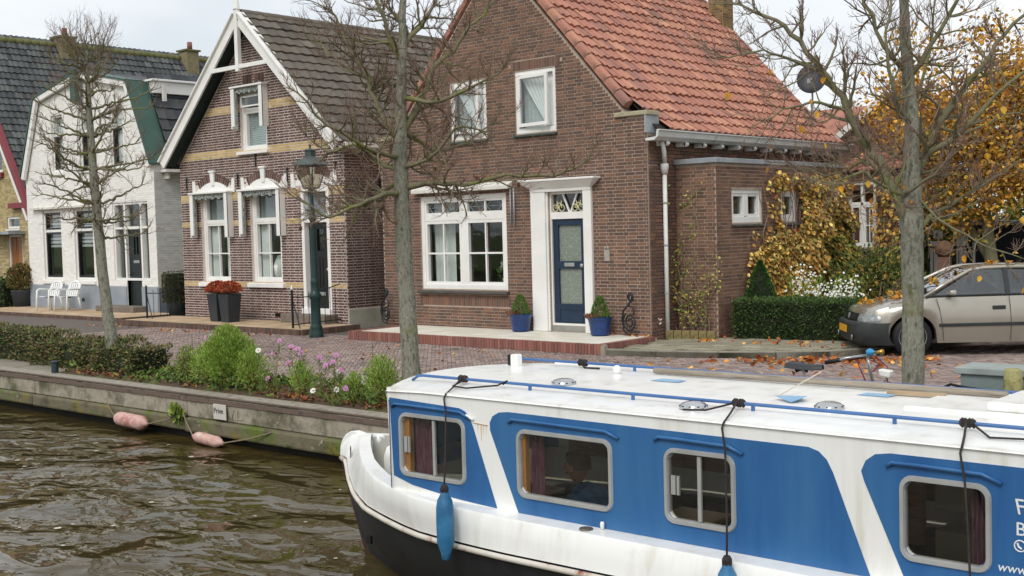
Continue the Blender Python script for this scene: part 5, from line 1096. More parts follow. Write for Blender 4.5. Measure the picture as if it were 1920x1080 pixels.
g = MB(); g.hexa([CP(-.075, -.26, .36), CP(-.075, .26, .36), CP(-.065, .26, .36), CP(-.065, -.26, .36), CP(-.07, -.26, .47), CP(-.07, .26, .47), CP(-.06, .26, .47), CP(-.06, -.26, .47)]); g.build('number_plate', mat('plate_yellow', ['#d8a429', '#cf9a22'], 4, .5), bm_)
for w in (-.5, .5): g = MB(); g.lathe([(.045, 0), (.05, .01), (.04, .018), (0, .02)], CP(-.03, w, .30), 12, axis=-cr_); g.build('fog_light', chrome, bm_)
g = MB(); g.grid([[CP(I_(abs(w), [0, .3, .42], [.035, .045, .065]), w, .545) for w in np.linspace(-.42, .42, 9)], [CP(I_(abs(w), [0, .3, .42], [.085, .095, .115]), w, .665) for w in np.linspace(-.42, .42, 9)]]); gr = g.build('grille', mat('grille_black', ['#0f1112', '#16191a'], 20, .4), CAR, fix=False)
for z in (.575, .605, .635): g = MB(); t_ = (z-.545)/.12*.05; g.tube([CP(I_(abs(w), [0, .3, .42], [.03, .04, .06])+t_, w, z) for w in np.linspace(-.4, .4, 7)], .006, 5); g.build('grille_bar', plast, gr)
g = MB(); rr_ = [CP(.035+.05*math.sin(a)*.1, .05*math.cos(a), .61+.045*math.sin(a)) for a in np.linspace(0, 6.283, 17)]; g.tube(rr_, .006, 6); g.tube([CP(.04, -.045, .625), CP(.036, .01, .615), CP(.038, -.01, .605), CP(.034, .045, .595)], .006, 5); g.build('emblem', chrome, gr)
lampm = mat('headlamp_glass', ['#8f9594', '#6f7676', '#aab0af'], 22, .12, .25, 60, coat=.8, spec=.6)
for sd in (1, -1):
    g = MB(); q = lambda s, w, z: CP(s, sd*w, z)
    rows = [[q(.055, .43, .555), q(.075, .56, .553), q(.13, .69, .552), q(.235, .785, .555), q(.33, .815, .565)], [q(.075, .43, .62), q(.10, .56, .622), q(.16, .685, .625), q(.255, .775, .62), q(.335, .808, .60)], [q(.11, .435, .68), q(.14, .56, .685), q(.195, .675, .682), q(.27, .755, .66), q(.33, .795, .625)]]
    g.grid([[tuple(Vector(p)+cr_*.012+Vector((0, 0, .004))+cn_*sd*.004 for _ in (0,))[0] for p in r] for r in rows]); g.build('headlight', lampm, CAR, smooth=True, fix=False)
for sd in (1, -1): g = MB(); g.tube([CP(.20, sd*.66, .70), CP(.5, sd*.70, .80), CP(.9, sd*.705, .893), CP(1.05, sd*.70, .925)], .004, 4); g.build('bonnet_gap', plast, CAR)
# greenhouse
zr = 1.385
def GP(t, w, h): return CP(t, w, h)
rf = MB(); rows = []
for s, z, w in ((1.78, 1.335, .52), (1.95, 1.37, .555), (2.3, 1.392, .57), (2.8, 1.392, .565), (3.2, 1.37, .55), (3.5, 1.32, .52)):
    rows.append([CP(s, v*w, z-.05*abs(v)**3+.012*(1-abs(v))) for v in np.linspace(-1.06, 1.06, 13)])
rf.grid(rows); rf.build('roof', paint, CAR, smooth=True, fix=False)
for sd in (1, -1):
    q = lambda s, w, z: CP(s, sd*w, z)
    g = MB()
    g.tube([q(1.02, .735, .905), q(1.4, .66, 1.13), q(1.78, .565, 1.315), q(2.0, .585, 1.352), q(2.5, .59, 1.362), q(3.1, .575, 1.345), q(3.45, .56, 1.27), q(3.85, .66, .95)], [.035, .03, .03, .032, .032, .032, .045, .07], 8); g.build('roof_frame', paint, CAR, smooth=True)
    g = MB(); g.add([q(1.17, .745, .935), q(2.28, .755, .945), q(2.28, .61, 1.325), q(1.93, .597, 1.325), q(1.80, .585, 1.29)], [(0, 1, 2, 3, 4)]); g.build('side_window', carglass, CAR, fix=False)
    g = MB(); g.add([q(2.34, .755, .945), q(3.25, .745, .955), q(3.2, .61, 1.30), q(2.34, .61, 1.325)], [(0, 1, 2, 3)]); g.build('side_window', carglass, CAR, fix=False)
    g = MB(); g.bar(q(2.31, .762, .93), q(2.31, .612, 1.345), .07, .03, cn_); g.build('door_pillar', plast, CAR)
    g = MB(); g.tube([q(1.05, .775, .928), q(1.2, .765, .935), q(2.3, .772, .945), q(3.4, .765, .955)], .014, 6); g.build('window_seal', plast, CAR)
    g = MB(); g.tube([q(.42, .845, .475), q(.47, .852, .478)]+[q(s, .853, .48) for s in (1.22, 1.6, 2.3, 2.95)], .018, 6) if False else g.bar(q(1.23, .852, .487), q(2.97, .852, .493), .022, .05); g.build('side_moulding', plast, CAR, bevel=.006)
    g = MB(); g.bar(q(2.05, .838, .745), q(2.25, .838, .748), .02, .06); g.build('door_handle', plast, CAR, bevel=.008)
    g = MB(); g.tube([q(1.3, .846, .25), q(1.28, .852, .5), q(1.24, .84, .75), q(1.2, .815, .9)], .004, 4); g.tube([q(2.32, .846, .22), q(2.33, .85, .5), q(2.32, .84, .75), q(2.31, .812, .93)], .004, 4); g.build('door_gap', plast, CAR)
    g = MB(); g.hexa([q(1.36, .80, .95), q(1.47, .80, .95), q(1.47, .97, .95), q(1.38, .97, .96), q(1.36, .80, 1.02), q(1.47, .80, 1.03), q(1.47, .965, 1.04), q(1.37, .95, 1.03)]); g.build('mirror', paint, CAR, bevel=.025, seg=3)
    for sx in (.84, 3.36):
        g = MB(); g.lathe([(.20, -.09), (.285, -.085), (.305, -.06), (.308, .0), (.305, .06), (.285, .085), (.20, .09)], CP(sx, sd*.70, .305), 28, axis=cn_*sd); wh = g.build('wheel', rubb, CAR, smooth=True, auto=50)
        g = MB(); c_ = Vector(CP(sx, sd*.70, .305)); ax = cn_*sd; e1 = cr_; e2 = Vector((0, 0, 1))
        g.lathe([(.175, .03), (.2, .088), (.212, .092), (.212, .075), (.185, .02)], c_, 28, axis=ax)
        for k in range(5):
            a = k*1.2566+.3; dv = e1*math.cos(a)+e2*math.sin(a); g.bar(c_+ax*.07+dv*.03, c_+ax*.062+dv*.19, .085, .03, ax, w2=.06)
        g.lathe([(.055, .05), (.055, .085), (.03, .095), (0, .095)], c_, 14, axis=ax); g.build('rim', mat('alloy', ['#a9acad', '#989b9d'], 5, .35, metal=.7), wh)
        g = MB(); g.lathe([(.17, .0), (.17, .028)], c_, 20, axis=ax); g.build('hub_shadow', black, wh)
g = MB(); g.grid([[CP(I_(abs(v), [0, 1], [1.0, 1.13]), v*.72, I_(abs(v), [0, 1], [.965, .94])) for v in np.linspace(-1, 1, 9)], [CP(I_(abs(v), [0, 1], [1.72, 1.8]), v*.545, I_(abs(v), [0, 1], [1.345, 1.31])) for v in np.linspace(-1, 1, 9)]]); wsn = g.build('windscreen', screenglass, CAR, smooth=True, fix=False)
for w in (-.35, .25): g = MB(); g.tube([CP(1.0, w, .955), CP(1.2, w+.22, 1.07), CP(1.28, w+.42, 1.09)], .008, 5); g.build('wiper', black, wsn)
g = MB(); g.grid([[CP(3.9, v*.68, .95) for v in np.linspace(-1, 1, 5)], [CP(3.5, v*.53, 1.31) for v in np.linspace(-1, 1, 5)]]); g.build('rear_window', carglass, CAR, fix=False)
seatm = mat('car_seat', ['#2f3332', '#3a3e3d'], 5, .9)
for w in (-.36, .36):
    g = MB(); g.box(0, 0, 0, 0, 0, 0); g = MB(); g.hexa([CP(2.1, w-.24, .3), CP(2.3, w-.24, .3), CP(2.3, w+.24, .3), CP(2.1, w+.24, .3), CP(2.32, w-.2, 1.02), CP(2.44, w-.2, 1.02), CP(2.44, w+.2, 1.02), CP(2.32, w+.2, 1.02)]); g.hexa([CP(2.36, w-.11, 1.05), CP(2.44, w-.11, 1.05), CP(2.44, w+.11, 1.05), CP(2.36, w+.11, 1.05), CP(2.38, w-.1, 1.2), CP(2.45, w-.1, 1.2), CP(2.45, w+.1, 1.2), CP(2.38, w+.1, 1.2)]); g.build('seat', seatm, CAR, bevel=.04)
g = MB(); g.hexa([CP(.5, -.7, .2), CP(3.6, -.7, .2), CP(3.6, .7, .2), CP(.5, .7, .2), CP(.5, -.7, .26), CP(3.6, -.7, .26), CP(3.6, .7, .26), CP(.5, .7, .26)]); g.hexa([CP(1.1, -.7, .6), CP(1.5, -.7, .6), CP(1.5, .7, .6), CP(1.1, .7, .6), CP(1.1, -.7, .9), CP(1.4, -.7, .88), CP(1.4, .7, .88), CP(1.1, .7, .9)]); g.build('floor_pan', plast, CAR)

# ================================================================== street lamp
LX, LY = -19.33, 15.6
LAMP = thing('street_lamp', 'dark green cast iron street lamp with glazed lantern before the banded house', 'street lamp', (LX, LY, 0))
g = MB(); g.lathe([(.155, 0), (.15, .10), (.125, .16), (.135, .20), (.118, .24), (.105, .30), (.10, .55), (.10, .78), (.125, .82), (.13, .88), (.10, .93), (.085, .98), (.085, 1.12), (.09, 1.16), (.07, 1.2), (.062, 1.25), (.055, 2.2), (.05, 2.38), (.07, 2.42), (.09, 2.46), (.06, 2.5), (.045, 2.55), (.038, 2.75), (.034, 3.05)], (LX, LY, 0), 16); g.build('post', greenp, LAMP, smooth=True, auto=40)
g = MB(); g.tube([(LX-.22, LY, 2.62), (LX+.22, LY, 2.62)], .012, 8); g.build('ladder_bar', greenp, LAMP)
zb_, zt_ = 3.08, 3.54
g = MB(); corners = []
for k in range(4):
    a = rad(45+90*k+12); p0_ = Vector((LX+.16*math.cos(a), LY+.16*math.sin(a), zb_)); p1_ = Vector((LX+.33*math.cos(a), LY+.33*math.sin(a), zt_)); corners.append((p0_, p1_)); g.bar(p0_, p1_, .02, .02)
for k in range(4): g.bar(corners[k][0], corners[k-1][0], .02, .02); g.bar(corners[k][1], corners[k-1][1], .025, .025)
for k in range(4):
    g.bar((LX, LY, 3.05), corners[k][0], .018, .018)
lan = g.build('lantern', greenp, LAMP)
lg = glass_mat('lantern_glass', '#dcd8cc', .12, .1)
for k in range(4): g = MB(); a, b_ = corners[k], corners[k-1]; g.add([a[0], b_[0], b_[1], a[1]], [(0, 1, 2, 3)]); g.build('lantern_pane', lg, lan, fix=False)
g = MB(); rows = []
for r, z in ((.39, zt_), (.385, zt_+.02), (.24, zt_+.12), (.13, zt_+.17), (.11, zt_+.19), (.11, zt_+.29), (.14, zt_+.31), (.09, zt_+.34), (.02, zt_+.36), (.02, zt_+.39), (.035, zt_+.41), (.01, zt_+.44)):
    rows.append([(LX+r*math.cos(rad(45+12+360*k/(4 if r > .2 else 4))), LY+r*math.sin(rad(45+12+90*k)), z) for k in range(4)])
g.grid(rows, close=True); g.add(rows[0], [(0, 1, 2, 3)]); g.build('lantern_roof', mat('lamp_roof', ['#4a5553', '#414b49'], 3, .5), LAMP)
g = MB(); g.lathe([(.03, 0), (.05, .08), (.055, .16), (.03, .24), (0, .26)], (LX, LY, 3.12), 12); g.build('bulb', mat('frosted_bulb', ['#cfc8b4'], 3, .5), lan, smooth=True)

# ================================================================== bicycle on the quay
BIKE = thing('bicycle', 'silver and red bicycle with blue horn, mostly hidden behind the boat', 'bicycle', (-4.6, 9.4, 0))
def BP(u, w, z): return (-4.80+u*1.1, 9.42+w-.1*u, z)
silver = mat('silver_tube', ['#b9bbba', '#a5a7a6'], 5, .3, metal=.7); redm = mat('red_frame', ['#8a1f2a', '#971f2c'], 4, .4)
for cu_ in (-.42, .62):
    g = MB(); g.lathe([(.325, -.015), (.345, -.018), (.35, 0), (.345, .018), (.325, .015)], BP(cu_, 0, .35), 30, axis=(0.1, 1, 0), ring=True); wh = g.build('wheel', rubb, BIKE, smooth=True)
    g = MB()
    for k in range(14): a = k*.449; g.tube([BP(cu_, 0, .35), BP(cu_+.325*math.cos(a), 0, .35+.325*math.sin(a))], .002, 4)
    g.build('spokes', silver, wh)
g = MB(); g.tube([BP(-.02, 0, .28), BP(-.16, 0, .72)], .016, 8); g.tube([BP(-.02, 0, .28), BP(.46, 0, .62)], .018, 8); g.tube([BP(-.12, 0, .62), BP(.44, 0, .70)], .014, 8); g.tube([BP(-.42, 0, .35), BP(-.02, 0, .28)], .011, 6); g.tube([BP(-.42, 0, .35), BP(-.14, 0, .62)], .01, 6); g.build('frame', redm, BIKE, smooth=True)
g = MB(); g.tube([BP(.44, 0, .6), BP(.47, 0, .52), BP(.62, 0, .35)], .014, 8); g.build('fork', black, BIKE, smooth=True)
g = MB(); g.tube([BP(.445, 0, .66), BP(.40, 0, .90), BP(.385, 0, .965)], .013, 8); g.tube([BP(.20, -.20, .93), BP(.30, -.19, .965), BP(.37, -.07, .975), BP(.385, 0, .97), BP(.42, .07, .975), BP(.37, .19, .965), BP(.27, .2, .94)], .011, 8); g.tube([BP(.44, 0, .72), BP(.52, 0, .76), BP(.55, 0, .80)], .008, 6); hb_ = g.build('handlebar', silver, BIKE, smooth=True)
for s_ in (-1, 1): g = MB(); g.tube([BP(.12 if s_ < 0 else .16, s_*.2, .915), BP(.24 if s_ < 0 else .3, s_*.195, .945)], .018, 8); g.build('grip', rubb, hb_, smooth=True)
g = MB(); g.lathe([(0, -.034), (.024, -.024), (.034, 0), (.026, .024), (.012, .036), (.012, .05)], BP(.42, -.03, 1.005), 12, axis=(1, 0, .1)); g.build('horn_ball', mat('horn_blue', ['#2f86b8', '#3a93c4'], 3, .4), hb_, smooth=True); g = MB(); g.tube([BP(.46, -.03, 1.005), BP(.49, -.03, 1.01), BP(.53, -.03, 1.015)], [.01, .014, .026], 8); g.build('horn_bell', mat('brass', ['#b08a3c', '#c09a4a'], 4, .3, metal=.7), hb_, smooth=True)
g = MB(); g.hexa([BP(.50, -.04, .81), BP(.58, -.04, .80), BP(.58, .04, .80), BP(.50, .04, .81), BP(.49, -.045, .87), BP(.59, -.04, .86), BP(.59, .04, .86), BP(.49, .045, .87)]); g.build('front_lamp', white, BIKE, bevel=.012)
g = MB()
for pts in ([BP(.33, -.1, .96), BP(.38, -.06, .80), BP(.42, -.03, .66), BP(.46, 0, .6)], [BP(.42, .08, .96), BP(.53, .05, .88), BP(.54, .02, .7), BP(.48, 0, .6)], [BP(.40, .04, .93), BP(.47, .06, .9), BP(.43, .0, .84)]): g.tube(pts, .006, 5)
g.build('brake_cable', redm, BIKE, smooth=True)
g = MB(); rows = []
for t in np.linspace(0, 1, 9):
    x = -.30+.30*t; w_ = .095*(1-t)**.55+.018; zc_ = .845+.02*(1-t)**2-.0+.012*t
    rows.append([BP(x, -w_, zc_-.035), BP(x, -w_*.9, zc_), BP(x, 0, zc_+.012), BP(x, w_*.9, zc_), BP(x, w_, zc_-.035)])
g.grid(rows); g.build('saddle', mat('saddle_black', ['#33363a', '#2a2d30'], 5, .55), BIKE, smooth=True, fix=False); g = MB(); g.tube([BP(-.16, 0, .72), BP(-.185, 0, .83)], .014, 8); g.build('seat_post', silver, BIKE); g = MB(); g.tube([BP(-.24, -.03, .80), BP(-.2, 0, .82), BP(-.15, .03, .8)], .02, 6); g.build('saddle_springs', black, BIKE)

# ================================================================== quay furniture
boxm = mat('painted_steel_grey', ['#6e7b79', '#7a8684', '#657270'], 2.5, .55, .06, 30, vein=[('#8b8a76', 5, .62, .12)])
bxt = thing('utility_cabinet', 'low grey green metal cabinet standing on the quay behind the mooring post', 'cabinet', (-3.2, 9.75, 0))
g = MB(); g.box(-3.68, -2.5, 9.6, 9.95, 0, .84); g.build('body', boxm, bxt, bevel=.01); g = MB(); g.box(-3.72, -2.46, 9.57, 9.98, .84, .895); g.build('lid', mat('cabinet_lid', ['#9aa3a0', '#88918e'], 4, .5, vein=[('#6f6a54', 5, .6, .12)]), bxt, bevel=.008)
g = MB(); g.lathe([(.075, 0), (.078, .4), (.072, .8), (.066, .93), (.05, .945), (0, .95)], (-3.2, 9.42, -.02), 12); mp_ = tag(g.build('mooring_post', mat('mossy_post', ['#8a8658', '#a39d6c', '#76713f'], 7, .95, .8, 50, vein=[('#5f4a34', 9, .62, .1)]), smooth=True), 'mossy wooden mooring post before the grey cabinet', 'mooring post')
g = MB(); g.tube([(-3.78, 9.5, .73), (-3.72, 9.5, .76), (-3.62, 9.5, .745), (-3.3, 9.5, .72)], .012, 6)
for k in range(8): g.box(-3.74+k*.055, -3.71+k*.055, 9.48, 9.52, .69, .735)
tag(g.build('bike_rack', black), 'black metal rack leaning against the grey cabinet', 'rack')
g = MB(); g.lathe([(.055, 0), (.055, .17), (.065, .175), (.065, .2), (.05, .205), (0, .205)], (-18.2, 9.32, -.01), 14); tag(g.build('mooring_bollard', mat('bollard_blue', ['#27353d', '#2f3e47'], 4, .5), smooth=True, auto=40), 'short dark blue grey bollard on the quay beside the hedge', 'bollard')
pink = mat('faded_fender', ['#b98a82', '#c9a79d', '#a8655f'], 5, .7, .3, 40, vein=[('#d2c3b4', 4, .56, .1), ('#7d5a4e', 7, .64, .1)])
def qfender(a, b_, r, label, ropes, pm_=pink):
    a, b_ = Vector(a), Vector(b_); d = b_-a; Ln = d.length; t = thing('quay_fender', label, 'fender', tuple(a), 'faded pink fenders on the quay wall')
    g = MB(); g.lathe([(.025, -.06), (.03, -.02), (r*.7, .0), (r*.96, .06), (r, .14), (r, Ln-.14), (r*.96, Ln-.06), (r*.7, Ln), (.03, Ln+.03), (.025, Ln+.07)], a, 18, axis=d); g.build('body', pm_, t, smooth=True)
    for rp_ in ropes: g = MB(); g.tube(rp_, .009, 6); g.build('rope', mat('old_rope', ['#8a7f66', '#756b55'], 20, .95), t)
    g = MB(); g.lathe([(r*.9, Ln-.1), (r+.004, Ln-.09), (r+.004, Ln-.075), (r*.95, Ln-.065)], a, 18, axis=d); g.build('seam', pm_, t)
qfender((-15.42, 8.80, -.42), (-14.72, 8.80, -.44), .10, 'larger faded pink fender floating against the quay, left of the sign', [[(-15.5, 8.8, -.41), (-15.8, 8.88, -.3), (-15.95, 8.93, -.2)], [(-14.64, 8.8, -.44), (-14.3, 8.88, -.36), (-14.2, 8.92, -.33)]])
qfender((-13.47, 8.80, -.5), (-12.93, 8.80, -.53), .075, 'smaller faded pink fender floating below the sign', [[(-13.54, 8.8, -.5), (-13.8, 8.88, -.36), (-13.95, 8.93, -.25)], [(-12.87, 8.8, -.53), (-12.4, 8.86, -.44), (-12.0, 8.93, -.33)]])
sg_ = thing('private_sign', 'small white Prive sign fixed to the quay wall', 'sign', (-13.13, 8.97, -.25)); PQ = FY(8.965)
g = MB(); g.fb(PQ, -13.28, -13.0, .0, .012, -.27, -.07); g.build('plate', mat('sign_white', ['#cfcdc4', '#bdbab0'], 6, .6), sg_, bevel=.004)
put_text('Prive', .105, black, PQ, -13.27, .0135, -.19, sg_)
pal = mat('chalk_white', ['#b5b2a6'], 5, .9)
g = MB(); g.tube([(-12.97, 8.993, -.12), (-12.93, 8.993, -.24), (-12.88, 8.993, -.12)], .006, 5); g.tube([(-12.82, 8.993, -.12), (-12.82, 8.993, -.24), (-12.72, 8.993, -.24)], .006, 5); g.build('painted_letter', pal, quay)

# ================================================================== in front of the houses
plm = mat('anthracite_planter', ['#2b2f34', '#33383d'], 3, .5); mum = mat('orange_mum', ['#a8482a', '#b85a34', '#8f3a22'], 18, .8, isl=.25, islcols=['#b0502e', '#c0653a', '#963f26', '#a5482b'])
def planter(x, y, label, seed):
    t = thing('planter', label, 'planter', (x, y, .11), 'tall planters with orange mums')
    g = MB(); g.hexa([(x-.15, y-.15, .115), (x+.15, y-.15, .115), (x+.15, y+.15, .115), (x-.15, y+.15, .115), (x-.2, y-.2, .78), (x+.2, y-.2, .78), (x+.2, y+.2, .78), (x-.2, y+.2, .78)]); g.build('pot', plm, t, bevel=.012)
    g = MB(); R_ = random.Random(seed)
    for _ in range(900):
        a, e = R_.uniform(0, 6.28), R_.uniform(0, 1.45); v = Vector((math.cos(a)*math.cos(e)*.29, math.sin(a)*math.cos(e)*.29, math.sin(e)*.22)); leaf_quad(g, Vector((x, y, .84))+v*R_.uniform(.85, 1.05), v+Vector((R_.uniform(-.2, .2), R_.uniform(-.2, .2), 0)), .04, R_, .9)
    g.build('flowers', mum, t, fix=False)
    g = MB(); g.lathe([(.0, .0), (.2, .0), (.26, .06), (.2, .18), (.0, .21)], (x, y, .8), 16); g.build('flower_cushion', mat('mum_inner', ['#7a3420', '#5f3a22'], 20, .9), t)
planter(-24.15, 16.55, 'dark grey planter with orange mums, left one of the pair', 4); planter(-23.62, 16.5, 'dark grey planter with orange mums, right one of the pair', 5)
conif = mat('dwarf_conifer', ['#4f6a2a', '#5f7a34', '#3f5a26'], 9, .8, isl=.25)
def bluepotf(x, y, label, seed):
    t = thing('blue_plant_pot', label, 'plant pot', (x, y, .175), 'blue glazed pots on the pale terrace')
    g = MB(); g.lathe([(.13, 0), (.17, .02), (.195, .2), (.215, .29), (.225, .30), (.225, .33), (.2, .33), (.19, .28), (.0, .27)], (x, y, .177), 20); g.build('pot', bluepot, t, smooth=True, auto=50)
    g = MB(); R_ = random.Random(seed)
    for _ in range(500):
        h = R_.random(); r = .15*(1-h)**.7+.015; a = R_.uniform(0, 6.28); leaf_quad(g, Vector((x+r*math.cos(a), y+r*math.sin(a), .48+h*.36)), Vector((math.cos(a)*.5, math.sin(a)*.5, 1.2)), .07, R_, .3)
    g.build('conifer', conif, t, fix=False)
    g = MB()
    for _ in range(120): a = R_.uniform(2.2, 4.6); r = R_.uniform(.08, .22); leaf_quad(g, Vector((x+r*math.cos(a), y+r*math.sin(a)-.03, .48)), Vector((math.cos(a)*.6, math.sin(a)*.6, 1)), .12, R_, .25)
    g.build('heather', mat('heather', ['#7a4a3c', '#8f6a55', '#5f4a34'], 9, .9, isl=.3), t, fix=False)
bluepotf(-14.86, 16.93, 'blue glazed pot with small conifer left of the navy door', 11); bluepotf(-12.93, 16.88, 'blue glazed pot with small conifer right of the navy door', 12)
def spiral(c, r0, turns, P_, a0=0): return [P_(c[0]+r0*(1-t*.78)*math.cos(a0+t*turns*6.283), c[1]+r0*(1-t*.78)*math.sin(a0+t*turns*6.283)) for t in np.linspace(0, 1, 36)]
def scroll(x, y, label, fl=1):
    t = thing('iron_scroll', label, 'ironwork', (x, y, .175), 'wrought iron scrolls at the ends of the terrace'); P_ = lambda u, z: (x+fl*u*.9, y-.12*u, z)
    g = MB(); g.tube(spiral((.0, .43), .18, 2.1, P_, 2.2), .016, 8); g.build('lower_scroll', iron, t, smooth=True)
    g = MB(); g.tube(spiral((.02, .87), .09, 1.8, P_, -1.2), .014, 8); g.build('upper_scroll', iron, t, smooth=True)
    g = MB(); g.tube([P_(-.15, .32), P_(-.21, .45), P_(-.17, .62), P_(-.04, .72), P_(.02, .78), P_(-.02, .86)], .016, 8); g.tube([P_(-.19, .3), P_(-.1, .22), P_(.02, .19), P_(.02, .26)], .014, 8); g.tube([P_(-.05, .72), P_(.08, .70), P_(.12, .62), P_(.1, .56)], .013, 8); g.build('stem', iron, t, smooth=True)
scroll(-12.36, 17.0, 'black wrought iron scroll right of the door near the downpipe'); scroll(-18.72, 17.0, 'black wrought iron scroll at the left end of the pale terrace')
def railing(x, y0, y1, z, label, post_cap=False):
    t = thing('iron_railing', label, 'railing', (x, y0, z))
    g = MB(); g.box(x-.018, x+.018, y0-.018, y0+.018, z, z+.82); g.lathe([(.02, .82), (.03, .85), (.012, .88), (0, .9)], (x, y0, z), 8); g.build('post', iron, t)
    g = MB(); g.tube([(x, y0, z+.68), (x, y0+.4, z+.66), (x, (y0+y1)/2, z+.74), (x, y1, z+.9)], .012, 6); g.tube([(x, y0, z+.08), (x, y1, z+.1)], .012, 6); g.build('rail', iron, t)
    n = 9
    for k in range(1, n): yy = y0+(y1-y0)*k/n; g = MB(); g.tube([(x, yy, z+.05), (x, yy, z+.74+.1*k/n)], .007, 6); g.build('baluster', iron, t)
    g = MB(); g.tube([(x, y0+.02, z+.6), (x+.25, y0+.0, z)], .012, 6); g.build('brace', iron, t)
    if post_cap: g = MB(); g.lathe([(.03, 0), (.022, .06), (0, .1)], (x, y0, z+.84), 8); g.build('white_cap', white, t)
railing(-20.55, 15.95, 17.3, .11, 'thin black railing by the black door of the banded house', True); railing(-27.0, 16.35, 18.1, .07, 'thin black railing by the steps of the white house')
chm = mat('white_plastic', ['#e6e7e5', '#eeefed'], 3, .4)
def chair(x, y, rz, label):
    t = thing('garden_chair', label, 'chair', (x, y, .075), 'white plastic garden chairs'); c, s = math.cos(rz), math.sin(rz); Q = lambda u, w, z: (x+u*c-w*s, y+u*s+w*c, .075+z)
    g = MB(); g.grid([[Q(u, w, .41+.02*abs(w)/.2-(.02 if u < .1 else 0)) for w in (-.21, -.1, 0, .1, .21)] for u in (-.2, -.05, .1, .22)]); g.grid([[Q(u, w, .385) for w in (-.21, 0, .21)] for u in (-.2, .22)]); g.build('seat', chm, t, fix=False)
    for w in (-.16, -.08, 0, .08, .16): g = MB(); g.bar(Q(-.19, w, .42), Q(-.34, w*1.05, .80), .05, .014, (c, s, 0)); g.build('back_slat', chm, t)
    g = MB(); g.tube([Q(-.2, -.22, .4), Q(-.33, -.22, .74), Q(-.36, -.12, .83), Q(-.37, 0, .85), Q(-.36, .12, .83), Q(-.33, .22, .74), Q(-.2, .22, .4)], .028, 8); g.build('back_frame', chm, t, smooth=True)
    for w in (-.25, .25):
        g = MB(); g.tube([Q(.26, w, 0), Q(.23, w, .40), Q(.21, w, .60), Q(.12, w, .645), Q(-.27, w*.95, .62)], .027, 8); g.build('armrest', chm, t, smooth=True); g = MB(); g.tube([Q(-.3, w*.95, 0), Q(-.22, w*.9, .4)], .027, 8); g.build('leg', chm, t, smooth=True)
chair(-34.05, 17.35, rad(-75), 'white plastic garden chair before the white house, left one of two'); chair(-33.15, 17.45, rad(-75), 'white plastic garden chair before the white house, right one of two')
# satellite dish behind the ridge
dish = thing('satellite_dish', 'dark round satellite dish standing up behind the orange roof', 'satellite dish', (-12.9, 24.7, 4.0)); ax = Vector((.30, -1, .12)).normalized(); dc_ = Vector((-12.72, 24.6, 5.32))
g = MB(); g.lathe([(0, .0), (.12, .006), (.24, .02), (.32, .04), (.33, .05), (.32, .055), (.2, .03), (0, .012)], dc_-ax*.03, 24, axis=ax); g.build('reflector', mat('dish_grey', ['#282a31', '#30323a'], 3, .5), dish, smooth=True)
g = MB(); g.tube([(-12.78, 24.75, 3.9), (-12.78, 24.75, 5.3), tuple(dc_)], .022, 8); g.build('mast', zinc, dish); g = MB(); g.tube([dc_-Vector((0, 0, .28)), dc_+ax*.3-Vector((0, 0, .12))], .01, 6); g.box(*[v for p in zip(dc_+ax*.3-Vector((.03, .03, .16)), dc_+ax*.3+Vector((.03, .03, -.06))) for v in p]); g.build('receiver_arm', zinc, dish)
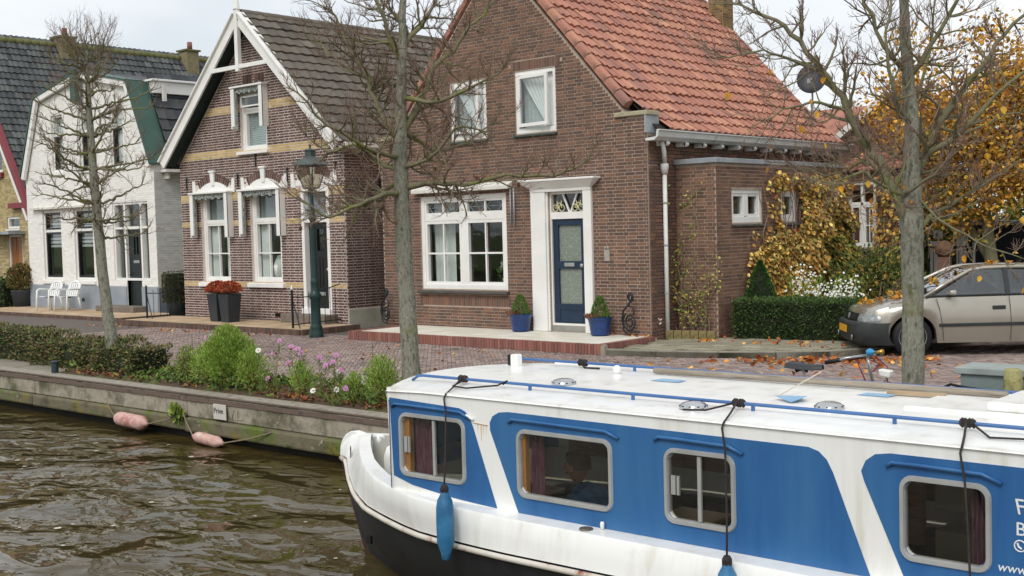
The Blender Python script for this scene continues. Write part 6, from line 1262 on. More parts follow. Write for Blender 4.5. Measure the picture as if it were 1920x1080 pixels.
# ================================================================== trees
RH = Vector((math.cos(-.7270544), -math.sin(-.7270544), 0)); RH = Vector((.7471, .6648, 0)); DH = Vector((-.6648, .7471, 0))
bark = mat('tree_bark', ['#6d6c5e', '#8c8b7d', '#565548'], 22, .95, 1, 38, stretch=(1, 1, .4), detail=9, vein=[('#6f7038', 2.2, .57, .14), ('#a5a597', 30, .6, .06), ('#46453a', 18, .62, .06)])
barkg = mat('mossy_branch', ['#6a6650', '#7a765a', '#5a5646'], 6, .95, .6, 40, vein=[('#747a36', 3, .52, .14)])
twigm = mat('twig_brown', ['#7a6558', '#8a7365', '#6a5950'], 4, .95)
class Tree:
    def __init__(s, name, label, base, seed):
        s.t = thing(name, label, 'tree', base, 'bare trees along the quay'); s.b = Vector(base); s.R = random.Random(seed); s.limb = MB(); s.twig = MB(); s.tips = []
    def T(s, r, z, d=0): return s.b+RH*r+DH*d+Vector((0, 0, z))
    def trunk(s, pts, rad_, n=14):
        P = [s.T(*p) for p in pts]; Q = []; RR = []
        for i in range(len(P)-1):
            for k in range(4): f = k/4; Q.append(P[i].lerp(P[i+1], f)+Vector((s.R.uniform(-.006, .006), s.R.uniform(-.006, .006), 0))); RR.append((rad_[i]*(1-f)+rad_[i+1]*f)*s.R.uniform(.96, 1.05))
        Q.append(P[-1]); RR.append(rad_[-1]); g = MB(); g.tube(Q, RR, n); g.build('trunk', bark, s.t, smooth=True); s.tr = (Q, RR)
    def wav(s, p, d, L_, r0, r1, n=7, wob=.35, lift=.1):
        pts = [p]; d = d.normalized()
        for i in range(n):
            d = (d+Vector((s.R.uniform(-wob, wob), s.R.uniform(-wob, wob), s.R.uniform(-wob, wob)+lift))*.55).normalized(); pts.append(pts[-1]+d*L_/n)
        return pts, [r0+(r1-r0)*i/n for i in range(n+1)]
    def limbpath(s, pts, r0, r1, kids=10, klen=.6, off=None, tw=3):
        P = [s.T(*p) if not isinstance(p, Vector) else p for p in pts]; Q = []
        for i in range(len(P)-1):
            for k in range(3): Q.append(P[i].lerp(P[i+1], k/3)+Vector((s.R.uniform(-1, 1), s.R.uniform(-1, 1), s.R.uniform(-1, 1)))*.018)
        Q.append(P[-1]); n = len(Q); rr = [(r0+(r1-r0)*(i/(n-1))**.8)*s.R.uniform(.88, 1.15) for i in range(n)]; s.limb.tube(Q, rr, 8)
        for k in range(kids):
            i = min(n-2, int((.12+.88*(k+s.R.random())/kids)*(n-1))); d = (Q[i+1]-Q[i]).normalized(); o = d.orthogonal(); o.rotate(Matrix.Rotation(s.R.uniform(0, 6.28), 3, d)); s.branch(Q[i], o*.9+d*.5, klen*s.R.uniform(.5, 1.2)*(1.1-.5*i/n), rr[i]*.55, tw)
        s.fork(Q[-1], Q[-1]-Q[-2], klen*.8, r1, tw)
    def fork(s, p, d, L_, r, tw):
        for _ in range(3): s.branch(p, d.normalized()+Vector((s.R.uniform(-.8, .8), s.R.uniform(-.8, .8), s.R.uniform(-.4, .8))), L_*s.R.uniform(.6, 1.1), r*.8, tw)
    def branch(s, p, d, L_, r, tw=3, lift=.12):
        r = max(.005, min(r, .018)); pts, rr = s.wav(p, d, L_, r, r*.42, 6, .5, lift); s.limb.tube(pts, rr, 5, cap=False)
        for k in range(tw):
            i = s.R.randint(1, 6); dd = Vector((s.R.uniform(-1, 1), s.R.uniform(-1, 1), s.R.uniform(-.5, 1))); s.twiglet(pts[i], dd+(pts[i]-pts[i-1]).normalized(), L_*s.R.uniform(.3, .75), rr[i]*.55)
        s.twiglet(pts[-1], pts[-1]-pts[-2], L_*.5, rr[-1]*.8)
    def twiglet(s, p, d, L_, r):
        r = max(.0028, min(r, .0075)); pts, rr = s.wav(p, d, L_, r, r*.5, 5, .6, .12); s.twig.tube(pts, rr, 4, cap=False); s.tips += [pts[-1], pts[3]]
        for _ in range(3):
            i = s.R.randint(1, 4); pp, r2 = s.wav(pts[i], (pts[i]-pts[i-1]).normalized()+Vector((s.R.uniform(-1, 1), s.R.uniform(-1, 1), s.R.uniform(-.3, .9))), L_*.5, rr[i]*.75, rr[i]*.4, 3, .5, .2); s.twig.tube(pp, r2, 3, cap=False); s.tips.append(pp[-1])
    def done(s):
        s.limb.build('branches', barkg, s.t, smooth=True, fix=False); s.twig.build('crown', twigm, s.t, smooth=True, fix=False, kind='stuff')
# left tree
t1 = Tree('lime_tree', 'leftmost bare tree with stubby pruned branches before the white house', (-17.24, 9.85, 0), 3)
t1.trunk([(0, -.05), (0, .08), (-.05, .5), (-.1, .95), (-.17, 1.87), (-.22, 2.97), (-.25, 4.0), (-.26, 4.8), (-.26, 5.1)], [.14, .105, .095, .09, .08, .068, .052, .034, .022])
Q1 = t1.tr[0]
for k in range(52):
    z = 2.25+(k/52)*2.8; i = min(range(len(Q1)), key=lambda j: abs(Q1[j].z-z)); a = k*2.4+t1.R.uniform(-.4, .4); d = RH*math.cos(a)+DH*math.sin(a)*.8
    up = .25 if z > 2.6 else -.05; pts = [Q1[i]]; L_ = t1.R.uniform(.45, .95)*(1.05 if z < 4.3 else .6)
    d = (d+Vector((0, 0, up))).normalized(); n = 5
    for q in range(n): d = (d+Vector((t1.R.uniform(-.3, .3), t1.R.uniform(-.3, .3), t1.R.uniform(-.3, .4)))*.7).normalized(); pts.append(pts[-1]+d*L_/n)
    t1.limbpath(pts, .024, .010, 4, .34, tw=3)
for k in range(30): a = t1.R.uniform(0, 6.28); t1.branch(t1.T(-.26, 4.95)+RH*math.cos(a)*.2+DH*math.sin(a)*.2, Vector((math.cos(a)*.4, math.sin(a)*.4, 1)), .5, .009, 3)
t1.done()
# middle tree
t2 = Tree('lime_tree', 'tall bare tree before the left corner of the brown brick house', (-10.42, 9.85, 0), 5)
t2.trunk([(0, -.05), (0, .1), (-.01, .6), (-.03, 1.05), (-.045, 2.0), (-.06, 2.66), (-.05, 3.3), (0, 4.14), (.03, 4.9), (.05, 5.8)], [.15, .12, .108, .104, .098, .094, .072, .054, .04, .022])
for pts, r0, r1, k in (([(-.06, 2.66), (.37, 2.69, -.2), (.7, 2.64, -.35), (1.2, 2.75, -.4), (1.75, 2.70, -.5), (2.1, 2.85, -.5)], .035, .01, 12), ([(-.05, 3.3), (.15, 3.55, .1), (.36, 4.1, .2), (.6, 4.3, .3), (.8, 4.6, .3), (1.0, 4.75, .4)], .05, .014, 12),
                       ([(-.05, 3.2), (-.3, 3.55, .2), (-.45, 4.0, .3), (-.7, 4.4, .4), (-.85, 4.8, .5)], .045, .014, 12), ([(-.07, 2.6), (-.25, 2.55, -.3), (-.5, 2.45, -.5), (-.85, 2.3, -.5), (-1.05, 2.45, -.6)], .036, .01, 10),
                       ([(-.06, 2.75), (-.5, 2.5, .3), (-.85, 2.45, .4), (-1.15, 2.62, .5)], .03, .01, 9), ([(0, 4.1), (-.15, 4.5, -.1), (-.3, 4.9, -.2), (-.4, 5.4, -.2)], .04, .012, 10), ([(0, 3.7), (.45, 3.62, -.3), (.8, 3.75, -.5), (1.15, 3.9, -.6)], .032, .01, 10),
                       ([(-.05, 3.35), (.3, 3.1, .5), (.7, 3.2, .8), (1.0, 3.45, 1.0)], .032, .01, 10), ([(0, 4.3), (.3, 4.7, .2), (.55, 5.2, .3)], .036, .012, 9), ([(-.05, 3.0), (-.4, 3.1, -.5), (-.8, 3.35, -.8), (-1.1, 3.7, -.9)], .034, .01, 11), ([(0, 3.9), (-.35, 3.95, .5), (-.7, 4.15, .8), (-1.1, 4.5, 1.0)], .034, .01, 11),
                       ([(-.05, 2.9), (.3, 2.95, -.4), (.65, 3.3, -.7), (.9, 3.25, -.8)], .03, .01, 9), ([(.02, 4.6), (-.2, 4.9, .5), (-.5, 5.3, .7)], .03, .01, 8), ([(-.06, 2.8), (-.35, 3.0, .2), (-.62, 3.2, .1), (-.95, 3.1, .2), (-1.2, 3.3, .2)], .03, .01, 10)):
    t2.limbpath(pts, r0, r1, int(k*1.5)+2, .5, tw=7)
t2.done()
# right tree
t3 = Tree('lime_tree', 'bare tree with spreading limbs and a few yellow leaves before the car', (-4.18, 9.85, 0), 8)
t3.trunk([(0, -.05), (0, .1), (0, .62), (0, 1.42), (-.0, 1.9), (-.0, 2.15), (.0, 2.47), (.015, 2.93), (-.03, 3.53), (-.05, 4.0), (-.06, 5.0)], [.14, .112, .092, .089, .092, .098, .074, .060, .046, .038, .022])
for pts, r0, r1, k in (([(-.02, 2.08), (-.1, 2.3, .02), (-.25, 2.6, .05), (-.4, 2.84, .1), (-.56, 3.16, .1), (-.72, 3.39, .15), (-.88, 3.66, .2), (-1.1, 3.85, .2), (-1.35, 4.0, .3)], .062, .014, 16), ([(-.72, 3.39, .15), (-1.0, 3.5, .1), (-1.25, 3.58, .0), (-1.55, 3.5, -.1)], .022, .008, 8), ([(-.5, 3.05, .1), (-.78, 3.1, -.1), (-1.05, 3.08, -.2), (-1.3, 2.95, -.3)], .022, .008, 8),
                       ([(.03, 2.2), (.09, 2.5, .1), (.27, 2.88, .2), (.54, 3.2, .3), (.77, 3.48, .3), (.95, 3.7, .4), (1.25, 4.0, .4)], .052, .014, 14), ([(.0, 3.3), (.2, 3.66, -.1), (.45, 4.05, -.2), (.6, 4.4, -.2)], .034, .012, 9), ([(0, 3.25), (-.18, 3.6, .1), (-.32, 3.98, .2), (-.4, 4.4, .2)], .034, .012, 9),
                       ([(.02, 2.6), (.3, 2.75, -.2), (.6, 3.1, -.3), (.9, 3.35, -.4), (1.1, 3.7, -.4)], .036, .01, 11), ([(.04, 2.0), (.3, 2.15, .3), (.7, 2.35, .4), (1.0, 2.5, .5), (1.3, 2.7, .5)], .03, .009, 11), ([(-.03, 2.3), (-.3, 2.35, -.3), (-.55, 2.5, -.5), (-.8, 2.42, -.5)], .026, .008, 10),
                       ([(-.3, 2.7, .05), (-.45, 2.55, .3), (-.62, 2.5, .4), (-.85, 2.6, .5)], .02, .008, 8), ([(0, 2.9), (-.2, 3.1, -.2), (-.3, 3.5, -.3), (-.25, 3.9, -.3)], .03, .01, 9), ([(.02, 2.9), (.15, 3.2, .3), (.35, 3.6, .5), (.4, 4.1, .5)], .03, .01, 9), ([(.3, 2.9, .2), (.6, 2.85, .4), (.95, 3.0, .5), (1.3, 3.05, .6)], .02, .008, 8), ([(0, 2.35), (.25, 2.0, -.3), (.5, 1.85, -.4), (.8, 1.75, -.4)], .016, .006, 6)):
    t3.limbpath(pts, r0*(1 if r0 > .05 else .8), r1*.8, int(k*1.7), .42, tw=6)
t3.done()
yl = mat('autumn_leaf_yellow', ['#c08a24'], 6, .7, .2, 30, isl=.25, islcols=['#c9922a', '#b87a22', '#d2a53c', '#a8692a', '#bf8a2a', '#8f6a2c'], spec=.3)
g = MB(); lowt = [p for p in t3.tips if p.z < 3.4]; t3.R.shuffle(lowt)
for p in lowt[:75]: leaf_quad(g, p, Vector((t3.R.uniform(-.3, .3), t3.R.uniform(-.3, .3), -1)), t3.R.uniform(.05, .075), t3.R, .75)
g.build('last_leaves', yl, t3.t, fix=False)
g = MB(); lowt = [p for p in t2.tips if 2.2 < p.z < 2.9]; t2.R.shuffle(lowt)
for p in lowt[:14]: leaf_quad(g, p, Vector((.1, .1, -1)), .07, t2.R, .7)
g.build('last_leaves', mat('leaf_brown', ['#6b3a22', '#54301f'], 6, .8), t2.t, fix=False)

# ---- yellow tree and greenery at the right
def crown_tree(name, label, base, stems, blobs, n, size, lm, seed, tw=None):
    R_ = random.Random(seed); t = thing(name, label, 'tree', base)
    g = MB()
    for st in stems: g.tube([Vector(p) for p in st[0]], st[1], 9)
    for bc, br, w_ in blobs:
        for _ in range(7): d = Vector((R_.uniform(-1, 1), R_.uniform(-1, 1), R_.uniform(-1, 1))); s0 = Vector(stems[0][0][-1]).lerp(Vector(bc), .2); e_ = Vector(bc)+Vector((d.x*br[0], d.y*br[1], d.z*br[2]))*.9; g.tube([s0, s0.lerp(e_, .5)+d*.15, e_], [.03, .018, .006], 5, cap=False)
    g.build('trunk', barkg, t, smooth=True, fix=False)
    g = MB(); tot = sum(b_[2] for b_ in blobs)
    for bc, br, w_ in blobs:
        cl = [Vector((R_.gauss(0, .45), R_.gauss(0, .45), R_.gauss(0, .45))) for _ in range(16)]
        for _ in range(int(n*w_/tot)):
            c = R_.choice(cl)+Vector((R_.gauss(0, .21), R_.gauss(0, .21), R_.gauss(0, .21))); p = Vector(bc)+Vector((c.x*br[0], c.y*br[1], c.z*br[2])); leaf_quad(g, p, Vector((R_.uniform(-1, 1), R_.uniform(-1, 1), R_.uniform(-1.2, .3))), size*R_.uniform(.7, 1.3), R_, .75)
    g.build('crown', lm, t, fix=False, kind='stuff'); return t
ylo = mat('autumn_crown', ['#b9822a'], 6, .75, .2, 30, isl=.3, islcols=['#d2a040', '#bd863a', '#dcb24c', '#a06e3a', '#ca9a3e', '#ad8440', '#d6aa44', '#918440'], spec=.25)
crown_tree('autumn_tree', 'yellow leaved autumn tree behind the car at the right edge', (-8.5, 24.0, 0), [([(-8.5, 24, 0), (-8.55, 24, 1.2), (-8.7, 24.1, 2.2), (-8.6, 24.1, 3.4)], [.16, .13, .1, .06]), ([(-8.55, 24, 1.2), (-9.1, 24.2, 2.0), (-9.4, 24.3, 2.8)], [.09, .07, .04])],
    [((-8.6, 24.2, 3.7), (2.0, 1.5, 1.5), 3), ((-9.6, 24.4, 3.6), (1.6, 1.4, 1.7), 2.2), ((-7.6, 23.9, 3.3), (1.5, 1.3, 1.3), 2.2), ((-7.9, 24.3, 4.6), (1.5, 1.2, 1.1), 1.2), ((-9.2, 24, 4.8), (1.2, 1.2, 1.0), .5), ((-7.4, 24.2, 2.9), (1.1, 1.0, .5), .5)], 26000, .088, ylo, 21)
grn = mat('shrub_green', ['#4a5f26'], 6, .75, isl=.3, islcols=['#5f7834', '#71883c', '#4d6429', '#8a9644', '#9ca24a'], spec=.3)
def shrub(name, label, cat, c, r, n, size, lm, seed, base=None, flat=1, core=True, group=None):
    t = thing(name, label, cat, base or (c[0], c[1], 0), group); R_ = random.Random(seed); g = MB()
    for _ in range(n):
        v = Vector((R_.gauss(0, 1), R_.gauss(0, 1), R_.gauss(0, 1))); v.normalize(); v *= R_.uniform(.6, 1.0)*(1+.18*math.sin(3*v.x*5+seed)*math.cos(4*v.z+seed)); p = Vector((c[0]+v.x*r[0], c[1]+v.y*r[1], c[2]+v.z*r[2]))
        if p.z < .0: continue
        leaf_quad(g, p, v+Vector((R_.uniform(-.7, .7), R_.uniform(-.7, .7), R_.uniform(-.4, .8))), size*R_.uniform(.6, 1.3), R_, .6)
    g.build('foliage', lm, t, fix=False)
    g = MB()
    for _ in range(6): a = R_.uniform(0, 6.28); g.tube([(c[0], c[1], 0), (c[0]+r[0]*.3*math.cos(a), c[1]+r[1]*.3*math.sin(a), max(.05, c[2]-r[2]*.3)), (c[0]+r[0]*.7*math.cos(a), c[1]+r[1]*.7*math.sin(a), c[2]+r[2]*.4)], [.02, .014, .006], 5)
    g.build('stems', twigm, t, fix=False); return t
shrub('garden_shrub', 'yellow green shrub behind the railing right of the tree trunk', 'shrub', (-10.5, 26.6, 1.75), (1.0, .7, 1.1), 3600, .12, grn, 31)
shrub('garden_shrub', 'low dark green garden shrub below the rear wing window', 'shrub', (-9.9, 21.6, .85), (1.0, .8, .75), 2200, .08, mat('shrub_dark', ['#3d4f22'], 6, .8, isl=.3, islcols=['#40552a', '#4f6030', '#6a6a2e', '#34461f', '#8a7a34']), 32)
shrub('garden_shrub', 'dark green evergreen shrub in front of the dark shed, at its left end', 'shrub', (-10.9, 25.2, .8), (.6, .6, .8), 900, .1, MATS['shrub_dark'], 33)
shrub('garden_shrub', 'green shrub mass behind the dark shed at the right edge', 'shrub', (-8.6, 29.6, 2.0), (2.2, .9, 1.3), 3600, .15, grn, 34)
# dark shed, railing, sign, gate pillar ball
shed = thing('garden_shed', 'low dark blue black boarded shed with pale flat roof behind the car', 'shed', (-8.4, 26.5, 0)); PSH = FY(26.0)
shm = mat('shed_boards', ['#161c24', '#1c232c', '#12171d'], 3, .6, isl=.12)
for k in range(16): g = MB(); g.fb(PSH, -9.8, -5.5, -.02, .0+.004*(k % 2), .02+k*.12, .02+k*.12+.114); g.build('board', shm, shed)
g = MB(); g.box(-9.78, -5.5, 26.03, 28.5, 0, 1.93); g.build('shed_body', shm, shed); g = MB(); g.box(-9.95, -5.4, 25.85, 28.6, 1.95, 2.03); g.build('flat_roof', mat('shed_roof', ['#9aa0a2', '#868c8e'], 3, .7), shed); g = MB(); g.box(-10.0, -9.81, 25.93, 26.1, 0, 1.94); g.build('corner_post', whiteold, shed)
rl = thing('garden_railing', 'black metal garden railing between tree trunk and shed', 'railing', (-10.2, 25.2, 0))
g = MB(); g.bar((-10.6, 25.2, 1.5), (-9.3, 25.2, 1.5), .03, .03); g.bar((-10.6, 25.2, .2), (-9.3, 25.2, .2), .03, .03); g.build('rail', iron, rl)
for k in range(12): g = MB(); x = -10.55+k*.11; g.tube([(x, 25.2, .1), (x, 25.2, 1.49)], .009, 6); g.build('baluster', iron, rl)
g = MB(); g.tube([(-9.35, 25.2, 0), (-9.35, 25.2, 1.6)], .03, 8); g.build('post', zinc, rl)
sb = thing('number_sign', 'small white number sign on a white board behind the railing', 'sign', (-10.45, 26.0, 0)); g = MB(); g.fb(FY(25.55), -10.42, -10.18, 0, .03, 0, 1.62); g.build('board', white, sb); g = MB(); g.fb(FY(25.55), -10.34, -10.14, .035, .05, 1.68, 1.86); g.tube([(-10.24, 25.53, 1.5), (-10.24, 25.53, 1.7)], .012, 6); pl = g.build('plate', white, sb)
put_text('6', .15, mat('sign_blue', ['#22406f'], 3, .5), FY(25.55), -10.29, .052, 1.715, sb)
g = MB(); g.lathe([(.0, -.17), (.1, -.15), (.17, -.06), (.18, .0), (.15, .09), (.08, .15), (0, .17)], (-8.95, 22.6, 1.52), 16); gb = thing('ball_ornament', 'rust brown garden ball on a pillar seen above the car roof', 'ornament', (-8.95, 22.6, 0)); g.build('ball', mat('rust_ball', ['#5a4232', '#6a4e3a', '#4d3a2a'], 7, .9, .3, 30), gb, smooth=True); g = MB(); g.box(-9.05, -8.85, 22.5, 22.7, 0, 1.37); g.build('pillar', brickE, gb)
# far brick house at right edge, house behind with gable
H5 = thing('far_brick_house', 'far brown brick house with white window at the right edge', 'house', (-8, 33, 0)); P5 = FY(33)
w5 = wall(H5, P5, lambda z: (-10.75, -3), [0, 5.5], [(-10.3, -9.2, 2.9, 4.2)], .3, brick3); window(H5, P5, -10.3, -9.2, 2.9, 4.2, .09, (-.15, -.02), [(-9.8, -9.7, 2.95, 4.1)], sill=(-10.45, -9.0, 2.75, 2.89, .1)); g = MB(); g.box(-10.74, -3.1, 33.3, 40, 0, 5.4); g.build('rear_walls', brick3, H5); g = MB(); g.hexa([(-11, 32.7, 5.4), (-2.8, 32.7, 5.4), (-2.8, 40.3, 5.4), (-11, 40.3, 5.4), (-11, 36, 8.4), (-2.8, 36, 8.4), (-2.8, 36.5, 8.4), (-11, 36.5, 8.4)]); g.build('roof', roofred, H5)
H6 = thing('rear_brick_house', 'small brick gable with white verge behind the orange roofed house', 'house', (-12, 26, 0)); P6 = FY(25.6)
def U6(z): return (-12.9, -9.7) if z < 3.6 else (-12.9+(z-3.6)/.62*.62/.62, -9.7-(z-3.6)/.62*.0-(z-3.6))
w6 = wall(H6, P6, lambda z: (-12.9, -11.15) if z < 3.7 else (-12.9+(z-3.7)*1.35, -11.15+.1*(z-3.7)), [2.8, 3.7, 5.0], [], .3, mortar3); lay_bricks(w6, P6, 'y', courses(P6, lambda z: (-12.9, -11.15) if z < 3.7 else (-12.9+(z-3.7)*1.35, -11.15+.1*(z-3.7)), 2.8, 4.95, []), brick3, 0)
g = MB(); slab_line(g, (-13.1, 3.62), (-10.8, 5.32), -.06, .08, 25.45, 25.62); g.build('verge_board', white, H6)
g = MB(); g.add([(-14.5, 25.2, 3.5), (-12.9, 25.2, 3.5), (-12.0, 27.5, 4.9), (-14.5, 27.5, 4.9)], [(0, 1, 2, 3)]); g.build('roof_slope', roofred, H6, fix=False)
g = MB(); g.box(-12.8, -11.2, 25.95, 29, 0, 3.6); g.build('rear_walls', brick3, H6); g = MB(); g.hexa([(-12.9, 25.95, 3.7), (-11.2, 25.95, 3.7), (-11.2, 29, 3.7), (-12.9, 29, 3.7), (-11.4, 25.95, 4.9), (-11.25, 25.95, 4.9), (-11.25, 29, 4.9), (-11.4, 29, 4.9)]); g.build('roof', roofred, H6)

# ================================================================== plants on and before the brick house
ivym = mat('ivy_autumn', ['#8a6a2c'], 6, .7, .15, 30, isl=.3, islcols=['#cda651', '#b58c48', '#967a45', '#d8b862', '#a3974e', '#858246', '#bd9245', '#e2c572', '#8f6d43', '#a8743a'], spec=.35)
ivyg = mat('ivy_green', ['#5f6a2c'], 6, .7, .15, 30, isl=.3, islcols=['#5a682c', '#6d7630', '#8a8434', '#4d5c28', '#9a8a38'])
iv = thing('wall_climber', 'dense climber with golden brown autumn leaves covering the side wall', 'climbing plant', (-11.1, 21.5, .1)); R_ = random.Random(40)
gs = [MB(), MB()]
def ivy_ok(y, z):
    jz, jy = .16*math.sin(y*9.1+z*3)+R_.gauss(0, .05), .22*math.sin(z*4.3)+.14*math.sin(z*11+1)+R_.gauss(0, .1)
    if z+jz*.4 > 3.05 or z < .3: return False
    if 18.4 < y < 19.72 and 1.98 < z+max(0, jz): return False
    if 20.3 < y < 21.0 and 2.0 < z < 2.75: return False
    if y < 20.95+jy*.5 and 1.95+jz < z < 2.8+jz*.5: return R_.random() < .16
    if y < 19.25+jy: return R_.random() < .04 and y > 18.95
    if y < 19.9 and z > 2.0: return R_.random() < .25
    return True
cnt = 0
while cnt < 6800:
    y, z = R_.uniform(18.95, 23.0), R_.uniform(.4, 3.1)
    if not ivy_ok(y, z): continue
    thick = .06+(.34*min(1, max(0, (y-20.2)/1.2)) if z < 2.9 else .15)*(.5+.5*math.sin(y*4+z*3)*math.sin(z*5+1)); x = -11.19+thick*R_.uniform(.3, 1)
    leaf_quad(gs[1 if (y > 21.7 and z < 2.1 and R_.random() < .6) else 0], Vector((x, y, z)), Vector((R_.uniform(.2, .9), R_.uniform(-.5, .5), R_.uniform(-1.2, -.2))), R_.uniform(.06, .115), R_, .75); cnt += 1
for _ in range(1100):
    side = R_.random() < .6; x = R_.uniform(-10.48, -9.75) if side else R_.uniform(-11.1, -9.75); z = R_.uniform(.4, 3.0) if side else R_.uniform(.4, 1.45); y = 22.98-R_.uniform(.02, .25); leaf_quad(gs[1 if (z < 1.6 and R_.random() < .7) else 0], Vector((x, y, z)), Vector((R_.uniform(-.5, .5), R_.uniform(-.9, -.2), R_.uniform(-1.2, -.2))), R_.uniform(.07, .13), R_, .8)
gs[0].build('autumn_leaves', ivym, iv, fix=False, kind='stuff'); gs[1].build('green_leaves', ivyg, iv, fix=False, kind='stuff')
g = MB()
for k in range(26):
    y = R_.uniform(19.6, 22.8); pts = [Vector((-11.16, y, .1))]
    for q in range(9): pts.append(pts[-1]+Vector((R_.uniform(-.01, .015), R_.uniform(-.22, .22), .31)))
    pts = [p for p in pts if p.z < 3.05]; g.tube(pts, [.016-.001*i for i in range(len(pts))], 5)
g.build('stems', twigm, iv, fix=False)
ro = thing('climbing_rose', 'sparse climbing rose on the brick wall beside the white downpipe', 'climbing plant', (-11.6, 17.95, .1)); g = MB(); gl = MB(); R_ = random.Random(41)
for k in range(13):
    p = Vector((R_.uniform(-12.0, -11.3), 17.95, .1)); pts = [p]; d = Vector((R_.uniform(-.3, .3), 0, 1)); H_ = R_.uniform(1.0, 3.0)
    while pts[-1].z < H_: d = (d+Vector((R_.uniform(-.7, .7), R_.uniform(-.1, .1), .12))).normalized(); q = pts[-1]+d*.16; q.y = max(17.55, min(18.02, q.y)); q.x = max(-12.15, min(-11.15, q.x)); pts.append(q)
    g.tube(pts, [.013-.008*i/len(pts) for i in range(len(pts))], 5)
    for q in pts[2:]:
        for _ in range(R_.choice([2, 5, 9])): leaf_quad(gl, q+Vector((R_.uniform(-.1, .1), R_.uniform(-.12, .02), R_.uniform(-.08, .08))), Vector((R_.uniform(-1, 1), R_.uniform(-1, 0), R_.uniform(-.6, .6))), R_.uniform(.04, .075), R_, .65)
g.build('stems', twigm, ro, fix=False); gl.build('leaves', mat('rose_leaf', ['#66702e'], 6, .7, isl=.3, islcols=['#74833e', '#8a9448', '#b0a24c', '#637238', '#c0a852']), ro, fix=False)
for q in ((-12.02, 17.4, .42), (-12.1, 17.5, 1.75)): g = leaf_ball(q, (.05, .05, .045), 26, .04, seed=5); g.build('rose_bloom', mat('rose_pale', ['#dccbb4', '#e2d8c8'], 6, .6), ro, fix=False)
eb = MB().box(-.07, .07, -.035, .035, -.08, .08).mesh('edging_brick', mat('mossy_brick', ['#7d7648', '#8a7a55', '#6a653a'], 6, .95, .5, 50))
edg = thing('bed_edging', 'row of mossy bricks edging the little rose bed', 'edging', (-11.6, 17.75, .1))
for k in range(6): inst('edging_brick', eb, (-11.93+k*.15, 17.62+.035*k, .17), edg, (0, 0, rad(12)))
def box_hedge(name, label, P0_, P1_, wid, h, z0_, n, size, lm, seed, core, rough=.05, cat='hedge', group=None):
    t = thing(name, label, cat, ((P0_[0]+P1_[0])/2, (P0_[1]+P1_[1])/2, z0_), group); R_ = random.Random(seed); a, b_ = Vector((*P0_, 0)), Vector((*P1_, 0)); d = (b_-a); Ln = d.length; d.normalize(); nn = Vector((d.y, -d.x, 0))
    g = MB(); rows = []; m_ = 24
    for i in range(m_+1):
        p = a+d*Ln*i/m_; tp = 1 if 0 < i < m_ else .8
        rows.append([p+nn*wid/2*tp*.9+Vector((0, 0, z0_)), p+nn*wid/2*tp*(.93+R_.uniform(-.05, .03))+Vector((0, 0, z0_+h*.5)), p+nn*wid/2*tp*.85+Vector((0, 0, z0_+h*R_.uniform(.88, .95))), p-nn*wid/2*tp*.85+Vector((0, 0, z0_+h*R_.uniform(.88, .95))), p-nn*wid/2*tp*.95+Vector((0, 0, z0_+h*.5)), p-nn*wid/2*tp*.9+Vector((0, 0, z0_))])
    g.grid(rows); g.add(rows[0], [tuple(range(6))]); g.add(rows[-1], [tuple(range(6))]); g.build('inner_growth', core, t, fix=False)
    g = MB()
    for _ in range(n):
        u = R_.uniform(-.02, Ln+.02); f = R_.random(); bump_ = rough*math.sin(u*5+seed)*math.cos(u*2.3)
        if f < .5: off, z, nv = wid/2+bump_, R_.uniform(0, h), nn
        elif f < .85: off, z, nv = R_.uniform(-wid/2, wid/2), h+bump_, Vector((0, 0, 1))
        elif f < .93: u = Ln+.0; off, z, nv = R_.uniform(-wid/2, wid/2), R_.uniform(0, h), d
        else: u = 0; off, z, nv = R_.uniform(-wid/2, wid/2), R_.uniform(0, h), -d
        p = a+d*u+nn*off+Vector((0, 0, z0_+z))+nv*R_.uniform(-.05, .03); leaf_quad(g, p, nv+Vector((R_.uniform(-.9, .9), R_.uniform(-.9, .9), R_.uniform(-.4, 1))), size*R_.uniform(.6, 1.4), R_, .6)
    g.build('leaves', lm, t, fix=False, kind='stuff'); return t
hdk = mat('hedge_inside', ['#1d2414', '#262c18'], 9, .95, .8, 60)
hgm = mat('hedge_green', ['#3d5226'], 6, .75, isl=.3, islcols=['#3f5628', '#4a6230', '#35481f', '#55693a'], spec=.3)
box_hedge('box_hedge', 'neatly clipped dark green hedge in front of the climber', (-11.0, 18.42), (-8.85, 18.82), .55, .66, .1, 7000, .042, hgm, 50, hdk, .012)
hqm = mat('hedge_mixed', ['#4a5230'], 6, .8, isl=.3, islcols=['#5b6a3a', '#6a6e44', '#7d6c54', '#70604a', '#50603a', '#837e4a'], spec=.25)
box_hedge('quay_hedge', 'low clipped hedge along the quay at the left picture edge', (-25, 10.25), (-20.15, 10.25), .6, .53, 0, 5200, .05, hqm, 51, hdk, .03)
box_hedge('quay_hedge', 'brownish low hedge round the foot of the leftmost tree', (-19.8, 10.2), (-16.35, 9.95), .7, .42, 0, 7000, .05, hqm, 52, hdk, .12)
cf = thing('cone_conifer', 'dense green cone shaped conifer behind the clipped hedge', 'conifer', (-10.95, 19.1, .1)); g = MB(); R_ = random.Random(55)
for _ in range(3200): h = R_.random()**1.3; r = .37*(1-h**1.4)*(.92+.1*R_.random()); a = R_.uniform(0, 6.28); leaf_quad(g, Vector((-10.95+r*math.cos(a), 19.1+r*math.sin(a), .35+h*1.07)), Vector((math.cos(a)*.8, math.sin(a)*.8, .8)), .055, R_, .35)
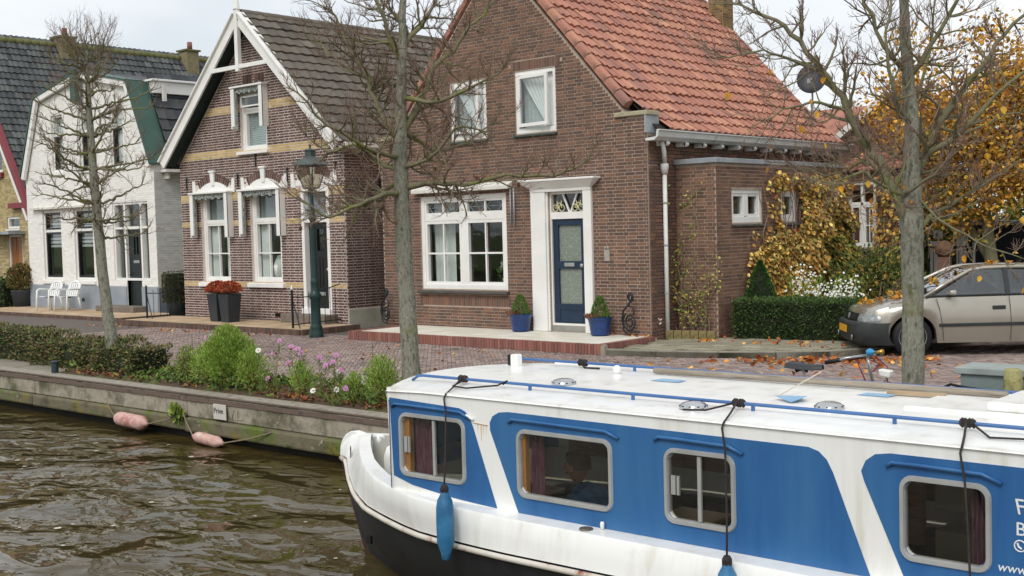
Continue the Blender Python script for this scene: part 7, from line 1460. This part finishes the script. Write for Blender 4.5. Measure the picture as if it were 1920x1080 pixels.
g.build('foliage', mat('cone_green', ['#33591f'], 6, .8, isl=.25, islcols=['#355c22', '#2c4f1c', '#41682a']), cf, fix=False); g = MB(); g.lathe([(.28, .1), (.31, .3), (.29, .6), (.2, 1.0), (.05, 1.35), (0, 1.38)], (-10.95, 19.1, 0), 12); g.build('inner_growth', hdk, cf, smooth=True)
asb = thing('aster_bush', 'bush of small white asters behind the clipped hedge', 'flowers', (-9.9, 19.3, .1)); g = MB(); gl = MB(); R_ = random.Random(56)
for _ in range(300):
    c = R_.choice([(-10.25, 19.5, 1.02, .25, .26), (-9.75, 19.4, .86, .3, .14), (-9.35, 19.3, .86, .22, .22)]); p = Vector((R_.gauss(c[0], c[3]*.6), R_.gauss(c[1], .12), R_.gauss(c[2], c[4]*.6))); nv = Vector((R_.uniform(-.2, .7), -1, R_.uniform(.1, .9))).normalized(); e1 = nv.orthogonal().normalized(); e2 = nv.cross(e1); g.add([p+(e1*math.cos(q*1.047)+e2*math.sin(q*1.047))*R_.uniform(.014, .024) for q in range(6)], [tuple(range(6))])
for _ in range(600): leaf_quad(gl, Vector((R_.uniform(-10.6, -9.1), R_.gauss(19.4, .15), R_.uniform(.4, 1.1))), Vector((R_.uniform(-.5, .5), R_.uniform(-.5, .5), 1)), .09, R_, .3)
g.build('blooms', mat('aster_white', ['#e2e2dc', '#d8d8d0'], 8, .7), asb, fix=False, kind='stuff'); gl.build('foliage', grn, asb, fix=False)
# pots and bushes at the left houses
potd = mat('dark_pot', ['#2f353a', '#383e44'], 4, .6)
tp = thing('potted_topiary', 'clipped brown green column bush in a dark pot between two houses', 'potted plant', (-26.95, 17.1, .1)); g = MB(); g.lathe([(.2, 0), (.26, .36), (.28, .4), (.24, .4)], (-27.35, 17.45, .06), 16); g.build('pot', potd, tp, smooth=True)
g = MB(); R_ = random.Random(57)
for _ in range(1800): z = R_.random(); r = .33*(1 if z < .9 else .88); a = R_.uniform(0, 6.28); rr = r if z < .97 else r*R_.random(); leaf_quad(g, Vector((-27.35+rr*math.cos(a), 17.45+rr*math.sin(a), .44+z*.82)), Vector((math.cos(a), math.sin(a), R_.uniform(-.3, .9))), .05, R_, .7)
g.build('foliage', mat('topiary_leaf', ['#4d4f2a'], 6, .8, isl=.3, islcols=['#4f522c', '#5f5a34', '#3d4424', '#6a5f3a']), tp, fix=False); g = MB(); g.lathe([(.28, .44), (.29, .8), (.27, 1.2), (0, 1.22)], (-27.35, 17.45, 0), 12); g.build('inner_growth', hdk, tp)
tp2 = thing('potted_bush', 'round brownish bush in a dark pot left of the white chairs', 'potted plant', (-37.2, 18.2, .05)); g = MB(); g.lathe([(.3, 0), (.36, .5), (.38, .54), (.33, .54)], (-37.2, 18.1, .06), 16); g.build('pot', potd, tp2, smooth=True); leaf_ball((-37.2, 18.1, .98), (.5, .5, .46), 1500, .09, seed=7).build('foliage', mat('bush_brown', ['#6a5a2e'], 6, .8, isl=.3, islcols=['#6d5c30', '#5a5a2e', '#7d6434', '#4d5228']), tp2, fix=False)
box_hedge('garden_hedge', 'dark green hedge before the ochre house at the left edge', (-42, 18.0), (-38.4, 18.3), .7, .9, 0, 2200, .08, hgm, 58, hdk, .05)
g = MB(); g.lathe([(0, -.02), (.14, .0), (.2, .1), (.17, .2), (.08, .26), (0, .27)], (-38.2, 17.5, 0), 12); tag(g.build('garden_stone', conc, smooth=True), 'rounded pale stone before the garden hedge at the left edge', 'stone')

# ================================================================== flower bed on the quay
koc = mat('kochia_green', ['#9ab54c'], 6, .8, isl=.2, islcols=['#8ea84a', '#7c9a40', '#9cb456', '#92ac4c', '#718c3a'], spec=.2)
def feathery(x, y, r, h, n, label, seed, lm=koc, z0_=.02):
    t = thing('summer_cypress', label, 'shrub', (x, y, 0), 'feathery green shrubs in the flower bed'); g = MB(); R_ = random.Random(seed)
    for _ in range(n):
        v = Vector((R_.gauss(0, 1), R_.gauss(0, 1), R_.gauss(0, 1))).normalized()*R_.random()**.45; lob = 1+.2*math.sin(v.z*6+math.atan2(v.y, v.x)*3+seed); p = Vector((x+v.x*r*lob*(1-.35*max(0, v.z)), y+v.y*r*lob*(1-.35*max(0, v.z)), z0_+h*.52+v.z*h*.47))
        leaf_quad(g, p, v+Vector((R_.uniform(-.9, .9), R_.uniform(-.9, .9), .8)), R_.uniform(.03, .07), R_, .2)
    g.build('foliage', lm, t, fix=False)
    g = MB()
    for _ in range(9): a = R_.uniform(0, 6.28); g.tube([(x, y, 0), (x+r*.3*math.cos(a), y+r*.3*math.sin(a), h*.4), (x+r*.6*math.cos(a), y+r*.6*math.sin(a), h*.75)], [.012, .008, .003], 4)
    g.build('stems', mat('stem_red', ['#7a4a3a', '#6a5a34'], 6, .8), t, fix=False)
feathery(-13.85, 9.62, .38, .88, 11000, 'largest bright green feathery bush in the flower bed', 60); feathery(-14.55, 9.75, .26, .58, 2600, 'smaller feathery green bush left of the largest one', 61); feathery(-13.3, 9.6, .24, .6, 2200, 'feathery green bush right of the largest one', 62)
feathery(-10.75, 9.65, .22, .62, 2300, 'feathery green bush nearest the boat', 63); feathery(-11.2, 9.6, .16, .38, 900, 'little feathery green bush left of the one nearest the boat', 64); feathery(-12.15, 9.55, .16, .5, 900, 'thin feathery green bush among the pink flowers', 65); feathery(-15.3, 9.9, .2, .5, 1100, 'feathery grey green bush right of the leftmost tree', 66, grn)
stemg = mat('stem_green', ['#5f6f34', '#6d7a3c'], 6, .8); pinkp = mat('cosmos_pink', ['#b878b0', '#c48abc', '#a8649c'], 9, .6); whip = mat('cosmos_white', ['#dedcd8', '#e4e2de'], 6, .6); yc = mat('flower_eye', ['#b08a2a'], 4, .8)
pm_c = {}
def petals(mt):
    if mt.name in pm_c: return pm_c[mt.name]
    g = MB()
    for k in range(8): a = k*.785; g.add([(0, 0, 0), (.03*math.cos(a-.36), .03*math.sin(a-.36), .006), (.036*math.cos(a), .036*math.sin(a), .003), (.03*math.cos(a+.36), .03*math.sin(a+.36), .006)], [(0, 1, 2, 3)])
    pm_c[mt.name] = g.mesh('flower_head', mt, fix=False); return pm_c[mt.name]
eye_me = MB().lathe([(.009, 0), (.008, .006), (0, .008)], (0, 0, .002), 8).mesh('flower_eye', yc)
def cosmos(x, y, heads, label, seed, mt=None):
    t = thing('cosmos_plant', label, 'flower', (x, y, 0), 'cosmos flowers in the bed'); R_ = random.Random(seed); g = MB(); gf = MB()
    for (dx, h, m_) in heads:
        top = Vector((x+dx, y+R_.uniform(-.08, .08), h)); mid = Vector((x+dx*.5+R_.uniform(-.03, .03), y, h*.5)); g.tube([(x, y, 0), mid, top], [.006, .004, .003], 5)
        for _ in range(26): q = R_.random(); p = Vector((x, y, 0)).lerp(top, q) if q > .5 else Vector((x, y, 0)).lerp(mid, q*2); leaf_quad(gf, p+Vector((R_.uniform(-.03, .03), R_.uniform(-.03, .03), 0)), Vector((R_.uniform(-1, 1), R_.uniform(-1, 1), .7)), .11, R_, .1)
        o = inst('flower_head', petals(m_), tuple(top), t, (rad(R_.uniform(40, 75)), R_.uniform(-.3, .3), rad(R_.uniform(10, 70))), (1.15, 1.15, 1.15)); e_ = bpy.data.objects.new('flower_eye', eye_me); COL.objects.link(e_); e_.parent = o
    g.build('stems', stemg, t, fix=False); gf.build('foliage', stemg, t, fix=False)
cosmos(-12.75, 9.6, [(0, .72, pinkp), (-.12, .55, pinkp)], 'tallest pink cosmos right of the largest feathery bush', 70); cosmos(-12.5, 9.65, [(.05, .66, pinkp), (.0, .45, pinkp)], 'pink cosmos second from the largest feathery bush', 71); cosmos(-12.2, 9.6, [(.0, .65, pinkp), (.06, .6, pinkp), (-.1, .5, pinkp)], 'pink cosmos with three blooms in mid bed', 72)
cosmos(-12.95, 9.5, [(.0, .6, whip), (.06, .22, pinkp)], 'cosmos with a large white bloom right of the largest bush', 73); cosmos(-14.15, 9.55, [(-.1, .72, whip), (-.2, .7, pinkp)], 'white cosmos rising left of the largest feathery bush', 74); cosmos(-11.85, 9.6, [(.0, .55, pinkp), (.12, .46, pinkp), (.2, .5, pinkp)], 'pink cosmos with blooms at mid height nearer the boat', 75)
cosmos(-11.5, 9.6, [(.0, .6, pinkp), (.08, .42, pinkp), (-.05, .38, whip)], 'mixed pink and white cosmos nearer the boat', 76); cosmos(-10.95, 9.5, [(.0, .3, whip), (.05, .36, whip)], 'low white cosmos beside the boat bow', 77); cosmos(-11.3, 9.35, [(0, .2, whip), (-.3, .18, whip), (.3, .25, pinkp)], 'low spreading cosmos at the quay edge', 78)
# tall spikes, dry stalks and ground cover
def spikes(x, y, hs, label, seed, lm):
    t = thing('tall_weed', label, 'weed', (x, y, 0), 'tall weeds in the flower bed'); R_ = random.Random(seed); g = MB(); gl = MB()
    for dx, h in hs:
        g.tube([(x+dx, y, 0), (x+dx+R_.uniform(-.02, .02), y, h)], [.006, .003], 5)
        for k in range(int(h*70)): z = h*(.25+.75*k/(h*70)); leaf_quad(gl, Vector((x+dx, y, z)), Vector((R_.uniform(-1, 1), R_.uniform(-1, 1), .8)), .05*(1.25-z/h), R_, .3)
    g.build('stems', stemg, t, fix=False); gl.build('leaves', lm, t, fix=False)
spikes(-11.0, 9.75, [(0, .82), (.1, .6)], 'tall leafy weed spike left of the middle tree', 80, grn); spikes(-10.45, 9.6, [(0, .72), (.12, .5)], 'tall leafy weed beside the middle tree trunk', 81, grn); spikes(-10.15, 9.75, [(0, .55), (.15, .5), (.25, .42)], 'weeds at the foot of the middle tree', 82, grn); spikes(-15.0, 9.8, [(0, .7), (.15, .62), (-.2, .5)], 'leafy weeds left of the feathery bushes', 83, grn); spikes(-11.75, 9.75, [(0, .62), (.12, .55)], 'reddish dock weed amid the flower bed', 84, mat('dock_red', ['#6f3a26', '#7d4a30'], 6, .9)); spikes(-9.95, 9.5, [(0, .35), (.1, .3)], 'short weeds right beside the boat bow', 85, grn)
R_ = random.Random(90); g1, g2 = MB(), MB()
for _ in range(5200):
    x, y = R_.uniform(-18.1, -6.2), R_.uniform(9.36, 10.6); hmax = .16*(.5+.5*math.sin(x*3.1)*math.sin(x*1.3+y*4)); (leaf_quad(g1, Vector((x, y, R_.uniform(.01, .05+max(0, hmax)))), Vector((R_.uniform(-1, 1), R_.uniform(-1, 1), R_.uniform(.1, 1))), R_.uniform(.05, .1), R_, .55) if math.sin(x*2.7)+math.sin(y*5+x)+R_.uniform(-1, 1) > -.2 else leaf_quad(g2, Vector((x, y, R_.uniform(.01, .06))), Vector((R_.uniform(-1, 1), R_.uniform(-1, 1), R_.uniform(-.1, .5))), R_.uniform(.05, .09), R_, .6))
tag(g1.build('ground_cover', mat('ground_cover_leaf', ['#56702c'], 6, .8, isl=.3, islcols=['#58722e', '#4a6228', '#6b8236', '#3f5524', '#7d7a3c']), fix=False), 'green ground cover between the bed plants', 'ground cover', kind='stuff'); tag(g2.build('leaf_litter', mat('litter_brown', ['#7a4a2c'], 6, .9, isl=.3, islcols=['#7d4c2e', '#5f4030', '#8f6238', '#6b5a44']), fix=False), 'brown dead leaves lying in the bed', 'leaf litter', kind='stuff')
g = leaf_ball((-14.1, 8.92, -.27), (.12, .05, .10), 130, .08, seed=44); g2 = MB()
tag(g.build('wall_weed', grn, fix=False), 'tuft of green weed growing from the quay wall left of the sign', 'weed')
# fallen leaves on street, pavement and car
g = MB(); R_ = random.Random(95)
def fl(x, y, z, s): leaf_quad(g, Vector((x, y, z+.004)), Vector((R_.uniform(-1, 1), R_.uniform(-1, 1), R_.uniform(.0, .35))), s, R_, .8)
for _ in range(170): fl(R_.uniform(-10.5, -3.5), R_.uniform(13.2, 17), .006, R_.uniform(.07, .12))
for _ in range(150): t = R_.random(); fl(-9.2+t*2.2+R_.gauss(0, .25), 16.1+t*1.4+R_.gauss(0, .22)-.35, .008+R_.random()*.04, R_.uniform(.08, .13))
for _ in range(60): fl(R_.uniform(-11.5, -8.6), R_.uniform(17.3, 18.2), .105, R_.uniform(.06, .1))
for _ in range(60): fl(R_.uniform(-28, -20.5), R_.uniform(15.0, 15.62), .006, R_.uniform(.06, .1))
for _ in range(60): fl(R_.uniform(-19, -11), R_.uniform(12, 15.4), .006, R_.uniform(.04, .08))
for _ in range(25): fl(R_.uniform(-13, -12), R_.uniform(16.9, 17.15), .18, .06)
tag(g.build('fallen_leaves', mat('fallen_leaf', ['#b0682e'], 6, .8, isl=.25, islcols=['#b87034', '#a85f2a', '#c88a44', '#8a4a28', '#d0a05a', '#9a5a2e']), fix=False), 'orange and yellow autumn leaves lying on street and pavement', 'fallen leaves', kind='stuff')
g = MB()
for s, w, n in ((.28, .1, 5), (.35, -.2, 4), (.55, .15, 5), (.75, .4, 3), (.62, .55, 6), (.4, .3, 6), (.8, -.1, 6), (1.3, .1, 5), (.95, .2, 8), (1.02, -.1, 4), (1.25, .35, 2), (2.3, .1, 6), (2.5, .3, 4)):
    for _ in range(n):
        q = s+R_.gauss(0, .06); zz = ztop(q)+.045 if q < 1.05 else (1.40 if q > 2 else .97+(q-1.05)*.56); leaf_quad(g, Vector(CP(q, w+R_.gauss(0, .05), zz+.01)), Vector((R_.uniform(-1, 1), R_.uniform(-1, 1), .35)), R_.uniform(.07, .11), R_, .8)
tag(g.build('bonnet_leaves', yl, fix=False), 'yellow leaves scattered on the bonnet and roof of the car', 'fallen leaves', kind='stuff')
